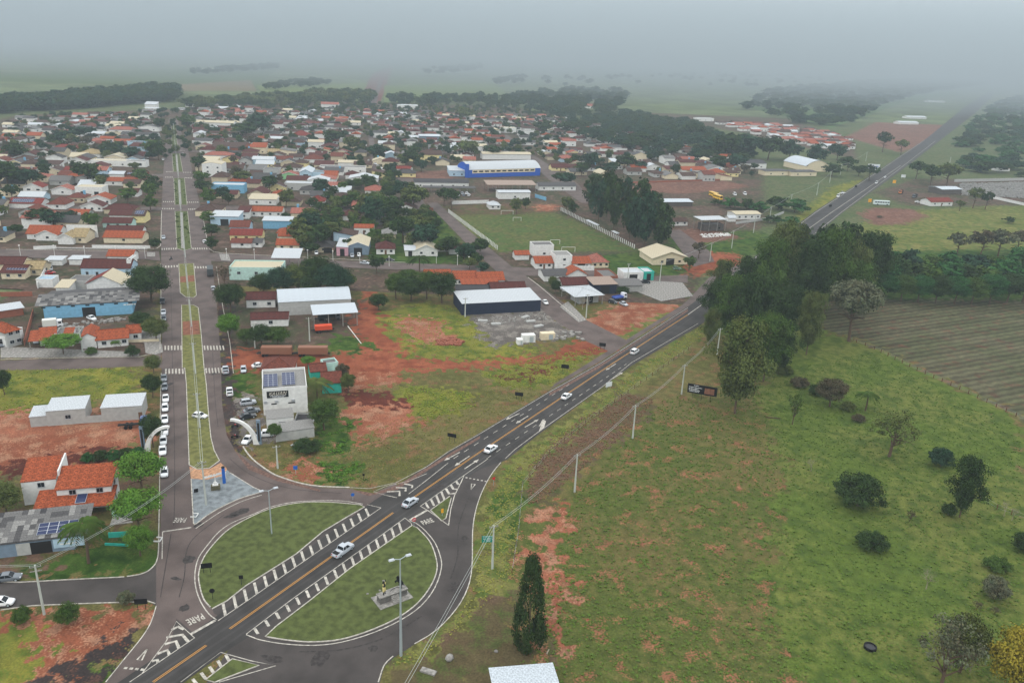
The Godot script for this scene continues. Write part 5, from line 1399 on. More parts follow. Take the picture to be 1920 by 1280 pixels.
	t = b("pale blue workshop with wide grey roof and dark gate", -153.9, -588.2, 0.12, 8.5, 20, 5.0, "gz", 1.5, "lightblue", "metal", "g1", {"cat": "workshop"})
	wing(t, -145.7, -590.4, 0.12, 9, 9, 4.6, "flat", 0.0, "lightblue", "fibre", "f2")
	b("orange roofed house right of the pale blue workshop", -136.4, -590.4, 0.12, 9.7, 10, 3.2, "gx", 1.9, "cream", "orange", "f2")
	b("white arch roofed store three rows back", -203.2, -649.1, 0.12, 16.2, 12, 4.0, "arch", 1.8, "lightblue", "white", "", {"cat": "store"})
	t = b("salmon roofed building with solar panels behind the apartment house", -241.8, -657.6, 0.12, 21.6, 10, 5.0, "hip", 1.6, "white", "pinktile", "")
	b("old brown factory hall with long ridge near the avenue", -250.9, -706.5, 0.12, 26.8, 26, 5.0, "gx", 2.2, "brick", "brown", "f2", {"cat": "factory hall"})
	b("cream house with stepped front near the middle of town", -208.3, -698.9, 0.12, 11.9, 9, 4.0, "gx", 1.4, "yellow", "creamtile", "f1")
	b("cluster of faded red hip roofs in the middle of town", -168.7, -670.8, 0.12, 15, 12, 3.2, "hip", 2.4, "white", "oldred", "")
	b("red roofed pale house right of the faded hip roofs", -146.4, -689.4, 0.12, 9.9, 10, 3.4, "gz", 2.0, "cream", "red", "f1", {"fascia": true})
	b("cream sheet roofed store by the tree lined street", -137, -656.8, 0.12, 16.4, 9, 3.4, "shed", 0.8, "white", "creamsheet", "", {"cat": "store"})
	b("long white flat building by the tree lined street", -135.1, -625.2, 0.12, 34.6, 9, 4.0, "flat", 0.0, "white", "fibre", "f4")
	b("white low gabled garage with many windows by the street", -110.9, -581.3, 0.12, 20, 14, 3.4, "gz", 1.6, "white", "white", "f1", {"cat": "garage"})
	b("wine roofed house behind the low gabled garage", -122.1, -596.8, 0.12, 9.5, 8, 3.2, "hip", 1.8, "white", "darkred", "")
	b("orange and white hip roofed house by the grove of mango trees", -94.6, -536.4, 0.17, 13.3, 10, 3.0, "hip", 2.0, "white", "pinktile", "f1")
	b("white cottage with bright orange roof in a dirt yard", -80.3, -419, 0.12, 10.2, 7, 3.4, "gx", 1.0, "white", "orange", "f1d", {"over": 0.2})
	b("wine roofed house between the cottage and the palm garden", -95.2, -452.1, 0.12, 7.9, 9, 2.9, "hip", 1.6, "white", "darkred", "f1")
	b("pyramid roofed white hut behind the pink workshop", -65.7, -411, 0.17, 7, 8, 2.7, "hip", 1.5, "beige", "fibrelight", "", {"cat": "hut"})
	b("dark red shed beside the field road trees", -28.4, -384.3, 0.17, 7.9, 8, 2.8, "gx", 1.2, "white", "darkred", "f1")
	b("low brown roofed house at the field road corner", -33.5, -388.8, 0.17, 9, 7, 2.8, "gx", 1.2, "white", "graytile", "f1")
	b("brick red villa with white terrace in the far middle of town", -220.4, -829.4, 0.12, 18.3, 14, 4.0, "hip", 3.0, "white", "red", "f2")
	b("long pale warehouse near the avenue end", -337.9, -908.5, 0.12, 45.9, 14, 5.0, "gx", 1.2, "white", "creamsheet", "f4", {"cat": "warehouse"})
	b("white church with peaked front at the avenue end", -456.6, -1149.9, 0.12, 11.1, 16, 7.0, "gz", 3.0, "white", "creamsheet", "f1d", {"cat": "church", "sill": 4.0})
	b("long salmon roofed house with white tower at the far side", -284.2, -1241.7, 0.12, 25.5, 12, 5.0, "gx", 2.0, "white", "pinktile", "f1")
	t = b("white two storey institution in the far middle", -172.4, -1268.1, 0.17, 31.1, 16, 6.0, "flat", 0.0, "white", "metal", "f4", {"cat": "building", "st": 2, "name": "institution"})
	b("grey roofed blue depot in the right middle of town", -95, -862.8, 0.17, 20.9, 14, 5.0, "gx", 0.8, "slate", "metal", "f2", {"cat": "depot"})
	b("white fortress like house with pillars on the right side street", 7.8, -952.5, 0.24, 18.9, 12, 5.5, "flat", 0.0, "white", "fibre", "f5")
	b("cream and white corner house on the right side street", -13.4, -980.2, 0.24, 16.8, 12, 5.5, "flat", 0.0, "white", "creamsheet", "f1")
	b("orange roofed low house across from the sports hall", 37.5, -846.2, 0.24, 13.5, 9, 3.2, "gx", 1.5, "white", "orange", "f2")
	b("orange tiled house with pale neighbour below the tree belt", 101.7, -697.7, 0.24, 13.1, 10, 3.2, "gx", 1.7, "white", "orange", "f1")
	b("white gabled house next to the orange one below the tree belt", 116.4, -711.5, 0.24, 13.3, 10, 3.2, "gz", 1.8, "white", "white", "f1")
	b("white walled house with orange and cream roof near the black factory", 149.7, -702.2, 0.3, 22.9, 10, 3.2, "gx", 1.6, "white", "orange", "f2")
	b("grey gabled house with white yard wall near the black factory", 172.3, -713.3, 0.3, 19.4, 12, 3.6, "gz", 1.8, "white", "fibre", "f2")
	b("white walled long house behind the tree belt", 281.4, -1282.9, 0.3, 29, 12, 4.0, "flat", 0.0, "white", "white", "f3")
	b("large salmon villa on the far hillside", 123.8, -1463.9, 0.24, 38.2, 14, 4.0, "hip", 2.4, "white", "pinktile", "")
	b("orange villa with white terrace below the dark grove", 83.9, -1020.9, 0.24, 14.8, 12, 4.0, "hip", 2.4, "white", "orange", "")



# ---------------------------------------------------------------- the rest of the town, lot by lot
const ORD := ["first", "second", "third", "fourth", "fifth", "sixth", "seventh", "eighth", "ninth", "tenth", "eleventh", "twelfth", "thirteenth", "fourteenth", "fifteenth", "sixteenth", "seventeenth", "eighteenth", "nineteenth", "twentieth",
	"twenty-first", "twenty-second", "twenty-third", "twenty-fourth", "twenty-fifth", "twenty-sixth", "twenty-seventh", "twenty-eighth", "twenty-ninth", "thirtieth", "thirty-first", "thirty-second", "thirty-third", "thirty-fourth", "thirty-fifth", "thirty-sixth", "thirty-seventh", "thirty-eighth", "thirty-ninth", "fortieth",
	"forty-first", "forty-second", "forty-third", "forty-fourth", "forty-fifth", "forty-sixth", "forty-seventh", "forty-eighth", "forty-ninth", "fiftieth"]
var taken := []          # [x, z, radius] of what already stands
var garden_trees := []   # lots left to a tree


func free_spot(x: float, z: float, r: float) -> bool:
	for t in taken:
		if Vector2(x - t[0], z - t[1]).length() < r + t[2]: return false
	return true


func on_street(p: Vector2) -> bool:
	var av := (p - L([-101.55, -235.19])[0]).dot(Vector2(0.923, -0.385))
	if absf(av) < 21.0: return true
	for s in [[L([-230.28, -350.64, -163.11, -359.32]), 9.0], [L([-138.43, -360.56, -18.38, -358.25]), 9.0], [L([-58.11, -515.6, -1.18, -346.4]), 11.0], [L([-300.44, -446.37, -205.5, -462.79]), 7.0], [L([-366.2, -550.26, -253.56, -579.52]), 7.0], [L([-185.63, -472.23, -86.39, -482.54]), 7.0], [L([-234, -585.02, -76.23, -605.47]), 7.0], [L([-287.23, -709.12, -22.79, -788.01]), 7.0],
		[L([-180.85, -992.66, -103.38, -590.59, -70.87, -485.95]), 8.0], [L([-20.87, -952.64, 43.57, -559.43]), 11.0], [L([-92.97, -598.39, -55.15, -489.41]), 8.0], [L([164.04, -464.61, 1576.68, -2896.65]), 26.0], [L([-66, -661.2, 15.2, -622.37]), 30.0], [L([-31.95, -440.45, 52.27, -429.97]), 42.0], [L([-40.65, -510.32, 10.18, -531.4]), 16.0]]:
		var pts: PackedVector2Array = s[0]
		for k in pts.size() - 1:
			if Geometry2D.get_closest_point_to_segment(p, pts[k], pts[k + 1]).distance_to(p) < s[1]: return true
	return false


func make_town() -> void:
	var zone := L([-246.44, -361.09, -405.33, -612.06, -554.09, -911.81, -507.8, -935.08, -446.99, -1081.65, -392.32, -1238.92, -290.52, -1353.39, -184.31, -1330.8, -90.77, -1454.13, -15.69, -1358.21, 89.78, -1147.7, 171.23, -976.25, 220.84, -766.24, 203.95, -687.24, 153.29, -659.38, 81.18, -667.86, 50.17, -659.21, 27.99, -639.13, 17.51, -761.67, -35.08, -729.95, -48.7, -660.26, -86.31, -621.12, -58.31, -488.72, -22.31, -381.6, -81.98, -371.3, -145.3, -376.08])
	var hill := L([242.22, -2270, 470.02, -2135.24, 420.2, -1072.75, 371.52, -927.24, 322.22, -999.26, 285.51, -1275.51, 193.43, -1518.07])
	var o := L([-101.55, -235.19])[0]
	var av := Vector2(-0.385, -0.923)
	var cr := Vector2(0.993, -0.12)
	for c in get_children():
		if c.has_meta("category"): taken.append([c.position.x, c.position.z - 4.5, 8.5])
	var lots := []
	rng.seed = 41
	for i in range(10, 70):
		for j in range(-26, 62):
			var p := o + av * (i * 14.5 + rng.randf_range(-3.5, 3.5)) + cr * (j * 14.2 + rng.randf_range(-3.5, 3.5))
			var in_hill := Geometry2D.is_point_in_polygon(p, hill)
			if not (in_hill or Geometry2D.is_point_in_polygon(p, zone)): continue
			if on_street(p): continue
			var side := (p - o).dot(Vector2(0.923, -0.385))
			lots.append({"p": p, "i": i, "side": side, "dist": p.length(), "hill": in_hill, "roll": rng.randf()})
	lots.sort_custom(func(a, b): return a.dist < b.dist)
	var made := 0
	var seen := {}
	var wl := ["white", "white", "cream", "cream", "beige", "gray", "beige", "white", "cream", "gray", "white", "lightblue", "yellow"]
	var rl := ["brown", "brown", "darkred", "darkred", "darkred", "oldred", "orange", "brown", "pinktile", "graytile", "graytile", "fibredark", "fibre", "white", "creamsheet", "brown", "oldred"]
	var hue := {"brown": "brown", "darkred": "wine red", "oldred": "brick red", "orange": "orange", "pinktile": "salmon", "graytile": "grey tiled", "fibredark": "dark sheet", "fibre": "grey sheet", "white": "white sheet", "creamsheet": "cream sheet"}
	var far_walls := MB.new(); var far_roofs := {}
	for lot in lots:
		var p: Vector2 = lot.p
		if not free_spot(p.x, p.y, 5.2): continue
		if lot.roll > (0.72 if not lot.hill else 0.94) or (lot.dist > 520 and lot.roll > 0.66 and not lot.hill):
			garden_trees.append(lot)
			taken.append([p.x, p.y, 3.0])
			continue
		var w := rng.randf_range(9.5, 15.5)
		var d := rng.randf_range(8.5, 12.0)
		var h := rng.randf_range(2.8, 3.4) if rng.randf() < 0.9 else 5.6
		var roof: String = ["gx", "gx", "gz", "hip", "hip", "gz", "shed"][rng.randi() % 7]
		var wm: String = wl[rng.randi() % wl.size()]
		var rm: String = rl[rng.randi() % rl.size()]
		if lot.hill: rm = ["orange", "pinktile", "oldred", "white", "pinktile", "brown"][rng.randi() % 6]
		if rm in ["fibre", "fibredark", "white", "creamsheet"] and roof == "hip": roof = "gx"
		var yaw: float = 0.12 + (0.12 if lot.side > 250 else 0.0) + (0.0 if rng.randf() < 0.7 else PI / 2)
		taken.append([p.x, p.y - 4.5, 6.5])
		if made < 175 and not lot.hill:
			made += 1
			var key := "%d %s" % [lot.i, "l" if lot.side < 0 else "r"]
			seen[key] = seen.get(key, 0) + 1
			var label := "%s roofed %s house, %s along the %s row %s of the avenue" % [hue[rm], wm.replace("lightblue", "pale blue"), ORD[seen[key] - 1], ORD[mini(lot.i - 10, 49)], "left" if lot.side < 0 else "right"]
			b(label, p.x, p.y, yaw, w, d, h, roof, rng.randf_range(1.4, 2.0), wm, rm, ["f2", "f3", "f2r1", "f1l1", "f2d"][rng.randi() % 5], {"group": "houses of the town", "fascia": rng.randf() < 0.4})
			if rng.randf() < 0.35:
				var wt := MB.new(); wt.tube(Vector3(w * 0.3, h + 1.6, -d * 0.75), Vector3(w * 0.3, h + 2.9, -d * 0.75), 0.7, 0.8, 10); wt.box(Vector3(w * 0.3, 0, -d * 0.75), Vector3(1.2, h + 1.6, 1.2))
				put("water_tank", wt.done(), M["wall blue" if rng.randf() < 0.5 else "wall gray"], get_child(get_child_count() - 1))
		else:
			var f := Basis(Vector3.UP, yaw); var at := Vector3(p.x, 0, p.y)
			far_walls.box(at, Vector3(w, h, d), yaw)
			if not far_roofs.has(rm): far_roofs[rm] = MB.new()
			var rb: MB = far_roofs[rm]
			var e := []
			for k in [[-1, 1], [1, 1], [1, -1], [-1, -1]]: e.append(at + f * Vector3(k[0] * (w * 0.5 + 0.5), h - 0.1, k[1] * (d * 0.5 + 0.5)))
			var r0: Vector3 = at + f * Vector3(-w * 0.5 - 0.5, h + 1.7, 0); var r1: Vector3 = at + f * Vector3(w * 0.5 + 0.5, h + 1.7, 0)
			slab(rb, e[0], e[1], r1, r0); slab(rb, e[2], e[3], r0, r1)
			rb.tri3(e[1], e[2], r1); rb.tri3(e[3], e[0], r0)
			var wb := f * Vector3(0, 0, d * 0.5 + 0.03)
			if not far_roofs.has("glass"): far_roofs["glass"] = MB.new()
			for k in [-0.25, 0.25]: far_roofs["glass"].box(at + wb + f * Vector3(k * w, 1.0, 0), Vector3(1.4, 1.1, 0.06), yaw)
	var far := Node3D.new()
	far.name = "distant_houses"
	add_child(far)
	tag(far, "small houses of the far rows and the hillside estate fading into the haze", "", "", "stuff")
	put("walls", far_walls.done(), M["wall white"], far)
	for k in far_roofs: put("windows" if k == "glass" else "roofs", far_roofs[k].done(), M.glass if k == "glass" else M["roof " + k], far)
	# garden and yard walls round the nearer blocks
	var n := 0
	for q in [[L([-220.52, -359.46, -211.99, -363.07]), 1.6, "white", "pale balustraded wall before the orange gabled house"], [L([-197.34, -366.75, -171.77, -370.26]), 1.5, "white", "long white street wall at the avenue corner"], [L([-185.66, -301.21, -199.25, -334.16]), 2.4, "white", "white wall on the near side of the asphalt yard"],
		[L([-193.02, -289.39, -182.27, -291.64]), 1.8, "brick", "red brick wall behind the empty lot"], [L([-155.72, -240.69, -170.51, -271.71]), 1.8, "brick", "brick side wall of the grey two storey house"], [L([-41.95, -513.71, -18.9, -522.76]), 2.2, "white", "long white wall above the football ground"], [L([11.48, -551.74, 18.84, -541.27]), 2.4, "blue", "blue panel wall beside the sports shelter"],
		[L([18.25, -362.29, 36.6, -364.31]), 2.2, "white", "white wall and gate before the modern house"], [L([367.07, -632.2, 376.04, -602.98]), 2.0, "white", "white wall beside the scrap yard"], [L([132.75, -488.27, 157.27, -506.27, 174.71, -530.81]), 1.6, "gray", "low grey yard wall near the grove"], [L([-79.46, -138.53, -74.83, -139.44]), 1.2, "teal", "green and white garden wall by the palm"],
		[L([-78.96, -135.97, -73.68, -135.98]), 0.5, "teal", "low green kerb wall below the garden"], [L([-82.37, -146.18, -78.22, -146.92]), 1.4, "mint", "pale green porch wall with railings"], [L([64.01, -622.45, 163.78, -667.75]), 1.2, "brick", "long low wall along the red dirt ground"], [L([379.72, -717.09, 460.5, -747.9]), 2.4, "gray", "grey back wall of the scrap yard"],
		[L([-131.89, -246.07, -116.31, -249.5]), 0.9, "cream", "low cream wall in front of the long orange house"], [L([-55.53, -492.76, -51.17, -488.59]), 2.0, "brick", "short brick wall at the school gate"]]:
		var wb := MB.new()
		wb.strip(q[0], 0.2, 0.0, q[1])
		tag(put("yard_wall", wb.done(), M["wall " + q[2]]), q[3], "wall")



# ---------------------------------------------------------------- trees
func crown_mesh(kind: String, puffs: int, leaves: int, leaf: float, seed_: int) -> ArrayMesh:   # a crown for a tree 1 high and 1 wide
	var r := RandomNumberGenerator.new(); r.seed = seed_
	var m := MB.new(); m.colored = true
	for i in puffs:
		var c := Vector3.ZERO
		var pr := 0.12
		var dir := Vector3(r.randfn(), r.randfn(), r.randfn()).normalized()
		var sh := pow(r.randf(), 0.4)
		match kind:
			"round": c = Vector3(0, 0.6, 0) + dir * Vector3(0.40, 0.30, 0.40) * sh; pr = r.randf_range(0.09, 0.16)
			"tall":
				var y := r.randf_range(0.20, 0.94)
				var rad := 0.47 * sin(clampf((y - 0.15) / 0.85, 0, 1) * PI * 0.92) + 0.08
				var lump := 0.75 + 0.4 * sin(y * 17.0 + seed_) * cos(dir.x * 4.0)
				c = Vector3(dir.x * rad * sh * lump, y, dir.z * rad * sh * lump); pr = r.randf_range(0.08, 0.14)
			"umbrella": c = Vector3(dir.x * 0.40 * sh, 0.72 + dir.y * 0.17, dir.z * 0.40 * sh); pr = r.randf_range(0.08, 0.14)
			"cone":
				var y := pow(r.randf(), 1.2) * 0.92 + 0.04
				var rad := 0.47 * pow(1.0 - y, 0.55) * (0.75 if y < 0.12 else 1.0) * r.randf_range(0.78, 1.0)
				var an := r.randf() * TAU
				c = Vector3(cos(an) * rad, y, sin(an) * rad); pr = 0.095
			"bush": c = Vector3(0, 0.42, 0) + Vector3(dir.x * 0.42, absf(dir.y) * 0.48 - 0.22 if dir.y > -0.3 else dir.y * 0.3, dir.z * 0.42) * sh; pr = r.randf_range(0.08, 0.13)
			"sparse": c = Vector3(0, 0.64, 0) + dir * Vector3(0.42, 0.30, 0.42) * sh; pr = r.randf_range(0.05, 0.12)
		var shade := r.randf_range(0.45, 1.5)
		var warm := r.randf_range(0.85, 1.18)
		for k in leaves:
			var d := Vector3(r.randfn(), r.randfn() * 0.8 + 0.15, r.randfn()).normalized()
			var p := c + d * pr * pow(r.randf(), 0.35) * Vector3(1.0, 0.85, 1.0)
			var ax := Vector3(r.randfn(), r.randfn(), r.randfn()).normalized()
			var nn := (d * 0.8 + ax * 0.5 + Vector3(0, 0.35, 0)).normalized()
			var tx := nn.cross(ax).normalized() * leaf * r.randf_range(0.6, 1.2)
			var ty := nn.cross(tx).normalized() * leaf * r.randf_range(0.5, 0.9)
			var g := shade * r.randf_range(0.8, 1.2)
			m.tint = Color(g * warm, g, g * r.randf_range(0.8, 1.1))
			var i0 := m.vert(p - tx, nn); m.vert(p - ty * 0.9, nn); m.vert(p + tx, nn); m.vert(p + ty, nn)
			m.tri(i0, i0 + 1, i0 + 2); m.tri(i0, i0 + 2, i0 + 3)
	return m.done()


func trunk_mesh(kind: String, seed_: int) -> ArrayMesh:
	var r := RandomNumberGenerator.new(); r.seed = seed_
	var m := MB.new()
	var top := 0.55
	var thick := 0.030
	if kind == "tall": top = 0.85; thick = 0.018
	if kind == "umbrella": top = 0.6
	if kind == "cone": top = 0.9; thick = 0.025
	if kind == "bush": top = 0.35; thick = 0.03
	var bend := Vector3(r.randf_range(-0.04, 0.04), 0, r.randf_range(-0.04, 0.04))
	m.path([Vector3(0, -0.02, 0), Vector3(bend.x * 0.3, top * 0.35, bend.z * 0.4), Vector3(bend.x, top * 0.7, bend.z), Vector3(bend.x * 1.4, top, bend.z)], thick, thick * 0.35, 7)
	for k in (7 if kind != "cone" else 0):
		var an := k * 2.4 + r.randf()
		var y0 := top * r.randf_range(0.42, 0.85)
		var s := Vector3(bend.x, y0, bend.z)
		var reach := r.randf_range(0.18, 0.34)
		var rise := 0.06 if kind == "umbrella" else r.randf_range(0.10, 0.26)
		var e := s + Vector3(cos(an) * reach, rise, sin(an) * reach)
		m.path([s, s.lerp(e, 0.5) + Vector3(0, 0.02, 0), e], thick * 0.5, thick * 0.15, 5)
	return m.done()


func bare_mesh(seed_: int, depth: int) -> ArrayMesh:   # branches without leaves
	var r := RandomNumberGenerator.new(); r.seed = seed_
	var m := MB.new()
	var jobs := [[Vector3(0, -0.02, 0), Vector3(0, 1, 0), 0.30, 0.028, 0]]
	while jobs.size() > 0:
		var j: Array = jobs.pop_back()
		var e: Vector3 = j[0] + j[1] * j[2]
		m.tube(j[0], e, j[3], j[3] * 0.6, 5 if j[4] < 2 else 3, false)
		if j[4] < depth:
			for k in 3:
				var d: Vector3 = (j[1] + Vector3(r.randfn(), r.randfn() * 0.35 + 0.15, r.randfn()) * 0.62).normalized()
				jobs.append([e, d, j[2] * r.randf_range(0.62, 0.85), j[3] * 0.55, j[4] + 1])
	return m.done()


func palm_mesh(seed_: int, fronds: int) -> ArrayMesh:
	var r := RandomNumberGenerator.new(); r.seed = seed_
	var m := MB.new(); m.colored = true
	for k in fronds:
		var an := TAU * k / fronds + r.randf_range(-0.2, 0.2)
		var lift := r.randf_range(-0.1, 0.85)
		var d := Vector3(cos(an), 0, sin(an))
		var prev := Vector3(0, 0.80, 0)
		var g := r.randf_range(0.5, 1.0)
		for i in range(1, 10):
			var t := i / 9.0
			var p := Vector3(0, 0.80, 0) + d * 0.5 * t * (1.0 - 0.15 * lift) + Vector3(0, 0.22 * lift * t - 0.30 * t * t * (1.05 - 0.4 * lift), 0)
			var side := d.cross(Vector3.UP)
			for s in [-1, 1]:
				for q in 2:
					var a: Vector3 = prev.lerp(p, q * 0.5)
					var tip: Vector3 = a + side * s * 0.12 * sin(PI * clampf(t, 0.12, 0.94)) + d * 0.05 + Vector3(0, -0.05 - r.randf() * 0.03, 0)
					m.tint = Color(g * r.randf_range(0.85, 1.15), g, g * 0.9)
					var nn: Vector3 = Vector3(s * side.x * 0.3, 0.9, s * side.z * 0.3).normalized()
					var i0 := m.vert(a, nn); m.vert(a + d * 0.035, nn); m.vert(tip, nn)
					if (m.v[i0 + 1] - a).cross(tip - a).dot(nn) > 0: m.tri(i0, i0 + 1, i0 + 2)
					else: m.tri(i0, i0 + 2, i0 + 1)
			prev = p
	return m.done()


var crowns := {}
var trunks := {}

func tree_parts(kind: String, far: bool, variant: int) -> Array:
	var key := "%s %s %d" % [kind, far, variant]
	if not crowns.has(key):
		var sd := hash(key) % 10000
		match kind:
			"palm": crowns[key] = palm_mesh(sd, 34 if not far else 16)
			"bare": crowns[key] = bare_mesh(sd, 5 if not far else 4)
			"sparse": crowns[key] = crown_mesh(kind, 60 if not far else 24, 26 if not far else 14, 0.020 if not far else 0.035, sd)
			"cone": crowns[key] = crown_mesh(kind, 300, 34, 0.018, sd)
			"bush": crowns[key] = crown_mesh(kind, 120 if not far else 34, 84 if not far else 20, 0.020 if not far else 0.06, sd)
			"umbrella": crowns[key] = crown_mesh(kind, 110 if not far else 34, 76 if not far else 20, 0.021 if not far else 0.055, sd)
			"tall": crowns[key] = crown_mesh(kind, 190 if not far else 60, 76 if not far else 22, 0.017 if not far else 0.046, sd)
			_: crowns[key] = crown_mesh(kind, 130 if not far else 44, 84 if not far else 22, 0.019 if not far else 0.056, sd)
		if kind == "palm":
			var p := MB.new(); p.path([Vector3(0, -0.02, 0), Vector3(0.02, 0.3, 0.01), Vector3(0.01, 0.6, 0), Vector3(0, 0.8, 0)], 0.035, 0.02, 8); trunks[key] = p.done()
		elif kind != "bare": trunks[key] = trunk_mesh(kind, sd)
	return [crowns[key], trunks.get(key)]


func leaf(tone: String) -> StandardMaterial3D:
	var c: Color = {"dark": S(54, 72, 40), "mid": S(72, 94, 44), "olive": S(88, 98, 54), "bright": S(88, 124, 48), "grey": S(98, 102, 80), "gold": S(142, 130, 48), "blue": S(48, 72, 54), "brown": S(86, 80, 62), "lush": S(54, 92, 50)}[tone]
	return mat("leaf " + tone, c, 0.8, "leaf")


func tree(label: String, kind: String, tone: String, x: float, z: float, h: float, w: float, group := "", called := "") -> Node3D:
	var far := z < -340.0
	var pr := tree_parts(kind, far, absi(int(x * 7.0 + z * 3.0)) % (3 if kind != "cone" else 1))
	var name_ := called if called else ("shrub" if kind == "bush" else "palm_tree" if kind == "palm" else "tree")
	var t := thing(name_, label, {"shrub": "shrub", "palm_tree": "palm"}.get(name_, "tree"), Vector3(x, 0, z), fmod(absf(x * 1.7 + z * 0.9), TAU), group)
	if kind == "bare":
		put("branches", pr[0], M["bark_pale"], t, Transform3D(Basis.from_scale(Vector3(w, h, w) * 0.85), Vector3.ZERO))
		return t
	var sc := Transform3D(Basis.from_scale(Vector3(w, h, w)), Vector3.ZERO)
	put("crown", pr[0], leaf(tone), t, sc)
	put("trunk", pr[1], M.bark, t, Transform3D(Basis.from_scale(Vector3(minf(w, h), h, minf(w, h))), Vector3.ZERO))
	if kind == "sparse":
		if not meshes.has("twigs"): meshes.twigs = bare_mesh(5, 5)
		put("branches", meshes.twigs, M.bark, t, Transform3D(Basis.from_scale(Vector3(w, h, w) * 0.82), Vector3.ZERO))
	return t


func grove(fmt: String, group: String, kind: String, tones: Array, list: Array) -> void:   # list: x, z, height, width of each, in the order the label counts them
	for k in list.size():
		var q: Array = list[k]
		tree(fmt % ORD[k], kind, tones[k % tones.size()], q[0], q[1], q[2] * (0.88 + 0.26 * fmod(k * 0.618, 1.0)), q[3], group)


func forest(label: String, zone: PackedVector2Array, n: int, h0: float, h1: float, tones: Array, seed_: int, kinds := ["round", "tall"], gap := 1.0, fat := 1.5) -> void:   # a far wood that reads as one mass
	var r := RandomNumberGenerator.new(); r.seed = seed_
	var lo := zone[0]; var hi := zone[0]
	for p in zone:
		lo = lo.min(p); hi = hi.max(p)
	var spots := []
	var tries := 0
	while spots.size() < n and tries < n * 30:
		tries += 1
		var p := Vector2(r.randf_range(lo.x, hi.x), r.randf_range(lo.y, hi.y))
		if Geometry2D.is_point_in_polygon(p, zone) and free_spot(p.x, p.y, gap): spots.append(p)
	var root := Node3D.new()
	root.name = numbered("woodland")
	add_child(root)
	tag(root, label, "", "", "stuff")
	for kk in kinds.size() * tones.size():
		var mine := []
		for i in spots.size():
			if i % (kinds.size() * tones.size()) == kk: mine.append(spots[i])
		if mine.is_empty(): continue
		var mm := MultiMesh.new()
		mm.transform_format = MultiMesh.TRANSFORM_3D
		mm.mesh = tree_parts(kinds[kk % kinds.size()], true, kk % 3)[0]
		mm.instance_count = mine.size()
		for i in mine.size():
			var h := r.randf_range(h0, h1)
			mm.set_instance_transform(i, Transform3D(Basis(Vector3.UP, r.randf() * TAU).scaled(Vector3(h * fat * r.randf_range(0.8, 1.2), h, h * fat * r.randf_range(0.8, 1.2))), Vector3(mine[i].x, -0.6, mine[i].y)))
		var o := MultiMeshInstance3D.new()
		o.name = "crowns"
		o.multimesh = mm
		o.material_override = leaf(tones[kk / kinds.size()])
		root.add_child(o, true)


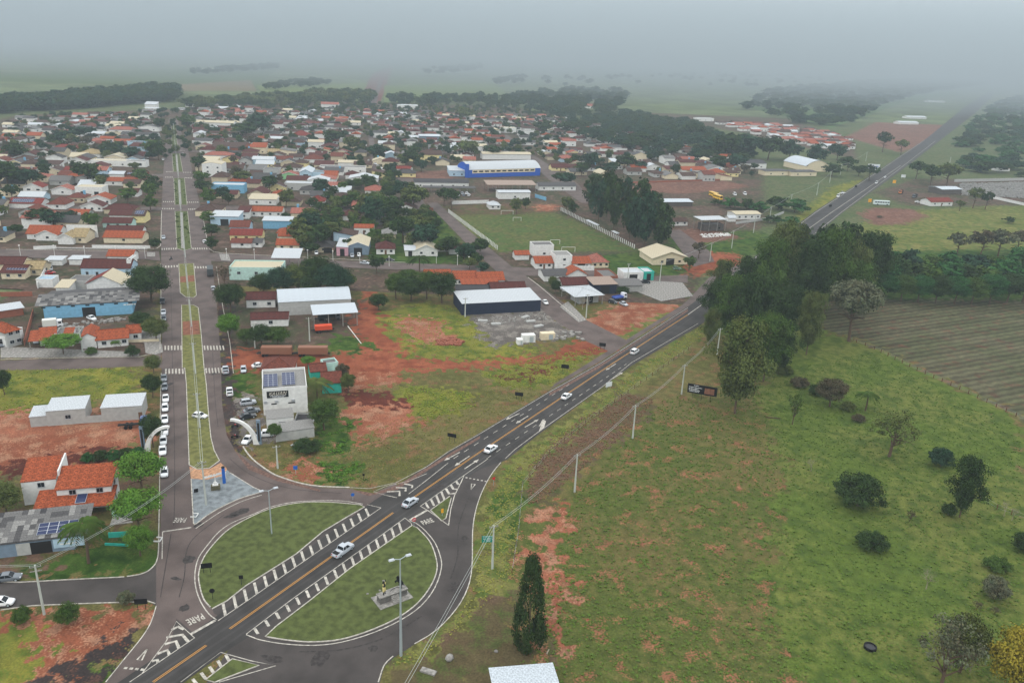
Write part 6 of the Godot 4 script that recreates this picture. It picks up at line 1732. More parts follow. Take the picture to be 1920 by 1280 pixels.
func make_trees() -> void:
	# --- the pasture
	tree("largest round dark tree standing alone in the green pasture", "bush", "dark", 81, -163.3, 11.3, 12.7)
	tree("low broad dark bush in the pasture below the largest round tree", "bush", "dark", 77.3, -146.1, 5.5, 7.6)
	tree("dark dome shaped shrub beside two white fence posts", "bush", "blue", 110.3, -184.4, 7.3, 7.1)
	tree("wide grey olive thicket of bare twigs in the pasture", "sparse", "olive", 99, -188.6, 13.4, 17.4)
	tree("tall leaning dark tree with a forked trunk in the pasture", "tall", "dark", 102.8, -160, 15.4, 8.9)
	tree("small round bush at the foot of the leaning tree", "bush", "dark", 100.7, -160.9, 4.3, 3.9)
	tree("tiny withered shrub between the two dark round bushes", "sparse", "brown", 90.3, -157.3, 3, 2.6)
	tree("palm in the pasture on the slope above the grey thicket", "palm", "mid", 104.1, -217.2, 7.1, 6.9)
	tree("purple brown bushy tree with pale trunk at the wood's end", "round", "brown", 94.4, -219.2, 9.2, 10.1)
	tree("thin crooked tree with few leaf clumps at the wood's end", "sparse", "mid", 79.1, -205.6, 10, 5.1)
	tree("leafless little tree over a patch of red earth", "bare", "brown", 75.4, -178.7, 4.6, 3.4)
	tree("pale green bush near the edge of the pasture", "bush", "mid", 100.5, -140.3, 4.1, 5.9)
	tree("dark bush with whitish blossom near the edge of the pasture", "bush", "grey", 94.6, -130.8, 7.2, 6.1)
	tree("round dark bush cut by the edge of the picture, in mid pasture", "bush", "dark", 110.2, -147.3, 6.4, 6.8)
	tree("small bare branched tree alone on the green slope", "bare", "brown", 82.6, -132.9, 6.1, 4.8)
	tree("knee high brown scrub below the blossoming bush", "sparse", "brown", 89.5, -127.3, 1.8, 2.4)
	tree("second knee high brown scrub beside the first", "sparse", "brown", 92.4, -126.3, 1.4, 2.4)
	tree("grey wispy tree in the bottom corner of the pasture", "sparse", "grey", 71.8, -105.2, 15, 12.1)
	tree("yellow leafed tree in the bottom corner of the pasture", "round", "gold", 82.8, -104.7, 13.7, 10.2)
	tree("dark bushy tree between the grey and the yellow one", "round", "olive", 77.7, -110.3, 12, 8.1)
	tree("bare forked sapling near the leaning tree", "bare", "grey", 113.5, -161.2, 5, 3.2)
	tree("second bare forked sapling further out from the leaning tree", "bare", "grey", 114.4, -159.5, 5.2, 3.6)
	tree("cypress standing like a dark green cone by the pasture fence", "cone", "dark", 5, -112.2, 18.4, 6.7, "", "cypress")
	# --- tall trees beside the highway
	tree("tallest eucalyptus in front of the wood, beside the black billboard", "tall", "olive", 64.5, -211.5, 28.4, 18.6)
	tree("second tall eucalyptus just behind the tallest one", "tall", "mid", 79.7, -236.7, 22.9, 15.4)
	tree("slim yellowish eucalyptus at the front of the wood", "tall", "olive", 101.7, -262.8, 23, 11.8)
	tree("open crowned tree with three visible trunks by the ploughed field", "umbrella", "grey", 122.5, -278.8, 24.1, 20.9)
	grove("tall dark eucalyptus of the wood beside the highway, %s counted from the road", "eucalyptus wood beside the highway", "tall", ["dark", "mid", "dark", "olive", "dark"], [[76.6, -294.6, 19.4, 12.6], [77.1, -273.2, 23.7, 16], [82.2, -265.7, 28.8, 17.1], [86.4, -326.7, 15.6, 12.1], [88.7, -263.8, 23.1, 15.5], [91.1, -305.7, 25.9, 17.7], [96.8, -299.9, 30.6, 19],
		[98.9, -275.9, 21.9, 13.5], [110.2, -322.5, 31.4, 20.3], [113.1, -302, 31.8, 18.3], [127, -348.7, 30, 19.9], [124.3, -310.2, 32.5, 19.2], [140.2, -359.4, 27.6, 19.5], [136, -318.8, 32.2, 20.1], [148.3, -356.2, 28.1, 20.3], [150.4, -335.9, 31.3, 22], [133.9, -304.8, 21.6, 16.8], [158.7, -345.1, 25.1, 16.4], [69, -266.8, 15.6, 7.5], [86.6, -244.1, 16.4, 10.3]])
	grove("bushy tree of the green thicket above the ploughed field, %s along its front", "front row of the green thicket", "round", ["lush", "mid", "lush", "dark"], [[158.2, -335.4, 13.5, 15.1], [166.1, -335, 11.6, 13.7], [173.1, -334.4, 13.2, 14.2], [180.4, -333.9, 11.8, 13.7], [188.6, -334.3, 12.7, 14.6], [196.5, -335.4, 13.5, 14.2], [204.9, -336.6, 13.1, 14.2], [213.9, -339.4, 14.1, 14.8], [221.9, -341.3, 14.6, 15.4]])
	grove("bushy tree of the green thicket above the ploughed field, %s in its middle row", "middle row of the green thicket", "round", ["lush", "dark", "mid"], [[169.4, -359.4, 14.2, 15.6], [177.8, -356.3, 13.4, 15], [186.9, -356, 12.4, 14.5], [194.8, -355.4, 12.9, 15], [204.2, -356.8, 13.4, 15], [213.2, -358.2, 13, 15.1], [223.2, -360.5, 14.3, 15.6], [234.2, -363.9, 15.4, 16.3]])
	grove("bushy tree of the green thicket above the ploughed field, %s along its back", "back row of the green thicket", "round", ["lush", "blue", "mid"], [[179, -382.3, 14.2, 15.5], [189.2, -382, 12.7, 14.9], [198.4, -379.6, 12.1, 14.9], [208, -378.2, 12, 15.3], [218.6, -378.9, 12.6, 15.4], [230.9, -381.8, 13.4, 16], [244.9, -386.9, 14.4, 16.2]])
	grove("grey flat crowned tree on the meadow behind the thicket, %s from the highway", "grey trees behind the thicket", "umbrella", ["grey", "brown"], [[237.2, -428.7, 14, 14.9], [248, -425.9, 14.5, 16], [260.2, -430.3, 15.7, 17.3], [274.7, -437.6, 12.5, 14.6]])
	tree("round shrub alone on the meadow beside the scrap yard", "bush", "dark", 321.7, -530.1, 6.3, 9.1)
	tree("dark scrub on the patch of red earth beside the highway", "bush", "brown", 237.7, -530, 2.1, 5.2)
	grove("scrubby bush along the old fence of the ploughed field, %s from the wood", "bushes along the field fence", "bush", ["olive", "brown", "dark"], [[88.4, -244.3, 4.6, 6.9], [90.1, -233.5, 4.5, 6.6], [93.1, -227.7, 4.9, 5.5], [98.8, -216.7, 3.7, 5.3], [99.1, -209.6, 3, 4.5], [88.6, -253.7, 5.7, 6.4]])
	# --- pine grove by the football field
	grove("tall dark pine of the grove beside the football field, %s counted from the dirt road", "pine grove", "tall", ["dark", "blue", "dark"], [[74.6, -414.3, 26.1, 15.6], [66.9, -415.3, 28.9, 16.7], [61.4, -434.3, 29.7, 16.8], [54.8, -454.7, 28.3, 17], [48.3, -477.2, 26.4, 17.1], [76.8, -447.9, 26.8, 16.7], [71.8, -468.3, 26.9, 17.4], [64.6, -486.9, 26.9, 17.4], [56.4, -501.8, 25, 17.3], [46.1, -506.4, 22.6, 16.1], [63.2, -425.7, 27, 14.2], [79.4, -428.6, 20.1, 11.5]])
	# --- trees round the town
	tree("spreading tree with bare trunk before the school, nearer the street", "umbrella", "dark", -40.3, -494.4, 13.7, 14.4)
	tree("second spreading tree with bare trunk before the school", "umbrella", "dark", -46.4, -507.2, 12, 13.4)
	tree("great dark mango tree at the avenue corner", "round", "dark", -136.7, -290.6, 14.9, 18.9)
	grove("avenue tree beside the side street mouth, %s from the mango tree", "left avenue trees", "round", ["dark", "olive"], [[-128.7, -263.1, 6.2, 8.1], [-117.3, -249.4, 8.2, 9.5], [-122.6, -256.6, 6.6, 7.9], [-106.6, -222.7, 5.5, 5.7], [-99.6, -205.8, 7.2, 6.3]])
	tree("bright round tree beside the red shoulder of the avenue", "round", "bright", -95, -255.3, 9.1, 9)
	tree("dark ragged tree above the bright round one", "round", "dark", -104, -282.6, 11.6, 13)
	tree("leafless brown tree by the parked truck", "sparse", "brown", -118, -316, 8.9, 7.4)
	grove("leafy tree in the yard below the silver warehouse, %s from the avenue", "warehouse yard trees", "round", ["mid", "dark"], [[-87.7, -250.4, 6.5, 7.1], [-82.2, -248.6, 7.8, 8.8], [-77.1, -249.2, 7.8, 9.1]])
	grove("tree of the dark clump between the corner shop and the warehouse, %s from the avenue", "dark clump behind the warehouse", "round", ["dark", "blue", "olive"], [[-98.9, -305.9, 10, 13.1], [-91, -304.9, 11.9, 13.9], [-85.5, -307.9, 13.9, 16.1], [-77.7, -309, 14.8, 17.4], [-70, -302.9, 15, 15.9], [-68.4, -315.6, 8.9, 10.8], [-79, -303, 9.7, 10.4]])
	tree("young tree on the cross street beside a white lamp", "round", "dark", -60.7, -344.1, 9.1, 8.4)
	grove("leafy tree before the row houses, %s along the dirt track", "trees before the row houses", "round", ["dark", "mid"], [[-51.1, -291.8, 7.8, 8.9], [-46.8, -307.6, 10.5, 10.6], [-40.5, -304.9, 10.9, 11.8], [-34.7, -309.3, 11, 10.6], [-28.3, -304.5, 13.4, 13.9], [-44.6, -327.1, 8.1, 10.3]])
	tree("palm behind the first orange row house", "palm", "dark", -41.5, -340.1, 11.4, 10.7)
	tree("coconut palm between the KAUAN shop and the turquoise house", "palm", "olive", -53.9, -206.5, 8.4, 9.9)
	tree("bright green tree below the coconut palm beside the KAUAN shop", "round", "mid", -48.1, -190.2, 9.3, 9.2)
	tree("dark slim tree behind the turquoise house", "round", "brown", -50.1, -222.7, 6, 5.1)
	tree("second dark slim tree in front of the turquoise house", "round", "olive", -46.9, -215, 6.2, 5.3)
	tree("small clipped tree before the lower block of the KAUAN shop", "umbrella", "mid", -58.2, -181.2, 5.9, 4.3)
	tree("flat topped green tree on the verge of the dirt road", "umbrella", "bright", -62.8, -231.9, 3.9, 5.3)
	tree("shrub heap below the lower block of the KAUAN shop", "bush", "dark", -49.6, -178.5, 4.4, 7.9)
	# bottom left
	tree("big bright green tree at the avenue kerb, upper of two", "umbrella", "bright", -79.8, -155, 10.5, 11.5)
	tree("big bright green tree at the avenue kerb, lower of two", "umbrella", "bright", -74, -140.5, 10.1, 11.3)
	tree("light green sapling beside the kerb below the two big trees", "round", "bright", -70.6, -133, 6.9, 6.2)
	tree("coconut palm on the lawn beside the grey workshop", "palm", "mid", -79.2, -130, 11.1, 8.8)
	tree("grey green tree left of the orange two storey house", "round", "olive", -103.9, -145.1, 7.6, 7.8)
	tree("round clipped bush left of the leaning power pole", "bush", "mid", -81.9, -113, 4.6, 3.8)
	tree("round clipped bush right of the leaning power pole", "bush", "mid", -74.2, -113.2, 5.6, 4.8)
	tree("loose grey green shrub at the side street corner", "bush", "grey", -66.8, -118.8, 3.8, 3.6)
	tree("shrubby tree behind the left town arch", "round", "dark", -87.1, -177.1, 9.2, 6.3)
	grove("dark bush of the hedge on the red earth, %s from the arch", "hedge on the red earth", "bush", ["lush", "dark"], [[-88.6, -172, 4, 4.4], [-90.8, -170.8, 4, 4.3], [-93.5, -170, 4, 4.3], [-96.2, -169.2, 3.7, 4.3], [-98.8, -168.5, 3.4, 3.8]])
	tree("spreading bright tree before the orange carport house", "umbrella", "bright", -140.2, -234.9, 6.4, 12.7)
	tree("round green bush at the gate of the long orange house", "bush", "mid", -131.8, -235.8, 3.4, 4.4)
	tree("tall dark bush on the corner lawn of the long orange house", "bush", "dark", -118.7, -235.5, 5.3, 5.4)
	tree("small palm in front of the long orange house", "palm", "mid", -125.6, -239.4, 4, 3.4)
	tree("dark tree at the edge of the weedy lot", "round", "dark", -139.6, -203.5, 7.9, 5)
	grove("bushy tree behind the dark red houses at the left edge, %s from the edge", "trees at the left edge", "round", ["dark", "blue"], [[-320.5, -506.7, 21, 25.4], [-310, -509.4, 13.3, 16.2], [-244.3, -404.9, 10.9, 16.3], [-235, -402.9, 9, 13.5], [-244.1, -386.2, 5.3, 8.9], [-232.7, -413.9, 8.4, 11.1], [-298.4, -473.9, 8.4, 10.7]])
	grove("round street tree on the left kerb of the avenue, %s block by block going away", "left kerb trees of the avenue", "round", ["dark", "mid"], [[-168, -366.7, 7.6, 6.5], [-219.6, -481.8, 12.1, 10.9], [-229.8, -509.3, 13.3, 12.1], [-208.6, -455.6, 9.1, 10.3], [-286.5, -649.9, 15.7, 15.2], [-303.7, -677.9, 15, 19.4], [-370.8, -852.5, 13.3, 13.2], [-252, -539.4, 11.6, 14.2]])
	grove("round street tree on the right kerb of the avenue, %s block by block going away", "right kerb trees of the avenue", "round", ["dark", "mid"], [[-152.9, -397.6, 8.9, 10.2], [-164.9, -427.7, 7.2, 10.9], [-142.8, -371.2, 7.7, 7.5], [-183.3, -477.9, 10.4, 12], [-200.8, -516.5, 9.1, 13.6], [-214.5, -549.3, 10.7, 13], [-237.8, -605.2, 10.9, 12.7], [-356.2, -888, 15.4, 20.5]])
	grove("large dark tree among the middle blocks left of the avenue, %s from the left", "large trees left of the avenue", "round", ["dark", "blue"], [[-382.4, -619.4, 15, 20.2], [-403.1, -719.1, 10.9, 15.8], [-282.4, -531.4, 16.2, 21], [-402.4, -753.9, 12.3, 22.4], [-333.7, -667.9, 11.9, 17.4], [-274, -533.6, 8, 12], [-310.8, -523.9, 6.8, 10.4], [-305.7, -643.8, 11.5, 15.1]])
	grove("large dark tree among the middle blocks right of the avenue, %s from the avenue", "large trees right of the avenue", "round", ["dark", "blue", "olive"], [[-267.9, -806, 20.1, 26], [-267.9, -857.1, 21.3, 33.1], [-189.9, -555.7, 10.8, 14.6], [-162.9, -530, 10.4, 11.9], [-107.3, -412.5, 12.5, 16.6], [-108.1, -394.1, 14.7, 14.9], [-94, -379.8, 13, 12.8], [-127.8, -522.3, 13, 15.2], [-138.1, -479.5, 11.1, 11.4], [-104, -562.1, 9.9, 12.5], [-122.6, -702.1, 15.6, 18.2], [-152.2, -747.8, 14.2, 17.4], [-181.1, -801.4, 15.1, 25.9],
		[-76.1, -526.8, 14.5, 15.3], [-63, -487.7, 16.1, 19.4], [-69.4, -454.5, 15.1, 16.9], [-78.6, -438.1, 16.1, 17.5], [-86.6, -466.2, 13.9, 14.3], [-57.6, -403.4, 15.6, 14.6], [-43.7, -388.7, 13.2, 16.2], [-53.3, -422.9, 11.4, 12.5], [-33.2, -381.8, 8.7, 12.9], [-24.1, -370.9, 9, 11], [-20.7, -356.9, 6.2, 7.3], [-17.4, -362.2, 6.3, 6.9], [-14.3, -348.8, 6.1, 6.6], [-98.4, -692.7, 8.8, 13.5], [-87.8, -679.6, 16.4, 20.3], [-77.1, -646.1, 11.2, 14.3], [-45.3, -741.3, 15, 22.1], [-23.9, -748.2, 12.3, 17.4], [-96, -618.4, 8.8, 9.7], [-77, -1125.8, 17.3, 28.7]])
	grove("dark tree beside the road that climbs past the sports hall, %s from the hall", "trees past the sports hall", "round", ["dark", "blue"], [[31.1, -613.8, 10.7, 13.6], [35.4, -602.6, 10.9, 15.8], [50.2, -659.2, 12.7, 15.4], [59.1, -691.6, 15, 19.8], [58, -608.4, 11, 13.5], [73.7, -680.5, 10.9, 17.7], [90.1, -707, 13.5, 21.1], [103.5, -704.6, 9, 13.7], [129.6, -681.4, 9.6, 9.7], [126.4, -781.4, 9.9, 20.2], [49.6, -721.4, 11.5, 14], [101.9, -857.5, 13.4, 27.6], [128.5, -890.8, 16.7, 32], [144.9, -849.6, 18.6, 30.6], [27.7, -991.1, 15.4, 25.4], [79.6, -924.2, 17.3, 29.6], [56.8, -1003.2, 13.7, 28.2]])
	tree("thorny umbrella tree on the grass beside the red dirt junction", "umbrella", "brown", 91.6, -396.8, 8.7, 9.1)
	tree("small bright tree beside the cream roofed hall", "round", "mid", 82.2, -372.6, 7.2, 7.1)
	tree("leafless tree before the white hip roofed shelter", "bare", "grey", 27.1, -303.9, 7.6, 7.1)
	grove("leafy tree along the far side of the football field street, %s from the corner", "trees by the football street", "round", ["dark", "olive"], [[17.4, -324.4, 6.9, 5.3], [16.3, -332.2, 5.2, 5], [45.4, -324.6, 4.6, 6.7], [-0.7, -492.8, 9.1, 9.8], [4.9, -507.9, 8.1, 7.4], [30.5, -503, 12, 8.6], [34.2, -492, 8.8, 7.8]])
	grove("tree of the belt between the arched warehouse and the town, %s from the warehouse", "tree belt by the warehouse", "round", ["dark", "blue"], [[274.4, -721.8, 13.8, 21.5], [284.3, -792.7, 21, 25.6], [303.8, -762.9, 14.5, 21.7], [269.2, -826.8, 19.8, 29.8], [245.8, -819.4, 25.7, 31.7], [225, -820.8, 29.8, 32.8], [200.1, -804.8, 26.3, 31.1], [190.9, -834.6, 19.4, 26.9], [205.1, -989.4, 18.4, 31.7], [192.2, -730.4, 15.8, 21.8], [176, -732.3, 15.4, 20.9], [323.5, -844.1, 16, 23.9], [300.6, -729.1, 10.3, 17]])
	grove("tree beside the highway near the scrap yard, %s from the yard", "trees near the scrap yard", "umbrella", ["dark", "olive"], [[345, -687.9, 20.3, 23.2], [357.3, -685.5, 20.2, 24.9], [350.9, -727.4, 17.2, 21.7], [326.4, -583.4, 14.5, 13], [333.9, -581.1, 12.9, 11.4], [309.9, -569.8, 8.6, 8.2], [300.3, -704.6, 12.6, 18.3], [422.1, -920.4, 18.4, 17.7], [409.7, -940.3, 20.6, 21.7]])
	grove("bushy tree beside the low walled house, %s from the highway", "bushes by the low walled house", "bush", ["lush", "dark"], [[183.4, -536.4, 15.1, 21.2], [175.6, -545.9, 12.2, 20.1], [158.7, -536.5, 9.5, 17.7], [152.8, -540.8, 9.2, 14.2], [142.4, -542.3, 10, 15.7], [135.8, -552.4, 5.8, 10.9], [164.7, -486.9, 8.8, 16.1], [157.8, -496.6, 7.3, 13.1]])
	# gardens of the town
	var seen := {}
	var count := 0
	var rest := []
	for lot in garden_trees:
		var p: Vector2 = lot.p
		if count >= 90:
			rest.append(p)
			continue
		count += 1
		var key := "%d %s" % [lot.i, "l" if lot.side < 0 else "r"]
		seen[key] = seen.get(key, 0) + 1
		rng.seed = int(p.x * 13 + p.y * 7)
		var h := rng.randf_range(5.0, 10.5)
		var tone: String = ["dark", "dark", "blue", "mid", "olive", "brown"][rng.randi() % 6]
		tree("%s garden tree, %s along the %s town row %s of the avenue" % [{"dark": "dark green", "blue": "blue green", "mid": "fresh green", "olive": "olive", "brown": "brownish"}[tone], ORD[seen[key] - 1], ORD[mini(lot.i - 10, 49)], "left" if lot.side < 0 else "right"], "round", tone, p.x, p.y, h, h * rng.randf_range(0.8, 1.3), "garden trees of the town")
	# masses too far to count
	forest("far shelter belt beyond the left edge of town", L([-661, -995.75, -636.5, -1086.83, -602.71, -1466.95, -509.42, -1236.11, -539.37, -1147.32, -564.51, -1042.5, -614.71, -924.04]), 420, 13, 20, ["dark", "blue"], 3)
	forest("dark wood beyond the end of the avenue", L([-480.75, -1183.84, -425.42, -1345.21, -336.25, -1568.78, -267.53, -1516.36, -235.98, -1336.3, -332.78, -1252.33, -394.16, -1150.56, -450.59, -1108.04]), 200, 10, 16, ["dark", "olive"], 4)
	forest("wood behind the far middle of town", L([-232.43, -1418.71, -171.85, -1519.14, -20.49, -1692.96, 130.22, -2066.9, 254.52, -2019.67, 161.19, -1399.07, 61.46, -1167.68, -15.52, -1346.57, -104.46, -1391.97, -179.75, -1297.79]), 320, 10, 17, ["dark", "blue"], 5)
	forest("wide wood on the far side of the poultry sheds", L([429.68, -1614.41, 716.95, -2486.24, 1219.64, -3370.15, 2247.38, -5022.22, 3362.25, -6225.68, 2440.2, -4506.6, 1263.87, -2727.78, 749.36, -1798.31, 492.07, -1264.16, 434, -1308.78]), 1300, 11, 18, ["dark", "blue"], 6, ["round", "tall"], 1.0, 2.2)
	forest("scrub and wood on the far side of the highway", L([590.17, -1138.63, 1388.22, -2487.1, 2545.3, -4043.8, 2021.01, -2643.57, 689.46, -875.08, 505.57, -769.71, 439.89, -767.95, 434.95, -838.54]), 1700, 7, 13, ["dark", "blue", "lush"], 7, ["round", "bush"], 1.0, 2.1)
	forest("tree belt between the middle of town and the hillside estate", L([59.84, -1133.69, 174.27, -1360.81, 243.63, -1185.96, 252.04, -881.68, 210.09, -763, 166.84, -794.23, 110.58, -837.86, 68.49, -936.42]), 330, 8, 14, ["dark", "blue"], 8, ["round"])
	forest("copse on the far plain left of the red track", L([-870.94, -2234.86, -870.89, -3018.79, -752.57, -2634.78, -761.08, -1966.01]), 110, 10, 16, ["dark"], 9, ["round"])
	forest("lower copse on the far plain left of the red track", L([-513.8, -1662.83, -520.75, -1970.21, -458.4, -2035.43, -421.06, -1817.07, -475.79, -1570.84]), 70, 8, 13, ["dark"], 14, ["round"])
	forest("copse on the far plain behind the red track", L([-356.16, -2980.72, -218.32, -4290.8, -162.29, -3408.96, -286.68, -2532.26]), 90, 12, 18, ["dark"], 10, ["round"])
	forest("lower copse behind the red track", L([-84.32, -2426.77, 7.71, -2990.26, 14.8, -2453.59, -66.4, -2113.67]), 50, 10, 15, ["dark"], 15, ["round"])
	forest("last hazy wood on the far plain", L([32.05, -2630.84, 825.78, -4155.45, 5089.04, -12476.06, 2157.41, -5262.81, 723.91, -2755.18, 352.86, -2563.11, 39.66, -2095.77]), 260, 12, 20, ["dark", "blue"], 11, ["round"])
	forest("dense garden trees between the cross street and the football field", L([-109.53, -614.64, -90.29, -606.8, -40.61, -438.74, -16.44, -393.52, -16.17, -362.42, -71.67, -383.74, -86.82, -370.47, -103.85, -378.05, -126.76, -465.52]), 150, 5, 9.5, ["dark", "mid", "olive"], 13, ["round"], -1.8, 1.1)
	forest("backyard trees of the farther town blocks", L([-405.33, -612.06, -554.09, -911.81, -446.99, -1081.65, -392.32, -1238.92, -290.52, -1353.39, -184.31, -1330.8, -15.69, -1358.21, 89.78, -1147.7, 36.86, -752.85, -36.59, -759.33, -86.31, -621.12, -167.1, -687.91, -255.05, -659.91, -322.1, -638.57]), 1700, 4, 8.5, ["dark", "olive", "blue"], 12, ["round"], -1.6, 1.05)



# ---------------------------------------------------------------- vehicles
# kinds: length, width, then bonnet height, belt height, roof height, and along the length: windscreen foot, roof front, roof back, rear window foot
const CARS := {
	"hatch": [3.95, 1.68, 0.86, 0.92, 1.48, 0.95, 0.25, -1.35, -1.80],
	"sedan": [4.45, 1.74, 0.84, 0.92, 1.45, 0.95, 0.30, -0.95, -1.60],
	"suv": [4.40, 1.80, 1.02, 1.08, 1.68, 1.05, 0.45, -1.70, -2.05],
	"pickup": [5.20, 1.85, 1.05, 1.10, 1.76, 1.25, 0.70, -0.55, -0.75],
	"van": [4.60, 1.90, 1.15, 1.25, 2.10, 1.70, 1.20, -2.15, -2.25],
}


func car_meshes(kind: String) -> Dictionary:
	if meshes.has("car " + kind): return meshes["car " + kind]
	var c: Array = CARS[kind]
	var hl: float = c[0] * 0.5; var hw: float = c[1] * 0.5
	var body := MB.new()
	# lower body: rings of 8 points along the length
	var st := [[-hl, 0.45, 0.70, 0.82], [-hl + 0.10, 0.30, 0.84, 0.93], [-hl + 0.55, 0.22, c[3], 1.0], [c[8], 0.2, c[3], 1.0], [c[7], 0.2, c[3], 1.0], [0.0, 0.2, c[3], 1.0], [c[5], 0.2, c[3] - 0.02, 1.0], [hl - 0.75, 0.22, c[2], 0.99], [hl - 0.22, 0.26, c[2] - 0.10, 0.92], [hl, 0.36, 0.62, 0.80]]
	if kind == "pickup":
		st[2][2] = 1.02
	var prev := []
	for s in st:
		var w: float = hw * s[3]
		var ring := [Vector3(s[0], s[1], w * 0.86), Vector3(s[0], s[1] + 0.14, w), Vector3(s[0], lerpf(s[1], s[2], 0.62), w), Vector3(s[0], s[2] - 0.03, w * 0.93), Vector3(s[0], s[2] + 0.02, w * 0.80), Vector3(s[0], s[2] + 0.03, 0.0)]
		for k in range(4, -1, -1): ring.append(Vector3(ring[k].x, ring[k].y, -ring[k].z))
		if prev.size() > 0:
			for k in ring.size() - 1: body.quad(prev[k], ring[k], ring[k + 1], prev[k + 1])
			body.quad(ring[0], prev[0], prev[10], ring[10])
		else:
			for k in range(1, ring.size() - 1): body.tri3(ring[0], ring[k], ring[k + 1])
		prev = ring
	for k in range(1, prev.size() - 1): body.tri3(prev[0], prev[k + 1], prev[k])
	var b0: float = c[3] - 0.01; var tw := hw * 0.76; var bw := hw * 0.90
	var top: float = c[4]
	var f0 := Vector3(c[5], b0, 0); var f1 := Vector3(c[6], top - 0.05, 0); var r1 := Vector3(c[7], top - 0.06, 0); var r0 := Vector3(c[8], b0 + 0.04, 0)
	var z := Vector3(0, 0, 1)
	var out := {}
	var ws := MB.new(); slab(ws, f0 + z * bw, f0 - z * bw, f1 - z * tw, f1 + z * tw, 0.03); out.windscreen = ws.done()
	var rw := MB.new(); slab(rw, r0 - z * bw, r0 + z * bw, r1 + z * tw, r1 - z * tw, 0.03); out.rear_window = rw.done()
	for s in [1, -1]:
		var sw := MB.new()
		var a: Vector3 = r0 + z * bw * s; var d: Vector3 = f0 + z * bw * s; var e: Vector3 = f1 + z * tw * s; var g: Vector3 = r1 + z * tw * s
		if s > 0: sw.quad(a, d, e, g)
		else: sw.quad(d, a, g, e)
		var mid: float = (c[6] + c[7]) * 0.5
		out["side_window_%d" % s] = sw.done()
		# pillars belong to the body
		for q in [[d, e], [a, g], [Vector3(mid, b0, bw * s), Vector3(mid, top - 0.05, tw * s)]]: body.bar(q[0] + z * 0.012 * s, q[1] + z * 0.012 * s, 0.09, 0.07)
	var rf := MB.new()
	var rt := [f1 + z * tw, f1 - z * tw, r1 - z * tw, r1 + z * tw]
	var md := (f1 + r1) * 0.5 + Vector3(0, 0.06, 0)
	var hiz := tw * 0.82
	for p in [[f1, md], [md, r1]]:
		var up := Vector3(0, 0.05, 0)
		rf.quad(p[1] + z * hiz + up, p[0] + z * hiz + up, p[0] - z * hiz + up, p[1] - z * hiz + up)
		rf.quad(p[1] + z * (tw + 0.03), p[0] + z * (tw + 0.03), p[0] + z * hiz + up, p[1] + z * hiz + up)
		rf.quad(p[0] - z * (tw + 0.03), p[1] - z * (tw + 0.03), p[1] - z * hiz + up, p[0] - z * hiz + up)
	rf.quad(f1 + z * (tw + 0.03), f1 - z * (tw + 0.03), f1 - z * hiz + Vector3(0, 0.05, 0), f1 + z * hiz + Vector3(0, 0.05, 0))
	rf.quad(r1 - z * (tw + 0.03), r1 + z * (tw + 0.03), r1 + z * hiz + Vector3(0, 0.05, 0), r1 - z * hiz + Vector3(0, 0.05, 0))
	out.roof = rf.done()
	if kind == "pickup":
		var bed := MB.new()
		bed.box(Vector3(-hl * 0.64, 1.052, 0), Vector3(1.55, 0.03, hw * 1.55))
		out.bed = bed.done()
	out.body = body.done()
	var ty := MB.new(); ty.tube(Vector3(0, 0, -0.11), Vector3(0, 0, 0.11), 0.33, 0.33, 14); out.tyre = ty.done()
	var ri := MB.new(); ri.tube(Vector3(0, 0, -0.125), Vector3(0, 0, 0.125), 0.20, 0.20, 10); out.rim = ri.done()
	var hd := MB.new(); hd.blob(Vector3.ZERO, Vector3(0.16, 0.10, 0.20), 8, 5); out.headlight = hd.done()
	meshes["car " + kind] = out
	return out


func car(label: String, kind: String, paint: String, x: float, z: float, yaw: float, y := 0.04, group := "") -> Node3D:
	var cols := {"white": S(226, 228, 228), "silver": S(176, 182, 188), "grey": S(104, 110, 116), "black": S(34, 36, 40), "red": S(178, 40, 42), "green": S(86, 120, 92), "blue": S(60, 84, 140), "yellow": S(226, 176, 50)}
	var m := mat("car " + paint, cols[paint], 0.35, "paint")
	var c: Array = CARS[kind]
	var hl: float = c[0] * 0.5; var hw: float = c[1] * 0.5
	var s := car_meshes(kind)
	var t := thing({"pickup": "pickup_truck", "van": "van"}.get(kind, "car"), label, {"pickup": "pickup truck", "van": "van"}.get(kind, "car"), Vector3(x, y, z), yaw, group)
	put("body", s.body, m, t)
	put("roof", s.roof, m, t)
	for w in ["windscreen", "rear_window"]: put(w, s[w], M.glass, t)
	for k in [1, -1]: put("side_window", s["side_window_%d" % k], M.glass, t)
	if s.has("bed"): put("cargo_bed", s.bed, M.dark, t)
	var fine := z > -420.0
	for a in [hl * 0.62, -hl * 0.60]:
		for k in [1, -1]:
			var w := put("wheel", s.tyre, M.black, t, Transform3D(Basis.IDENTITY, Vector3(a, 0.33, k * (hw - 0.10))))
			if fine: put("rim", s.rim, M.steel, w)
	if fine:
		for k in [1, -1]:
			put("headlight", s.headlight, mat("lamp glass", S(210, 214, 216), 0.15), t, Transform3D(Basis.IDENTITY, Vector3(hl - 0.14, 0.66, k * hw * 0.62)))
			put("taillight", s.headlight, mat("tail lamp", S(150, 24, 22), 0.25), t, Transform3D(Basis.IDENTITY, Vector3(-hl + 0.12, 0.78, k * hw * 0.66)))
	return t


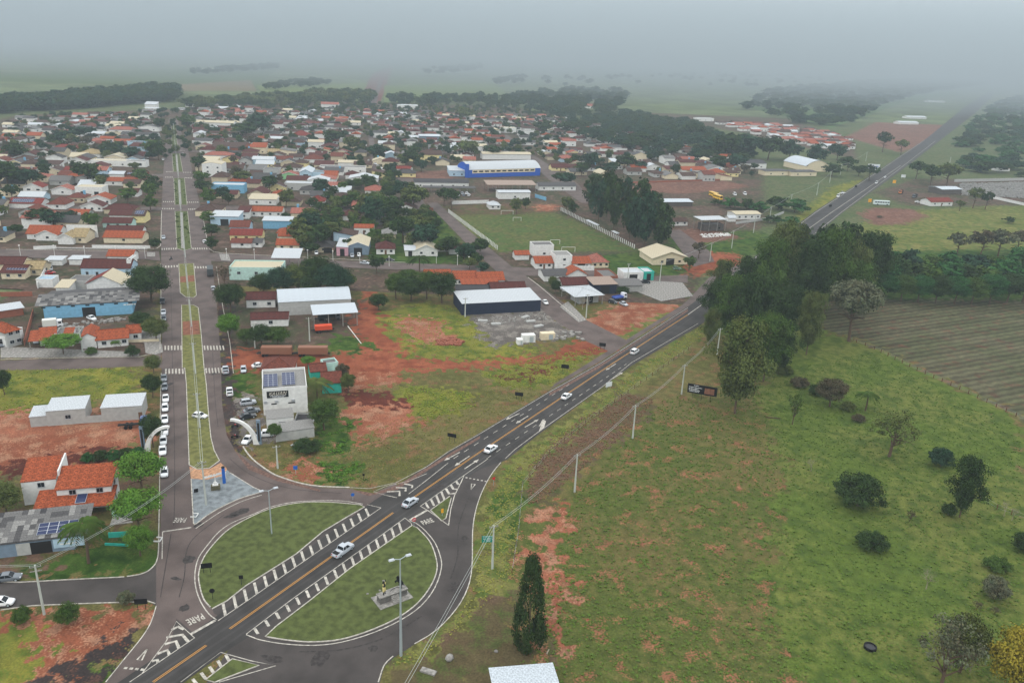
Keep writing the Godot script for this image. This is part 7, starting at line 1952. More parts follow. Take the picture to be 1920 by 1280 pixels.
func truck(label: String, called: String, cat: String, x: float, z: float, yaw: float, cab: String, boxc: Color, blen: float, bh: float, open := false) -> Node3D:
	var t := thing(called, label, cat, Vector3(x, 0.03, z), yaw)
	var cols := {"white": S(222, 224, 226), "grey": S(96, 100, 106), "blue": S(58, 78, 128), "orange": S(206, 120, 50)}
	var ch := MB.new(); ch.box(Vector3(-0.3, 0.75, 0), Vector3(blen + 2.2, 0.25, 1.0)); put("chassis", ch.done(), M.dark, t)
	if cab:
		var cb := MB.new()
		var x0 := blen * 0.5
		cb.hexa([Vector3(x0 + 0.1, 0.7, 1.1), Vector3(x0 + 1.9, 0.7, 1.1), Vector3(x0 + 1.9, 0.7, -1.1), Vector3(x0 + 0.1, 0.7, -1.1), Vector3(x0 + 0.1, 2.7, 1.05), Vector3(x0 + 1.6, 2.7, 1.05), Vector3(x0 + 1.6, 2.7, -1.05), Vector3(x0 + 0.1, 2.7, -1.05)])
		put("cab", cb.done(), mat("cab " + cab, cols[cab], 0.4, "paint"), t)
		var wd := MB.new(); wd.hexa([Vector3(x0 + 1.78, 1.6, 1.0), Vector3(x0 + 1.86, 1.6, 1.0), Vector3(x0 + 1.86, 1.6, -1.0), Vector3(x0 + 1.78, 1.6, -1.0), Vector3(x0 + 1.6, 2.5, 0.98), Vector3(x0 + 1.68, 2.5, 0.98), Vector3(x0 + 1.68, 2.5, -0.98), Vector3(x0 + 1.6, 2.5, -0.98)])
		put("windscreen", wd.done(), M.glass, t)
		for s in [1, -1]:
			var sd := MB.new(); sd.box(Vector3(x0 + 1.0, 1.65, s * 1.07), Vector3(0.9, 0.7, 0.06)); put("side_window", sd.done(), M.glass, t)
	if blen > 0.5 and bh > 0.0:
		var bx := MB.new()
		if open:
			for s in [1, -1]: bx.box(Vector3(0, 1.0, s * 1.2), Vector3(blen, bh, 0.08))
			for s in [1, -1]: bx.box(Vector3(s * blen * 0.5, 1.0, 0), Vector3(0.08, bh, 2.3))
			bx.box(Vector3(0, 1.0, 0), Vector3(blen - 0.1, 0.08, 2.3))
		else: bx.box(Vector3(0, 1.0, 0), Vector3(blen, bh, 2.4))
		put("cargo_box", bx.done(), mat("box %s" % boxc.to_html(), boxc, 0.6), t)
	var wm: Dictionary = car_meshes("pickup")
	var axles := [-blen * 0.5 + 0.6, -blen * 0.5 + 1.7]
	if cab: axles.append(blen * 0.5 + 1.0)
	for a in axles:
		for s in [1, -1]: put("wheel", wm.tyre, M.black, t, Transform3D(Basis.from_scale(Vector3(1.45, 1.45, 1.6)), Vector3(a, 0.47, s * 1.02)))
	return t


func bus(label: String, x: float, z: float, yaw: float, col: Color, lng := 11.0) -> void:
	var t := thing("bus", label, "bus", Vector3(x, 0.03, z), yaw)
	var bd := MB.new(); bd.prism(L([-lng / 2, -1.25, -lng / 2 + 0.15, -1.27, lng / 2 - 0.2, -1.27, lng / 2, -1.1, lng / 2, 1.1, lng / 2 - 0.2, 1.27, -lng / 2 + 0.15, 1.27, -lng / 2, 1.25]), 0.4, 3.1)
	put("body", bd.done(), mat("bus %s" % col.to_html(), col, 0.4, "paint"), t)
	for s in [1, -1]:
		for k in 6:
			var w := MB.new(); w.box(Vector3(-lng / 2 + lng * (k + 0.6) / 6.2, 1.7, s * 1.27), Vector3(lng / 7.4, 0.8, 0.06)); put("side_window", w.done(), M.glass, t)
	var f := MB.new(); f.box(Vector3(lng / 2, 1.4, 0), Vector3(0.06, 1.3, 2.0)); put("windscreen", f.done(), M.glass, t)
	for a in [-lng * 0.28, lng * 0.34]:
		for s in [1, -1]: put("wheel", car_meshes("pickup").tyre, M.black, t, Transform3D(Basis.from_scale(Vector3(1.45, 1.45, 1.5)), Vector3(a, 0.47, s * 1.12)))


func motorbike(label: String, x: float, z: float, yaw: float, col: Color) -> Node3D:
	var t := thing("motorcycle", label, "motorcycle", Vector3(x, 0.03, z), yaw)
	if not meshes.has("bike wheel"):
		var w := MB.new(); w.tube(Vector3(0, 0, -0.06), Vector3(0, 0, 0.06), 0.31, 0.31, 14); meshes["bike wheel"] = w.done()
	for a in [0.62, -0.62]: put("wheel", meshes["bike wheel"], M.black, t, Transform3D(Basis.IDENTITY, Vector3(a, 0.31, 0)))
	var f := MB.new()
	f.path([Vector3(0.62, 0.31, 0), Vector3(0.42, 0.75, 0), Vector3(0.34, 1.0, 0)], 0.05, 0.04)
	f.bar(Vector3(-0.55, 0.42, 0), Vector3(0.35, 0.55, 0), 0.22, 0.25)
	put("frame", f.done(), M.dark, t)
	var k := MB.new(); k.blob(Vector3(0.15, 0.80, 0), Vector3(0.30, 0.15, 0.16)); put("fuel_tank", k.done(), mat("bike %s" % col.to_html(), col, 0.3, "paint"), t)
	var s := MB.new(); s.blob(Vector3(-0.35, 0.78, 0), Vector3(0.42, 0.09, 0.15)); put("seat", s.done(), M.black, t)
	var h := MB.new(); h.tube(Vector3(0.32, 1.02, -0.34), Vector3(0.32, 1.02, 0.34), 0.025, 0.025, 6); put("handlebar", h.done(), M.steel, t)
	return t


func make_cars() -> void:
	# highway
	car("silver sedan passing the mouth of the roundabout", "sedan", "silver", -21, -155.7, 1.02)
	car("silver pickup truck with open bed between the hatched strips", "pickup", "silver", -31.9, -136.8, 1.04)
	car("white sedan following the right hand lane above the roundabout", "sedan", "white", -4.2, -182.6, 1.02)
	car("white sedan on the highway below the grey signboard", "sedan", "white", 16.6, -217.4, 1.03)
	car("white sport utility car on the highway near the groves", "suv", "white", 41.7, -257.2, 1.01)
	car("white van coming down the far highway", "van", "white", 299.5, -687.1, -2.11)
	car("white car behind the van on the far highway", "hatch", "white", 322.9, -725.9, -2.11)
	car("white van parked on the verge beside the far highway", "van", "white", 238.7, -608.4, -2.07)
	car("white pickup parked on the verge just behind the white van", "pickup", "white", 247.9, -624.7, 0.6)
	# avenue, left kerb
	var row := "cars parked along the left kerb"
	car("dark grey car parked at the top of the row by the left arch", "hatch", "grey", -98.8, -211.9, -1.18, 0.04, row)
	car("white sedan parked third above the left arch", "sedan", "white", -95.4, -204.4, -1.18, 0.04, row)
	car("white hatchback parked second above the left arch", "hatch", "white", -93, -198.3, -1.18, 0.04, row)
	car("white car parked just above the left arch", "sedan", "white", -90.3, -191.6, -1.18, 0.04, row)
	car("white pickup parked under the tip of the left arch", "pickup", "white", -87.6, -185, -1.18, 0.04, row)
	car("white hatchback parked beside the left arch", "hatch", "white", -85.6, -179.5, -1.18, 0.04, row)
	car("white sedan parked lowest in the row by the left arch", "sedan", "white", -83.7, -174.6, -1.18, 0.04, row)
	car("white car half hidden under the big bright green tree", "hatch", "white", -78.9, -164.1, -1.18, 0.04, row)
	car("dark car parked under the trees at the weedy lot", "sedan", "grey", -101.7, -218.3, -1.17, 0.04, row)
	car("black pickup parked before the mango tree", "pickup", "black", -132.5, -290.5, -1.17, 0.04, row)
	car("silver car parked below the black pickup", "sedan", "silver", -126.7, -277.6, -1.17, 0.04, row)
	car("grey car parked just below the silver one", "hatch", "grey", -123.7, -270.7, -1.17, 0.04, row)
	car("silver car parked by the palm garden above the crossing", "sedan", "silver", -174.3, -391.2, -1.17, 0.04, row)
	car("white car parked higher up beside the avenue trees", "hatch", "white", -283.5, -650.9, -1.17, 0.04, row)
	# avenue, right side
	car("white car parked on the right kerb under the bright tree", "sedan", "white", -152, -386, 1.97)
	car("silver hatchback parked on the red shoulder below the truck", "hatch", "silver", -120.2, -309.5, 1.95)
	car("silver pickup parked beyond the crossing on the red shoulder", "pickup", "silver", -86.3, -226.2, 1.94)
	car("white pickup with dark bed parked beside the small lawn", "pickup", "white", -79.7, -210.5, 1.93)
	car("white hatchback crossing the grass median", "hatch", "white", -82.1, -194.4, -0.18)
	car("silver car with both front doors open on the lawn", "hatch", "silver", -81.2, -227.2, -1.24)
	car("white car on the grass beside the red hip roof", "sedan", "white", -77.7, -231.1, 0.51)
	car("silver estate car in the parking bay before the KAUAN shop", "suv", "silver", -72.3, -203.9, 0.44)
	car("grey sedan in the parking bay before the KAUAN shop", "sedan", "grey", -69.8, -198.9, 0.51)
	car("black sedan behind the right arch in the parking bay", "sedan", "black", -69.7, -195.3, 0.55)
	car("white sedan parked askew at the foot of the right arch", "sedan", "white", -65.4, -182, -1.7)
	car("white pickup parked behind the right arch", "pickup", "white", -62, -185.3, 0.27)
	car("white car passing the third crossing", "hatch", "white", -281.5, -685.4, 1.95)
	car("dark car turning off near the avenue end", "hatch", "black", -329.8, -811.1, 0.38)
	car("white car near the avenue end by the right kerb", "sedan", "white", -310, -762.3, 1.95)
	# side streets
	car("grey sedan standing at the edge of the lower side street", "sedan", "grey", -90.9, -124, 0.28)
	car("white car cut by the frame on the lower side street", "hatch", "white", -87.9, -117.1, 0.19)
	car("silver car under the orange carport", "hatch", "silver", -153.8, -243.9, -1.09)
	car("white car before the gate of the blue workshop", "sedan", "white", -148, -268.1, -0.63)
	car("silver car in the walled asphalt yard", "hatch", "silver", -195.3, -327.8, -1.07)
	car("red car in the walled asphalt yard", "sedan", "red", -192.2, -321.4, 0.88)
	car("grey car in the yard of the grey two storey house", "sedan", "grey", -162.6, -239.9, -1)
	car("white hatchback in front of the grey hip roofed house", "hatch", "white", -94.3, -373.3, -1.33)
	car("silver car before the pink and blue workshop", "sedan", "silver", -76.9, -371.1, -1.34)
	car("white car beside the silver one at the pink and blue workshop", "hatch", "white", -74, -372.7, -1.35)
	car("pale car parked across from the workshops", "sedan", "silver", -68.6, -358.6, -0.21)
	car("black sedan on the cross street beside the young tree", "sedan", "black", -58.5, -366.2, -0.1)
	car("white sedan on the street beside the navy warehouse", "sedan", "white", 12.6, -309.5, -1.29)
	car("black hatchback on the red earth lot", "hatch", "black", 40.1, -314.1, -0.47)
	car("silver car on the red earth lot", "sedan", "silver", 44.2, -311.8, -1.02)
	car("black pickup before the white and turquoise shop", "pickup", "black", 57.3, -345.9, 0.15)
	car("green car beside the cream roofed hall", "hatch", "green", 76.4, -372.7, -0.2)
	car("white car beside the red roofed house at the scrap yard", "sedan", "white", 293.1, -596.9, -0.24)
	car("white van near the yellow buses", "van", "white", 158.4, -595.9, -1.56)
	car("second white van near the yellow buses", "van", "white", 166.9, -600.2, -1.54)
	for k in 6:
		car("%s car from the street in the packed school car park" % ORD[k], ["sedan", "hatch"][k % 2], ["white", "silver", "white", "white", "grey", "white"][k], [-41.0, -38.0, -35.0, -40.0, -36.5, -33.0][k], [-552.0, -553.0, -554.0, -545.0, -546.0, -547.0][k], 1.4, 0.03, "cars in the school car park")
	for k in 5:
		car("white car in the line at the tree lined street, %s from the top" % ORD[k], ["sedan", "hatch"][k % 2], "white", [-119, -676.5, -114.9, -665.1, -110.5, -654.1, -106.1, -637.8, -93.7, -603.3][k * 2], [-119, -676.5, -114.9, -665.1, -110.5, -654.1, -106.1, -637.8, -93.7, -603.3][k * 2 + 1], -1.0, 0.03, "cars at the tree lined street")
	# trucks, buses and trailers
	truck("grey truck with tarpaulin box parked on the avenue shoulder", "truck", "truck", -129, -330.6, 1.93, "white", S(72, 76, 78), 7.0, 2.3)
	truck("long brown covered trailer by the dirt road, nearer the avenue", "trailer", "trailer", -75, -241.1, 0.12, "", S(132, 92, 72), 9.5, 2.2)
	truck("long brown covered trailer by the dirt road, farther from the avenue", "trailer", "trailer", -63.7, -242.4, 0.12, "", S(132, 92, 72), 9.2, 2.2)
	truck("blue truck cab on bare chassis on the red earth", "truck", "truck", -96.8, -187.2, 0.27, "blue", S(60, 60, 64), 4.0, 0.0)
	truck("white box truck in the blue workshop yard", "truck", "truck", -156.9, -257.8, 0.45, "white", S(208, 208, 200), 4.2, 2.2)
	truck("white lorry with crane on the red earth lot", "truck", "truck", 42.6, -318.9, 0.59, "white", S(70, 96, 170), 4.5, 0.6, true)
	truck("dark truck under the loading canopy", "truck", "truck", -67.6, -278.1, 0.38, "grey", S(40, 44, 44), 6.0, 1.8)
	truck("orange trailer with red tarpaulin under the loading canopy", "trailer", "trailer", -65.8, -265.5, 0.35, "", S(196, 74, 44), 5.8, 1.5)
	truck("rusty tipper in the scrap yard", "truck", "truck", 299.4, -639.8, -2.15, "orange", S(60, 48, 46), 6.0, 1.4, true)
	truck("dark tipper in the scrap yard", "truck", "truck", 301.9, -621.3, -2.21, "grey", S(56, 52, 52), 6.0, 1.4, true)
	bus("white bus standing on the meadow beside the highway", 259.4, -580.7, 0, S(206, 220, 218))
	bus("yellow school bus in the yard behind the grove, nearer the road", 140.9, -587.1, -1.24, S(232, 184, 52), 9.0)
	bus("yellow school bus in the yard behind the grove, behind the first", 141.5, -576.4, -1.23, S(232, 184, 52), 9.0)
	bus("white minibus at the avenue end", -447.5, -1100.2, 0.52, S(220, 222, 222), 8.0)
	motorbike("red motorcycle parked by the kerb before the right arch, upper", -71.2, -189.6, 0.4, S(170, 40, 36))
	motorbike("red motorcycle parked by the kerb before the right arch, lower", -69.3, -183.7, 0.38, S(150, 34, 30))
	motorbike("dark motorcycle crossing the junction with its rider", -154.5, -351.9, -1.95, S(40, 40, 44))



# ---------------------------------------------------------------- poles, lamps, wires and signs
func pole(label: String, x: float, z: float, h: float, arms := 1, group := "power poles") -> Vector3:
	var t := thing("power_pole", label, "power pole", Vector3(x, 0, z), 0.4, group)
	var s := MB.new(); s.path([Vector3(0, -0.1, 0), Vector3(0, h, 0)], 0.24, 0.14, 10); put("shaft", s.done(), M.pole, t)
	for k in arms:
		var a := MB.new(); a.bar(Vector3(-0.9, h - 0.35 - k * 0.8, 0), Vector3(0.9, h - 0.35 - k * 0.8, 0), 0.12, 0.14); put("crossarm", a.done(), M.concrete, t)
	for k in [-0.8, 0.0, 0.8]:
		var i := MB.new(); i.path([Vector3(k, h - 0.28, 0), Vector3(k, h - 0.02, 0)], 0.06, 0.04, 6); put("insulator", i.done(), M["solar_frame"], t)
	return Vector3(x, h, z)


func wire(label: String, a: Vector3, b: Vector3, sag := 1.2, r := 0.03, n := 2) -> void:
	var o := thing("power_line", label, "power line", a, 0.0, "power lines")
	var side := (b - a).cross(Vector3.UP).normalized()
	for k in n:
		var m := MB.new()
		var off := side * (k - (n - 1) * 0.5) * 0.45
		var pts := []
		for i in 13:
			var t := i / 12.0
			pts.append((b - a) * t + off - Vector3(0, sag * 4.0 * t * (1.0 - t), 0))
		m.path(pts, r, r, 4)
		put("cable", m.done(), M.wire, o)


func street_lamp(label: String, x: float, z: float, h: float, group: String) -> void:
	var t := thing("street_lamp", label, "street lamp", Vector3(x, 0, z), 0.0, group)
	if not meshes.has("lamp shaft"):
		var s := MB.new(); s.path([Vector3.ZERO, Vector3(0, 1, 0)], 0.11, 0.08, 8); meshes["lamp shaft"] = s.done()
		var g := MB.new(); g.blob(Vector3.ZERO, Vector3(0.34, 0.30, 0.34)); meshes["lamp globe"] = g.done()
	put("shaft", meshes["lamp shaft"], M["wall white"], t, Transform3D(Basis.from_scale(Vector3(1, h, 1)), Vector3.ZERO))
	put("lamp_globe", meshes["lamp globe"], mat("globe", S(224, 224, 218), 0.3), t, Transform3D(Basis.IDENTITY, Vector3(0, h + 0.2, 0)))


func signpost(label: String, x: float, z: float, yaw: float, w: float, h: float, y: float, col: String, posts := 2, cat := "road sign", shape := "board") -> Node3D:   # the face looks along local +Z
	var t := thing(cat.replace(" ", "_"), label, cat, Vector3(x, 0, z), yaw)
	for k in posts:
		var px := 0.0 if posts == 1 else lerpf(-w * 0.3, w * 0.3, float(k) / (posts - 1))
		var p := MB.new(); p.path([Vector3(px, -0.1, -0.05), Vector3(px, y + h * 0.5, -0.05)], 0.05, 0.05, 6); put("post", p.done(), M.dark if col == "black" else M.steel, t)
	var b := MB.new()
	match shape:
		"board": b.box(Vector3(0, y, 0.03), Vector3(w, h, 0.05))
		"disc": b.tube(Vector3(0, y + h * 0.5, 0.0), Vector3(0, y + h * 0.5, 0.05), w * 0.5, w * 0.5, 16)
		"octagon": b.tube(Vector3(0, y + h * 0.5, 0.0), Vector3(0, y + h * 0.5, 0.05), w * 0.5, w * 0.5, 8)
		"triangle": b.tube(Vector3(0, y + h * 0.5, 0.0), Vector3(0, y + h * 0.5, 0.05), w * 0.58, w * 0.58, 3)
	put("board", b.done(), M[col], t)
	return t


func strokes_on(t: Node3D, rows: Array, h: float, m: String, z: float) -> void:   # lines of writing too small to read
	for q in rows:
		var x: float = q[0] - q[2] * 0.5
		var k := 0
		while x < q[0] + q[2] * 0.5 - 0.05:
			var w := minf(h * [1.6, 2.6, 1.1, 3.2][k % 4], q[0] + q[2] * 0.5 - x)
			var b := MB.new(); b.box(Vector3(x + w * 0.5, q[1], z), Vector3(w, h * 0.72, 0.02)); put("print_line", b.done(), M[m], t)
			x += w + h * 0.45
			k += 1


func make_street() -> void:
	mat("sign blue", S(40, 96, 176), 0.5); mat("sign green", S(20, 128, 112), 0.5); mat("sign red", S(190, 40, 44), 0.5); mat("sign yellow", S(226, 160, 40), 0.5); mat("sign white", S(214, 218, 220), 0.6)
	# the line across the foreground and up beside the pasture
	var p1 := pole("leaning power pole between two round clipped bushes", -79.4, -115.1, 10.1, 2)
	var p2 := pole("thick power pole in the gravel triangle", -64.8, -152, 10.7, 2)
	var r1 := pole("power pole beside the green direction sign", -2, -133.6, 9.8)
	var r2 := pole("power pole at the edge of the dead scrub", 15.9, -164.1, 9.7)
	var r3 := pole("power pole in the worn pasture above the dead scrub", 32.9, -192.8, 9.6)
	var r4 := pole("power pole beside the black billboard", 51.5, -223.7, 9.5)
	var r5 := pole("power pole hidden in the eucalyptus wood", 70.1, -259.1, 9.5)
	wire("power line crossing the lower side street", Vector3(-131, 10.0, -116), p1)
	wire("power line swinging over the avenue to the gravel triangle", p1, p2, 1.6)
	wire("power line dropping over the loop road to the foot of the scene", r1, Vector3(-22, 9.5, -62), 1.0)
	wire("power line between the direction sign pole and the dead scrub", r1, r2, 1.0)
	wire("power line over the dead scrub", r2, r3, 1.0)
	wire("power line from the worn pasture to the billboard", r3, r4, 1.0)
	wire("power line entering the eucalyptus wood", r4, r5, 1.0)
	var prev := p2
	var md := [[-79.9, -188.5], [-94.6, -224], [-111.7, -265.3], [-130.6, -310.2], [-150.2, -357.5], [-170.4, -405.4], [-194.6, -463.6], [-241.8, -577.7], [-294.4, -702.9], [-349.1, -834.2]]
	for k in md.size():
		var q := pole("power pole on the avenue median, %s beyond the gravel triangle" % ORD[k], md[k][0], md[k][1], 9.8, 1, "median power poles")
		wire("power line along the median, %s span from the gravel triangle" % ORD[k], prev, q, 0.8, 0.035)
		prev = q
	var rl := [[27.8, -293.3], [49.4, -343], [64.4, -347.8], [96, -391.1], [114.4, -422.6], [137.3, -465.1], [156.3, -499.5], [185.4, -551.9], [223.9, -611.8], [258.4, -681.9], [285.3, -731.1], [311.8, -772.1], [353.3, -845.3]]
	var words := ["before the white hip roofed shelter", "between the garage and the turquoise shop", "on the paved corner below the cream hall", "at the red dirt junction", "by the red earth heaps", "on the grass below the low walled house", "beside the long grey yard wall", "by the red bank near the highway", "on the verge above the parked vans", "next above the parked vans", "near the arched warehouse", "by the bushes near the white billboard", "farthest along the highway"]
	prev = Vector3.ZERO
	for k in rl.size():
		var q := pole("power pole " + words[k], rl[k][0], rl[k][1], 9.4)
		if prev != Vector3.ZERO and k > 2: wire("power line beside the highway, %s span from the paved corner" % ORD[k - 3], prev, q, 0.8, 0.03, 2)
		prev = q
	for k in [["power pole in the yard of the silver warehouse", -68.1, -255.4, 8.5], ["power pole at the corner of the construction yard", -18, -288.5, 7.5], ["power pole by the avenue below the warehouse", -84, -247.3, 8.5], ["power pole on the far side of the highway near the scrap yard", 426, -820.5, 10.5], ["power pole far out beyond the scrap yard", 455.3, -833, 9.0], ["power pole on the kerb beside the long orange house", -135.4, -237.3, 8.0], ["concrete post in the grass beside the loop road", -54.2, -169.2, 6.0], ["power pole among the far left rows", -450.8, -735.1, 9.0]]:
		pole(k[0], k[1], k[2], k[3])
	# mast lamps of the roundabout
	for k in [["tall mast lamp on the verge of the loop road", -16.3, -108.7, 19.0], ["mast lamp on the town side grass island", -47.7, -142.2, 10.2]]:
		var t := thing("mast_lamp", k[0], "mast lamp", Vector3(k[1], 0, k[2]), 0.55)
		var s := MB.new(); s.path([Vector3(0, -0.1, 0), Vector3(0, k[3] * 0.45, 0), Vector3(0, k[3], 0)], 0.26 if k[3] > 15 else 0.14, 0.09, 10); put("shaft", s.done(), M.steel, t)
		for sd in [-1, 1]:
			var a := MB.new(); a.bar(Vector3(0, k[3] - 0.1, 0), Vector3(sd * 1.0, k[3] + 0.25, 0), 0.10, 0.08); put("arm", a.done(), M.steel, t)
			var h := MB.new(); h.hexa([Vector3(sd * 1.45 - 0.5, k[3] + 0.2, 0.28), Vector3(sd * 1.45 + 0.5, k[3] + 0.2, 0.28), Vector3(sd * 1.45 + 0.5, k[3] + 0.2, -0.28), Vector3(sd * 1.45 - 0.5, k[3] + 0.2, -0.28), Vector3(sd * 1.45 - 0.4, k[3] + 0.38, 0.2), Vector3(sd * 1.45 + 0.4, k[3] + 0.38, 0.2), Vector3(sd * 1.45 + 0.4, k[3] + 0.38, -0.2), Vector3(sd * 1.45 - 0.4, k[3] + 0.38, -0.2)])
			put("lamp_head", h.done(), M["solar_frame"], t)
	# white globe lamps of the cross street
	var ll := [[-166.4, -352.8], [-180.3, -354.4], [-192.7, -351.2], [-206.2, -350.9], [-220.1, -348.5]]
	for k in ll.size(): street_lamp("white globe lamp left of the avenue, %s along the cross street" % ORD[k], ll[k][0], ll[k][1], 4.4, "cross street lamps")
	var lr := [[-131.4, -357.8], [-119.1, -358.9], [-95.5, -361.9], [-83.9, -361.9], [-71, -359.2], [-57.2, -356.6], [-36.6, -364.9], [-26.7, -363.6], [-21.3, -361.6]]
	for k in lr.size(): street_lamp("white globe lamp right of the avenue, %s along the cross street" % ORD[k], lr[k][0], lr[k][1], 4.4, "cross street lamps")
	# signs
	signpost("black back of a two post road sign on the grass island", -55.9, -128.4, 0.25, 2.0, 1.1, 1.2, "black")
	signpost("black back of a small square sign on the grass island", -48.3, -125.2, 0.2, 0.75, 0.8, 1.5, "black", 1)
	signpost("black round back of a sign at the island point", -52.1, -120.9, 0.2, 0.95, 0.9, 1.5, "black", 1, "road sign", "disc")
	signpost("black back of a two post sign at the side street corner", -63.4, -117.4, 0.15, 2.2, 1.1, 1.2, "black")
	signpost("black sign back on the grass nearest the roundabout along the highway", -14.4, -186.9, -0.3, 2.4, 1.0, 1.2, "black")
	signpost("black sign back below the red gully", 2.7, -214.8, -0.2, 2.4, 1.1, 1.2, "black")
	signpost("black sign back on the grass below the dirt road", 17.1, -237.7, -0.2, 2.4, 1.3, 1.2, "black")
	signpost("black sign back at the dirt road junction", 30.9, -259.5, -0.2, 2.2, 1.2, 1.2, "black")
	signpost("small dark sign back on the green slope by the loop", -33.1, -165.4, 0, 0.5, 0.5, 1.2, "black", 1)
	signpost("blue square sign on the red patch by the loop road", -49.3, -166.8, 0.1, 0.95, 0.95, 1.3, "sign blue", 1)
	signpost("small round blue sign at the island edge", -33.9, -156.7, 0.3, 0.8, 0.8, 0.9, "sign blue", 1, "road sign", "disc")
	var t := signpost("red octagonal stop sign beside the stop line", -19, -146.7, 0.5, 0.95, 0.95, 1.5, "sign red", 1, "stop sign", "octagon")
	text_on(t, "PARE", Transform3D(Basis.IDENTITY, Vector3(0, 1.97, 0.07)), 0.28, "sign white")
	signpost("red and white give way triangle on the verge", -2.9, -165.5, 0.2, 1.0, 0.9, 1.4, "sign red", 1, "give way sign", "triangle")
	t = signpost("yellow hazard marker on the small triangular island", -13.5, -151.5, 0.3, 0.5, 1.0, 0.9, "sign yellow", 1)
	t = signpost("green direction sign beside the power pole", -3.2, -140, 0.12, 2.5, 1.5, 1.7, "sign green", 2, "direction sign")
	strokes_on(t, [[0.0, 3.0, 2.0], [-0.75, 2.5, 0.4], [0.25, 2.55, 0.9], [0.95, 2.4, 0.25], [0.2, 2.25, 1.0], [0.2, 1.95, 0.8]], 0.15, "sign white", 0.07)
	signpost("pale grey sign back on the right verge of the highway", 29.8, -225.9, 0.6, 2.4, 1.5, 0.6, "sign white")
	t = signpost("large white billboard on the far left verge of the highway", 323.9, -755.1, 0.0, 11.0, 6.0, 2.0, "sign white", 3, "billboard")
	strokes_on(t, [[-2.4, 5.6, 3.4], [2.2, 5.6, 4.2], [-1.2, 3.8, 5.4], [3.2, 3.8, 2.0]], 0.9, "sign blue", 0.07)
	t = signpost("black billboard with picture and white text before the tallest eucalyptus", 56.6, -220, -0.35, 8.6, 2.9, 1.8, "black", 3, "billboard")
	strokes_on(t, [[-1.8, 4.2, 1.4], [-2.0, 3.6, 3.8], [-2.5, 3.1, 2.8], [-2.3, 2.7, 3.2], [-2.2, 2.3, 3.0]], 0.24, "sign white", 0.07)
	var pic := MB.new(); pic.box(Vector3(2.1, 2.2, 0.075), Vector3(2.8, 1.8, 0.03)); put("picture", pic.done(), mat("print brown", S(150, 104, 84), 0.6, "stain"), t)
	signpost("yellow square sign on the verge beside the white bus", 253, -585.5, 0.0, 2.4, 2.4, 0.8, "sign yellow", 2)
	signpost("second yellow square sign farther up the highway", 314.8, -688.4, 0.0, 2.6, 2.6, 0.8, "sign yellow", 2)
	signpost("white sign board on the verge above the scrap yard", 338, -723.9, 0.0, 4.0, 2.4, 1.2, "sign white", 2)
	for k in [["black sign back on the verge above the parked vans", 269.8, -655.1], ["small black sign back on the verge below the parked vans", 215, -558.5]]: signpost(k[0], k[1], k[2], 0.2, 2.0, 1.4, 1.0, "black")



# ---------------------------------------------------------------- figures: one skin over a skeleton of tapered capsules
func skin(bones: Array, cell: float, k: float) -> ArrayMesh:   # bones: [from, to, radius, radius]
	var f := {}
	for b in bones:
		var pad: float = maxf(b[2], b[3]) + cell * 2.5
		var lo: Vector3 = (b[0].min(b[1]) - Vector3.ONE * pad) / cell
		var hi: Vector3 = (b[0].max(b[1]) + Vector3.ONE * pad) / cell
		for x in range(floori(lo.x), ceili(hi.x) + 1):
			for y in range(floori(lo.y), ceili(hi.y) + 1):
				for z in range(floori(lo.z), ceili(hi.z) + 1):
					var p := Vector3(x, y, z) * cell
					var ab: Vector3 = b[1] - b[0]
					var t := clampf((p - b[0]).dot(ab) / maxf(ab.length_squared(), 1e-9), 0, 1)
					var d: float = p.distance_to(b[0] + ab * t) - lerpf(b[2], b[3], t)
					var q := Vector3i(x, y, z)
					if f.has(q):
						var e: float = f[q]
						var h := clampf(0.5 + 0.5 * (e - d) / k, 0, 1)
						f[q] = lerpf(e, d, h) - k * h * (1.0 - h)
					else: f[q] = d
	var m := MB.new()
	var at := {}
	var cs := []
	for i in 8: cs.append(Vector3i(i & 1, (i >> 1) & 1, (i >> 2) & 1))
	for q in f:
		var sum := Vector3.ZERO; var n := 0
		var ok := true
		for o in cs:
			if not f.has(q + o): ok = false
		if not ok: continue
		for i in 8:
			for ax in 3:
				var bit := 1 << ax
				if i & bit: continue
				var a: float = f[q + cs[i]]; var c: float = f[q + cs[i | bit]]
				if (a < 0) != (c < 0):
					sum += Vector3(q + cs[i]).lerp(Vector3(q + cs[i | bit]), a / (a - c)); n += 1
		if n > 0:
			var g := Vector3(f[q + cs[1]] - f[q], f[q + cs[2]] - f[q], f[q + cs[4]] - f[q])
			at[q] = m.vert(sum / n * cell, g.normalized())
	for q in f:
		for ax in 3:
			var st := Vector3i(1 if ax == 0 else 0, 1 if ax == 1 else 0, 1 if ax == 2 else 0)
			if not f.has(q + st): continue
			var a: float = f[q]; var c: float = f[q + st]
			if (a < 0) == (c < 0): continue
			var u := Vector3i(0, 1, 0) if ax == 0 else Vector3i(0, 0, 1) if ax == 1 else Vector3i(1, 0, 0)
			var v := Vector3i(0, 0, 1) if ax == 0 else Vector3i(1, 0, 0) if ax == 1 else Vector3i(0, 1, 0)
			if not (at.has(q) and at.has(q - u) and at.has(q - v) and at.has(q - u - v)): continue
			var i0: int = at[q]; var i1: int = at[q - u]; var i2: int = at[q - u - v]; var i3: int = at[q - v]
			if a < 0:
				m.tri(i0, i1, i2); m.tri(i0, i2, i3)
			else:
				m.tri(i0, i2, i1); m.tri(i0, i3, i2)
	return m.done()


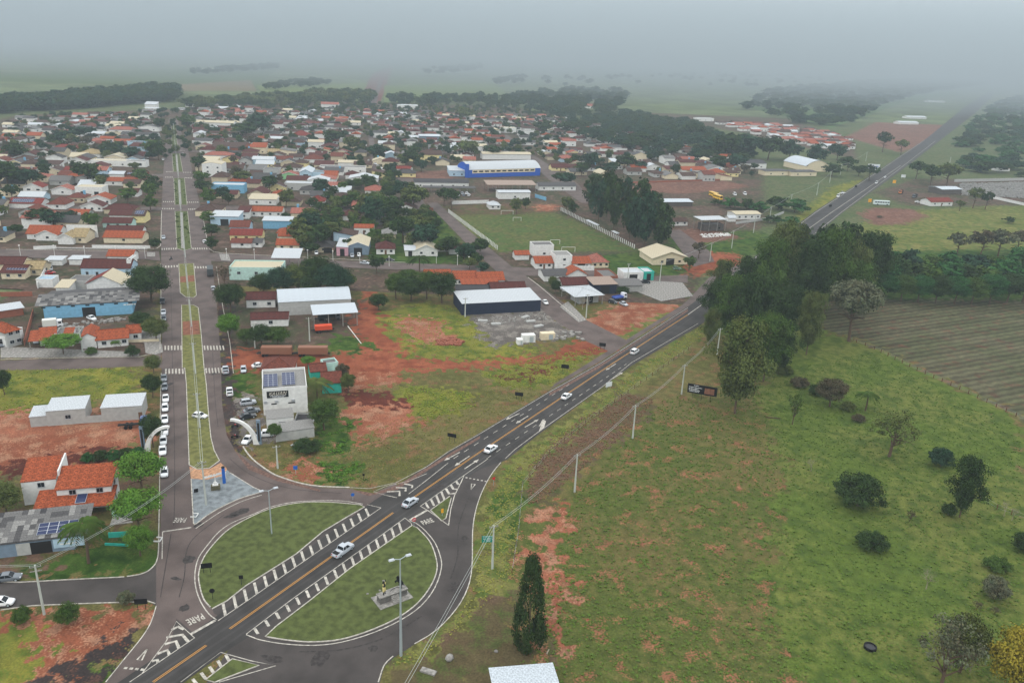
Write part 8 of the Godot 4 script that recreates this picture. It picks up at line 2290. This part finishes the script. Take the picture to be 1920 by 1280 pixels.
func scatter(called: String, label: String, mesh: Mesh, m: Material, zones: Array, n: int, s0: float, s1: float, seed_: int, flat := 1.0) -> void:
	var r := RandomNumberGenerator.new(); r.seed = seed_
	var put_at := []
	for zz in zones:
		var lo: Vector2 = zz[0]; var hi: Vector2 = zz[0]
		for p in zz:
			lo = lo.min(p); hi = hi.max(p)
		var cnt := 0; var tries := 0
		while cnt < n and tries < n * 12:
			tries += 1
			var p := Vector2(r.randf_range(lo.x, hi.x), r.randf_range(lo.y, hi.y))
			if Geometry2D.is_point_in_polygon(p, zz):
				put_at.append(p); cnt += 1
	var mm := MultiMesh.new()
	mm.transform_format = MultiMesh.TRANSFORM_3D
	mm.mesh = mesh
	mm.instance_count = put_at.size()
	for i in put_at.size():
		var s := r.randf_range(s0, s1)
		mm.set_instance_transform(i, Transform3D(Basis(Vector3.UP, r.randf() * TAU).scaled(Vector3(s, s * flat * r.randf_range(0.6, 1.2), s)), Vector3(put_at[i].x, 0.0, put_at[i].y)))
	var o := MultiMeshInstance3D.new()
	o.name = numbered(called)
	o.multimesh = mm
	o.material_override = m
	add_child(o)
	tag(o, label, "", "", "stuff")


func tuft(blades: int, seed_: int) -> ArrayMesh:
	var r := RandomNumberGenerator.new(); r.seed = seed_
	var m := MB.new(); m.colored = true
	for k in blades:
		var an := r.randf() * TAU
		var d := Vector3(cos(an), 0, sin(an))
		var base := d * r.randf() * 0.25
		var tip := base + d * r.randf_range(0.1, 0.5) + Vector3(0, r.randf_range(0.5, 1.0), 0)
		var s := d.cross(Vector3.UP) * 0.09
		var g := r.randf_range(0.7, 1.3)
		m.tint = Color(g * r.randf_range(0.9, 1.15), g, g * 0.9)
		var nn := (Vector3.UP - d * 0.4).normalized()
		var i := m.vert(base - s, nn); m.vert(base + s, nn); m.vert(tip, nn)
		m.tri(i, i + 1, i + 2)
	return m.done()


func fence(label: String, pts: PackedVector2Array, gap: float, h: float, thick: float, m: Material, wires: int, wm: Material) -> void:
	var t := thing("fence", label, "fence", Vector3(pts[0].x, 0, pts[0].y))
	var pm := MB.new(); pm.box(Vector3.ZERO, Vector3(thick, h, thick))
	var ms := pm.done()
	for k in pts.size() - 1:
		var n := int(pts[k].distance_to(pts[k + 1]) / gap)
		for i in n:
			var p := pts[k].lerp(pts[k + 1], float(i) / n) - pts[0]
			put("post", ms, m, t, Transform3D(Basis(Vector3.UP, 0.3), Vector3(p.x, 0, p.y)))
		for w in wires:
			var y := h * (0.35 + 0.6 * w / maxf(1, wires - 1))
			var wr := MB.new(); wr.tube(Vector3(pts[k].x - pts[0].x, y, pts[k].y - pts[0].y), Vector3(pts[k + 1].x - pts[0].x, y, pts[k + 1].y - pts[0].y), 0.012, 0.012, 4); put("strand", wr.done(), wm, t)


func goal(label: String, a: Vector2, b: Vector2, h: float) -> void:
	var t := thing("goal", label, "goal", Vector3(a.x, 0, a.y))
	var d := Vector3(b.x - a.x, 0, b.y - a.y)
	for p in [Vector3.ZERO, d]:
		var m := MB.new(); m.path([p, p + Vector3(0, h, 0)], 0.09, 0.09, 8); put("post", m.done(), M["wall white"], t)
	var c := MB.new(); c.path([Vector3(0, h, 0), d + Vector3(0, h, 0)], 0.09, 0.09, 8); put("crossbar", c.done(), M["wall white"], t)


func arch(label: String, x: float, z: float, side: float) -> void:   # half of a town gate: a dark pier and a white arm reaching over the kerb
	var t := thing("town_arch", label, "arch", Vector3(x, 0, z), 0.05, "halves of the town gate")
	var p := MB.new(); p.box(Vector3(-side * 0.9, 0, 0), Vector3(0.9, 6.6, 0.5)); put("pier", p.done(), M["wall slate"], t)
	var q := MB.new(); q.box(Vector3(-side * 0.9, 0.9, 0.26), Vector3(0.5, 5.0, 0.06)); put("dark_panel", q.done(), M.dark, t)
	var a := MB.new()
	var prev := []
	for i in 17:
		var u := i / 16.0
		var an := u * PI * 0.5
		var o := Vector3((1.0 - cos(an)) * 5.2 * side, sin(an) * 6.3, 0)
		var w := lerpf(1.5, 0.5, sqrt(u))
		var nn := Vector3(-side * cos(an), sin(an), 0)
		var c := [o + Vector3(0, 0, 0.35), o - Vector3(0, 0, 0.35), o - nn * -w * 0.0 + nn * w - Vector3(0, 0, 0.35), o + nn * w + Vector3(0, 0, 0.35)]
		if i > 0:
			for k in 4:
				var j := (k + 1) % 4
				if side > 0: a.quad(prev[j], prev[k], c[k], c[j])
				else: a.quad(prev[k], prev[j], c[j], c[k])
		prev = c
	a.quad(prev[0], prev[1], prev[2], prev[3])
	put("arm", a.done(), M["wall white"], t, Transform3D(Basis.IDENTITY, Vector3(side * 0.6, 0, 0)))


func make_small() -> void:
	arch("left half of the white town arch beside the hedge", -87.6, -175.1, 1.0)
	arch("right half of the white town arch before the KAUAN shop", -63, -181, -1.0)
	# --- the monument on the far grass island
	var o := L([-20.02, -123.31])[0]
	var yaw := 0.62
	var t := thing("plinth", "grey stone plinth with steps on the grass island", "plinth", Vector3(o.x, 0.13, o.y), yaw)
	var s := MB.new(); s.box(Vector3.ZERO, Vector3(6.6, 0.12, 4.0)); put("apron", s.done(), M.concrete, t)
	s = MB.new(); s.hexa([Vector3(-2.7, 0.12, 0.75), Vector3(2.7, 0.12, 0.75), Vector3(2.7, 0.12, -0.75), Vector3(-2.7, 0.12, -0.75), Vector3(-2.7, 1.35, 0.7), Vector3(2.7, 1.35, 0.7), Vector3(2.7, 1.35, -0.7), Vector3(-2.7, 1.35, -0.7)]); put("base", s.done(), M["concrete_dark"], t)
	s = MB.new(); s.box(Vector3(0, 1.35, 0), Vector3(5.7, 0.16, 1.7)); put("cap_slab", s.done(), M.concrete, t)
	for k in 5:
		s = MB.new(); s.box(Vector3(0.1, 0.12, 1.75 - k * 0.22), Vector3(1.5, 0.2 + k * 0.2, 0.24)); put("step", s.done(), M.concrete, t)
	var bx := Basis(Vector3.UP, yaw)
	var man := thing("statue", "statue of a man with raised arms in pale trousers and dark boots", "statue", Vector3(o.x, 1.64, o.y) + bx * Vector3(-1.6, 0, 0), yaw + 0.4)
	var body := [[Vector3(0, 1.35, 0), Vector3(0, 2.0, 0), 0.21, 0.27], [Vector3(0, 2.0, 0), Vector3(0, 2.25, 0), 0.24, 0.10], [Vector3(0, 2.3, 0), Vector3(0, 2.5, 0.02), 0.13, 0.15], [Vector3(0.24, 2.05, 0), Vector3(0.38, 2.5, 0.05), 0.10, 0.08], [Vector3(0.38, 2.5, 0.05), Vector3(0.30, 2.95, 0.1), 0.08, 0.06], [Vector3(-0.24, 2.05, 0), Vector3(-0.38, 2.5, 0.05), 0.10, 0.08], [Vector3(-0.38, 2.5, 0.05), Vector3(-0.28, 2.95, 0.1), 0.08, 0.06], [Vector3(0.30, 2.95, 0.1), Vector3(0.28, 3.12, 0.12), 0.06, 0.04], [Vector3(-0.28, 2.95, 0.1), Vector3(-0.26, 3.12, 0.12), 0.06, 0.04],
		[Vector3(0.13, 1.35, 0), Vector3(0.2, 0.72, 0.08), 0.17, 0.12], [Vector3(-0.13, 1.35, 0), Vector3(-0.2, 0.72, 0.08), 0.17, 0.12], [Vector3(0.2, 0.72, 0.08), Vector3(0.22, 0.08, 0), 0.11, 0.08], [Vector3(-0.2, 0.72, 0.08), Vector3(-0.22, 0.08, 0), 0.11, 0.08], [Vector3(0.22, 0.06, 0), Vector3(0.24, 0.05, 0.22), 0.08, 0.06], [Vector3(-0.22, 0.06, 0), Vector3(-0.24, 0.05, 0.22), 0.08, 0.06]]
	put("body", skin(body, 0.05, 0.08), M.dark, man)
	put("trousers", skin([[Vector3(0, 1.32, 0), Vector3(0, 1.5, 0), 0.26, 0.25], [Vector3(0.13, 1.35, 0), Vector3(0.2, 0.75, 0.08), 0.21, 0.17], [Vector3(-0.13, 1.35, 0), Vector3(-0.2, 0.75, 0.08), 0.21, 0.17]], 0.05, 0.08), mat("statue cream", S(206, 190, 130), 0.7), man)
	put("shirt_sleeve", skin([[Vector3(0.24, 2.05, 0), Vector3(0.37, 2.45, 0.05), 0.13, 0.11], [Vector3(-0.24, 2.05, 0), Vector3(-0.37, 2.45, 0.05), 0.13, 0.11], [Vector3(0.24, 2.05, 0), Vector3(-0.24, 2.05, 0), 0.15, 0.15]], 0.05, 0.08), M["statue cream"], man)
	var ox := thing("statue", "statue of a dark rearing animal on its hind legs", "statue", Vector3(o.x, 1.64, o.y) + bx * Vector3(1.6, 0, 0), yaw + PI)
	put("body", skin([[Vector3(-0.35, 1.0, 0), Vector3(0.25, 1.95, 0), 0.34, 0.38], [Vector3(0.25, 1.95, 0), Vector3(0.38, 2.65, 0), 0.30, 0.19], [Vector3(0.36, 2.6, 0), Vector3(0.72, 2.55, 0), 0.18, 0.10], [Vector3(0.3, 2.72, 0.1), Vector3(0.26, 2.95, 0.16), 0.05, 0.02], [Vector3(0.3, 2.72, -0.1), Vector3(0.26, 2.95, -0.16), 0.05, 0.02],
		[Vector3(-0.35, 0.95, 0.2), Vector3(0.0, 0.62, 0.22), 0.22, 0.13], [Vector3(0.0, 0.62, 0.22), Vector3(-0.3, 0.32, 0.22), 0.12, 0.07], [Vector3(-0.3, 0.32, 0.22), Vector3(-0.22, 0.04, 0.22), 0.07, 0.07], [Vector3(-0.35, 0.95, -0.2), Vector3(0.0, 0.62, -0.22), 0.22, 0.13], [Vector3(0.0, 0.62, -0.22), Vector3(-0.3, 0.32, -0.22), 0.12, 0.07], [Vector3(-0.3, 0.32, -0.22), Vector3(-0.22, 0.04, -0.22), 0.07, 0.07],
		[Vector3(0.35, 1.8, 0.2), Vector3(0.85, 1.75, 0.2), 0.14, 0.09], [Vector3(0.85, 1.75, 0.2), Vector3(0.8, 1.4, 0.2), 0.08, 0.06], [Vector3(0.35, 1.9, -0.2), Vector3(0.85, 2.0, -0.2), 0.14, 0.09], [Vector3(0.85, 2.0, -0.2), Vector3(0.95, 1.65, -0.2), 0.08, 0.06], [Vector3(-0.6, 0.95, 0), Vector3(-0.85, 0.35, 0), 0.06, 0.09]], 0.06, 0.10), M.black, ox)
	s = MB.new(); s.path([Vector3(-0.8, 0.06, 0.3), Vector3(0.0, 0.06, 0.6), Vector3(0.9, 0.06, 0.5), Vector3(1.3, 0.06, 0.1)], 0.05, 0.05, 6)
	tag(put("rope", s.done(), M.black), "dark loop of rope lying on the plinth before the animal", "rope").transform = Transform3D(Basis(Vector3.UP, yaw + PI), Vector3(o.x, 1.62, o.y) + bx * Vector3(1.0, 0, 0.1))
	# --- gravel triangle
	t = thing("bust", "white bust on a dark block in the gravel triangle", "bust", Vector3(L([-65.04, -158.5])[0].x, 0.12, L([-65.04, -158.5])[0].y), 0.3)
	s = MB.new(); s.box(Vector3.ZERO, Vector3(1.9, 1.1, 1.0)); put("block", s.done(), mat("mossy", S(104, 100, 76), 0.9, "stain"), t)
	s = MB.new(); s.box(Vector3(0, 1.1, 0), Vector3(1.2, 0.2, 0.9)); put("slab", s.done(), M["wall white"], t)
	put("figure", skin([[Vector3(0, 1.25, 0), Vector3(0, 1.75, 0), 0.30, 0.24], [Vector3(0, 1.75, 0), Vector3(0, 1.95, 0), 0.12, 0.10], [Vector3(0, 2.0, 0), Vector3(0, 2.15, 0.02), 0.16, 0.15], [Vector3(-0.28, 1.7, 0), Vector3(0.28, 1.7, 0), 0.16, 0.16]], 0.05, 0.08), M["wall white"], t)
	t = thing("column", "blue column with black cap in the gravel triangle", "column", Vector3(L([-64.14, -161.41])[0].x, 0.12, L([-64.14, -161.41])[0].y))
	s = MB.new(); s.path([Vector3.ZERO, Vector3(0, 3.9, 0)], 0.36, 0.36, 14); put("shaft", s.done(), M["sign blue"], t)
	s = MB.new(); s.tube(Vector3(0, 3.9, 0), Vector3(0, 4.15, 0), 0.38, 0.38, 14); put("cap", s.done(), M.black, t)
	t = thing("letter_beam", "white beam of letters between the power pole and the blue column", "sign", Vector3(L([-66.4, -161.94])[0].x, 0.12, L([-66.4, -161.94])[0].y), 0.65)
	for k in [-2.4, 0.0, 2.4]:
		s = MB.new(); s.box(Vector3(k, 0, 0), Vector3(0.12, 1.6, 0.12)); put("post", s.done(), M["wall white"], t)
	s = MB.new(); s.bar(Vector3(-2.6, 1.5, 0), Vector3(2.6, 1.5, 0), 0.14, 0.22); put("beam", s.done(), M["wall white"], t)
	strokes_on(t, [[0.0, 1.63, 4.8]], 0.4, "wall white", 0.0)
	signpost("black notice board leaning in the gravel triangle", -68.7, -156.6, 0.5, 0.9, 0.9, 0.3, "black", 1, "notice board")
	for k in [["white drain kerb beside the stop line", -69.5, -138.5], ["white drain kerb at the gravel triangle corner", -65.7, -147.7]]:
		t = thing("drain_kerb", k[0], "drain", Vector3(k[1], 0.0, k[2]))
		for q in [[Vector3(0, 0, -0.7), Vector3(1.2, 0.25, 0.15)], [Vector3(0, 0, 0.7), Vector3(1.2, 0.25, 0.15)], [Vector3(0.6, 0, 0), Vector3(0.15, 0.25, 1.2)]]:
			s = MB.new(); s.box(q[0], q[1]); put("slab", s.done(), M["wall white"], t)
	# --- football ground
	goal("large white goal at the far end of the pitch", L([-9.83, -487.5])[0], L([-2.58, -489.07])[0], 2.44)
	goal("small white goal standing on the far half of the pitch", L([-2.33, -469.87])[0], L([2.35, -470.84])[0], 2.1)
	goal("small white goal standing on the near half of the pitch", L([17.87, -414.87])[0], L([22.76, -415.15])[0], 2.2)
	goal("large white goal at the near end behind the houses", L([23, -398.23])[0], L([29.77, -399.43])[0], 2.44)
	fence("row of white posts along the street side of the pitch", L([-41.51, -485.65, -8.53, -394.92]), 2.3, 2.3, 0.35, M["wall white"], 2, M.steel)
	fence("row of white posts along the grove side of the pitch", L([27.39, -507.58, 62.02, -409.72]), 2.3, 2.3, 0.35, M["wall white"], 2, M.steel)
	for k in [["long white dugout roof beside the pitch", L([40.12, -469.41])[0], 14.0], ["short white dugout roof beside the pitch", L([52.32, -441.81])[0], 6.0]]:
		t = thing("dugout", k[0], "dugout", Vector3(k[1].x + 1.0, 0, k[1].y), -1.2)
		s = MB.new(); slab(s, Vector3(-1, 2.3, 0.9), Vector3(k[2], 2.3, 0.9), Vector3(k[2], 2.6, -0.9), Vector3(-1, 2.6, -0.9)); put("roof", s.done(), M["roof white"], t)
		for q in 3:
			s = MB.new(); s.box(Vector3(q * k[2] * 0.45, 0, -0.7), Vector3(0.12, 2.45, 0.12)); put("post", s.done(), M.steel, t)
	# --- fences of the pasture
	fence("wooden fence of thin posts between the pasture and the ploughed field", L([122.96, -281.11, 128.71, -271.22, 135, -251.77, 141.66, -236.86, 149.6, -214.42]), 3.2, 1.3, 0.16, M.wood, 3, M.steel)
	fence("thin old fence beside the right verge of the highway", L([1.88, -132.34, 3.03, -146.17, 3.89, -166.05, 10.58, -182.46, 23.03, -203.92, 37.77, -226.73, 63.29, -266.07]), 4.0, 1.2, 0.12, M.wood, 2, M.steel)
	fence("fence of dark posts near the leaning tree", L([112.03, -168.77, 113.55, -164.19, 117.91, -160.04]), 2.5, 1.3, 0.14, M.wood, 2, M.steel)
	# --- odds and ends
	t = thing("water_trough", "black round water trough in the pasture", "trough", Vector3(L([64.62, -115.34])[0].x, 0, L([64.62, -115.34])[0].y))
	s = MB.new()
	for k in 20: s.bar(Vector3(cos(TAU * k / 20), 0.25, sin(TAU * k / 20)), Vector3(cos(TAU * (k + 1) / 20), 0.25, sin(TAU * (k + 1) / 20)), 0.16, 0.5)
	put("rim", s.done(), M.black, t)
	s = MB.new(); s.tube(Vector3(0, 0.05, 0), Vector3(0, 0.3, 0), 0.95, 0.95, 20); put("water", s.done(), mat("trough water", S(52, 52, 54), 0.1), t)
	for k in [["grey boulder on the verge below the loop road", -8.2, -108.3, 0.9], ["small pale stone beside the grey rubble", -0.5, -110.5, 0.4], ["white stone on the grass left of the plinth", -22.6, -125.3, 0.3], ["white stone near the head of the plinth", -22.4, -128.2, 0.3], ["second white stone left of the plinth", -24.7, -124.2, 0.28]]:
		s = MB.new(); s.blob(Vector3(0, k[3] * 0.35, 0), Vector3(k[3], k[3] * 0.6, k[3] * 0.8), 7, 4)
		var st := put("stone", s.done(), M.concrete, null, Transform3D(Basis(Vector3.UP, k[1]), Vector3(k[1], 0, k[2])))
		tag(st, k[0], "stone")
	s = MB.new(); s.box(Vector3.ZERO, Vector3(2.6, 0.3, 1.0), -0.35)
	var cs := put("concrete_slab", s.done(), M.concrete, null, Transform3D(Basis.IDENTITY, Vector3(-11.34, 0, -105.19))); tag(cs, "pale concrete slab lying on the verge below the loop road", "slab")
	for k in [["fallen trunk on the pasture before the billboard trees", Vector3(74.83, 0, -209.3), -0.1, 4.0], ["white log on the pasture near the cypress", Vector3(8.24, 0, -110.92), 1.2, 1.2]]:
		s = MB.new(); s.path([Vector3(-k[3] / 2, 0.15, 0), Vector3(k[3] / 2, 0.15, 0)], 0.14, 0.1, 7)
		tag(put("log", s.done(), M.bark if k[3] > 2 else M["bark_pale"], null, Transform3D(Basis(Vector3.UP, k[2]), k[1])), k[0], "log")
	s = MB.new(); s.path([Vector3(0, 0.1, 0), Vector3(1.4, 0.9, 0.1), Vector3(2.8, 1.0, 0.2), Vector3(4.4, 0.4, 0.4)], 0.18, 0.12, 6); s.bar(Vector3(0.6, 0.3, 0.6), Vector3(3.4, 0.8, 0.8), 0.2, 0.15)
	tag(put("scrap_frame", s.done(), M.steel, null, Transform3D(Basis(Vector3.UP, 0.35), Vector3(-54.17, 0, -180.67))), "bent grey metal frame lying in the shrub heap", "scrap")
	s = MB.new(); s.path([Vector3(0, 0, 0), Vector3(-5.0, 5.0, -3.0)], 0.14, 0.14, 8)
	tag(put("grain_chute", s.done(), M["wall white"], null, Transform3D(Basis.IDENTITY, Vector3(-50.73, 0, -255.44))), "white slanting pipe from the loading canopy to the ground", "pipe")
	# construction yard
	for k in [["white steel container in the construction yard", Vector3(5.55, 0, -264.44), 4.6, 2.7, "wall white"], ["white site office with pale roof beside the container", Vector3(12.31, 0, -268.01), 5.0, 2.4, "wall cream"], ["small white tank box left of the container", Vector3(2.6, 0, -261.93), 2.0, 1.8, "wall white"]]:
		t = thing("container", k[0], "container", k[1], 0.25)
		s = MB.new(); s.box(Vector3.ZERO, Vector3(k[2], k[3], 2.4)); put("shell", s.done(), M[k[4]], t)
		s = MB.new(); s.box(Vector3(k[2] * 0.2, 0.1, 1.2), Vector3(k[2] * 0.3, k[3] * 0.75, 0.06)); put("door", s.done(), M.steel, t)
	rng.seed = 9
	for k in 22:
		var p := L([16.9, -270.25])[0] + Vector2(rng.randf_range(-6, 8), rng.randf_range(-5, 3))
		s = MB.new(); s.box(Vector3.ZERO, Vector3(rng.randf_range(1.2, 2.2), rng.randf_range(0.5, 1.0), rng.randf_range(0.8, 1.2)))
		tag(put("concrete_block", s.done(), M.concrete, null, Transform3D(Basis(Vector3.UP, rng.randf() * 3.0) * Basis(Vector3.RIGHT, rng.randf_range(-0.2, 0.2)), Vector3(p.x, 0, p.y))), "rough grey concrete block of the heap beside the white site office", "concrete block", "heap of concrete blocks")
	for k in 5:
		s = MB.new(); s.box(Vector3.ZERO, Vector3(3.6, 0.5, 1.6))
		tag(put("block_stack", s.done(), M["wall cement"], null, Transform3D(Basis(Vector3.UP, 0.2 * k), [Vector3(-11.16, 0, -284.34), Vector3(-6.12, 0, -281.32), Vector3(6.63, 0, -286.06), Vector3(9.53, 0, -280.93), Vector3(4.65, 0, -290.85)][k])), "%s low stack of building blocks in the construction yard, from the left" % ORD[k], "block stack", "block stacks")
	var chip := MB.new(); chip.box(Vector3.ZERO, Vector3(0.7, 0.3, 0.45))
	scatter("rubble", "heap of broken bricks and tiles on the weedy lot", chip.done(), M["wall brick"], [L([-26.46, -260.52, -21.4, -265.48, -16.49, -261.74, -17.63, -257.37, -24.25, -256.57])], 260, 0.6, 1.4, 21, 1.6)
	scatter("rubble", "pale rubble strewn over the construction yard", chip.done(), M.concrete, [L([-16.22, -286.17, 11.88, -298.38, 13.67, -288.86, -11.83, -278.17])], 160, 0.5, 1.3, 22)
	scatter("scrap", "heaped scrap metal of the scrap yard", chip.done(), M["roof fibrelight"], [L([378.29, -705.04, 452.02, -733.36, 397.26, -639.39, 348.55, -642.07])], 2200, 0.9, 2.6, 23, 1.4)
	scatter("scrap", "scattered machine parts before the blue workshop", chip.done(), M.concrete, [L([-159.33, -259.13, -149.1, -266.19, -137.11, -272.54, -135.55, -269.15, -148.07, -260.58, -155.91, -252.99])], 110, 0.6, 1.8, 24, 1.2)
	scatter("debris", "white debris on the red earth below the unfinished frame", chip.done(), M["wall white"], [L([102.93, -452.88, 123.33, -462.44, 121.22, -453.62, 104.31, -444.98])], 140, 0.7, 1.6, 25)
	# people
	t = thing("person", "person in dark clothes and helmet riding the motorcycle over the junction", "person", Vector3(-154.46, 0, -351.91) + Vector3(0, 0.03, 0), 2.9)
	put("body", skin([[Vector3(-0.3, 0.92, 0), Vector3(-0.2, 1.35, 0), 0.17, 0.20], [Vector3(-0.18, 1.4, 0), Vector3(-0.15, 1.5, 0), 0.08, 0.07], [Vector3(-0.13, 1.58, 0), Vector3(-0.12, 1.68, 0), 0.12, 0.12], [Vector3(-0.2, 1.36, 0.2), Vector3(0.05, 1.12, 0.28), 0.07, 0.055], [Vector3(0.05, 1.12, 0.28), Vector3(0.3, 1.06, 0.28), 0.05, 0.04], [Vector3(-0.2, 1.36, -0.2), Vector3(0.05, 1.12, -0.28), 0.07, 0.055], [Vector3(0.05, 1.12, -0.28), Vector3(0.3, 1.06, -0.28), 0.05, 0.04],
		[Vector3(-0.28, 0.9, 0.12), Vector3(0.12, 0.78, 0.22), 0.10, 0.08], [Vector3(0.12, 0.78, 0.22), Vector3(0.0, 0.35, 0.2), 0.07, 0.05], [Vector3(-0.28, 0.9, -0.12), Vector3(0.12, 0.78, -0.22), 0.10, 0.08], [Vector3(0.12, 0.78, -0.22), Vector3(0.0, 0.35, -0.2), 0.07, 0.05], [Vector3(0.0, 0.33, 0.2), Vector3(0.15, 0.31, 0.2), 0.05, 0.04], [Vector3(0.0, 0.33, -0.2), Vector3(0.15, 0.31, -0.2), 0.05, 0.04]], 0.04, 0.05), M.dark, t)
	# --- planted strips of the avenue median
	var shrub := crown_mesh("bush", 10, 22, 0.10, 6)
	scatter("shrubbery", "low clipped shrubs planted along the avenue median", shrub, leaf("mid"), [L([-192.53, -451.28, -160.42, -374.45, -159.24, -374.67, -190.59, -451.7]), L([-188.65, -452.12, -156.39, -375.18, -154.97, -375.43, -186.7, -452.54]), L([-237.39, -559.38, -203.81, -478.38, -202.65, -478.64, -236.06, -559.74]), L([-233.4, -560.46, -199.45, -479.38, -197.99, -479.72, -231.74, -560.91]), L([-288.93, -682.86, -254.45, -600.38, -253.04, -600.79, -287.76, -683.26])], 26, 0.9, 1.6, 31)
	for q in [L([-190.77, -454.79, -157.49, -372.82]), L([-235.26, -562.34, -200.41, -477.42]), L([-286.19, -683.78, -250.83, -598.71])]:
		var pb := MB.new(); pb.strip(q, 1.4, 0.135)
		struct("path", pb.done(), M.concrete)
	# --- grass that stands up
	var tf := tuft(16, 3)
	var verge := L([-18.59, -106.58, -9.59, -113.38, -5.28, -125.83, -4.27, -153.91, -0.37, -172.77, 15.64, -197.86, 37.89, -238.25, 70.01, -288.12, 72.12, -281.17, 40.09, -231.97, 18.03, -194.55, 4.52, -172.41, 3.37, -146.2, 2.41, -131.53, -7.2, -115.7, -13.55, -106.88])
	scatter("tall_grass", "tall yellow green grass on the right verge of the highway", tf, mat("grass yellow", S(150, 150, 76), 0.9, "leaf"), [verge], 3200, 0.25, 0.6, 41, 0.55)
	scatter("tall_grass", "weeds on the lot between the dirt tracks", tf, mat("grass weed", S(138, 148, 62), 0.9, "leaf"), [L([-46.65, -277.85, -34.18, -304.38, -15.86, -293.29, -10.11, -262.52, 12.42, -258.38, -1.46, -244.85, -33.63, -245.92]), L([-33.52, -221.59, -11.96, -219.49, -9.36, -209.54, -22.1, -197.87, -27.63, -206.98]), L([9.02, -250.41, 31.28, -262.22, 13.54, -228.27, 0.62, -220.8, -9.53, -233.46]), L([-151.48, -221.11, -111.39, -226.46, -102.32, -206.64, -110.04, -204.02, -132.44, -189.79])], 800, 0.3, 0.8, 42, 0.5)
	scatter("grass_tufts", "dark grass tufts dotted over the pasture", tf, mat("grass dark", S(90, 112, 50), 0.9, "leaf"), [L([2.31, -102.46, 16.24, -164.65, 44.6, -218.74, 83.04, -243.69, 127.57, -268.41, 145.84, -210.56, 86.23, -107.19])], 15000, 0.3, 1.0, 43, 0.34)
	scatter("grass_tufts", "rough grass on the slope between the dirt road and the highway", tf, mat("grass olive", S(126, 130, 66), 0.9, "leaf"), [L([-60.42, -172.88, -42.47, -162.24, -31.56, -162.66, -14.95, -182.18, 0.81, -206.96, 30.8, -256.97, 13.97, -240.55, -23.27, -208.14, -40.78, -183.63, -48.03, -180.07])], 2600, 0.2, 0.5, 44, 0.6)
	scatter("creeper", "lush creeping weeds on the green bank below the KAUAN shop", shrub, leaf("bright"), [L([-50.9, -191.87, -46.68, -205.06, -41.25, -192.78, -40.91, -177.89, -46.07, -177.43]), L([-44.93, -172.63, -34.19, -173.56, -34.9, -164.07, -40.34, -163.62])], 60, 0.8, 1.8, 45, 0.5)
	scatter("dry_scrub", "dead brown scrub under the power line", tf, mat("grass dead", S(134, 104, 84), 0.9, "leaf"), [L([5.17, -175.1, 20.1, -204.32, 35.54, -221.69, 42.8, -219.32, 34.35, -199.97, 19.61, -177.14, 7.73, -158.16, 5.1, -157.95])], 3000, 0.3, 0.7, 46, 0.5)
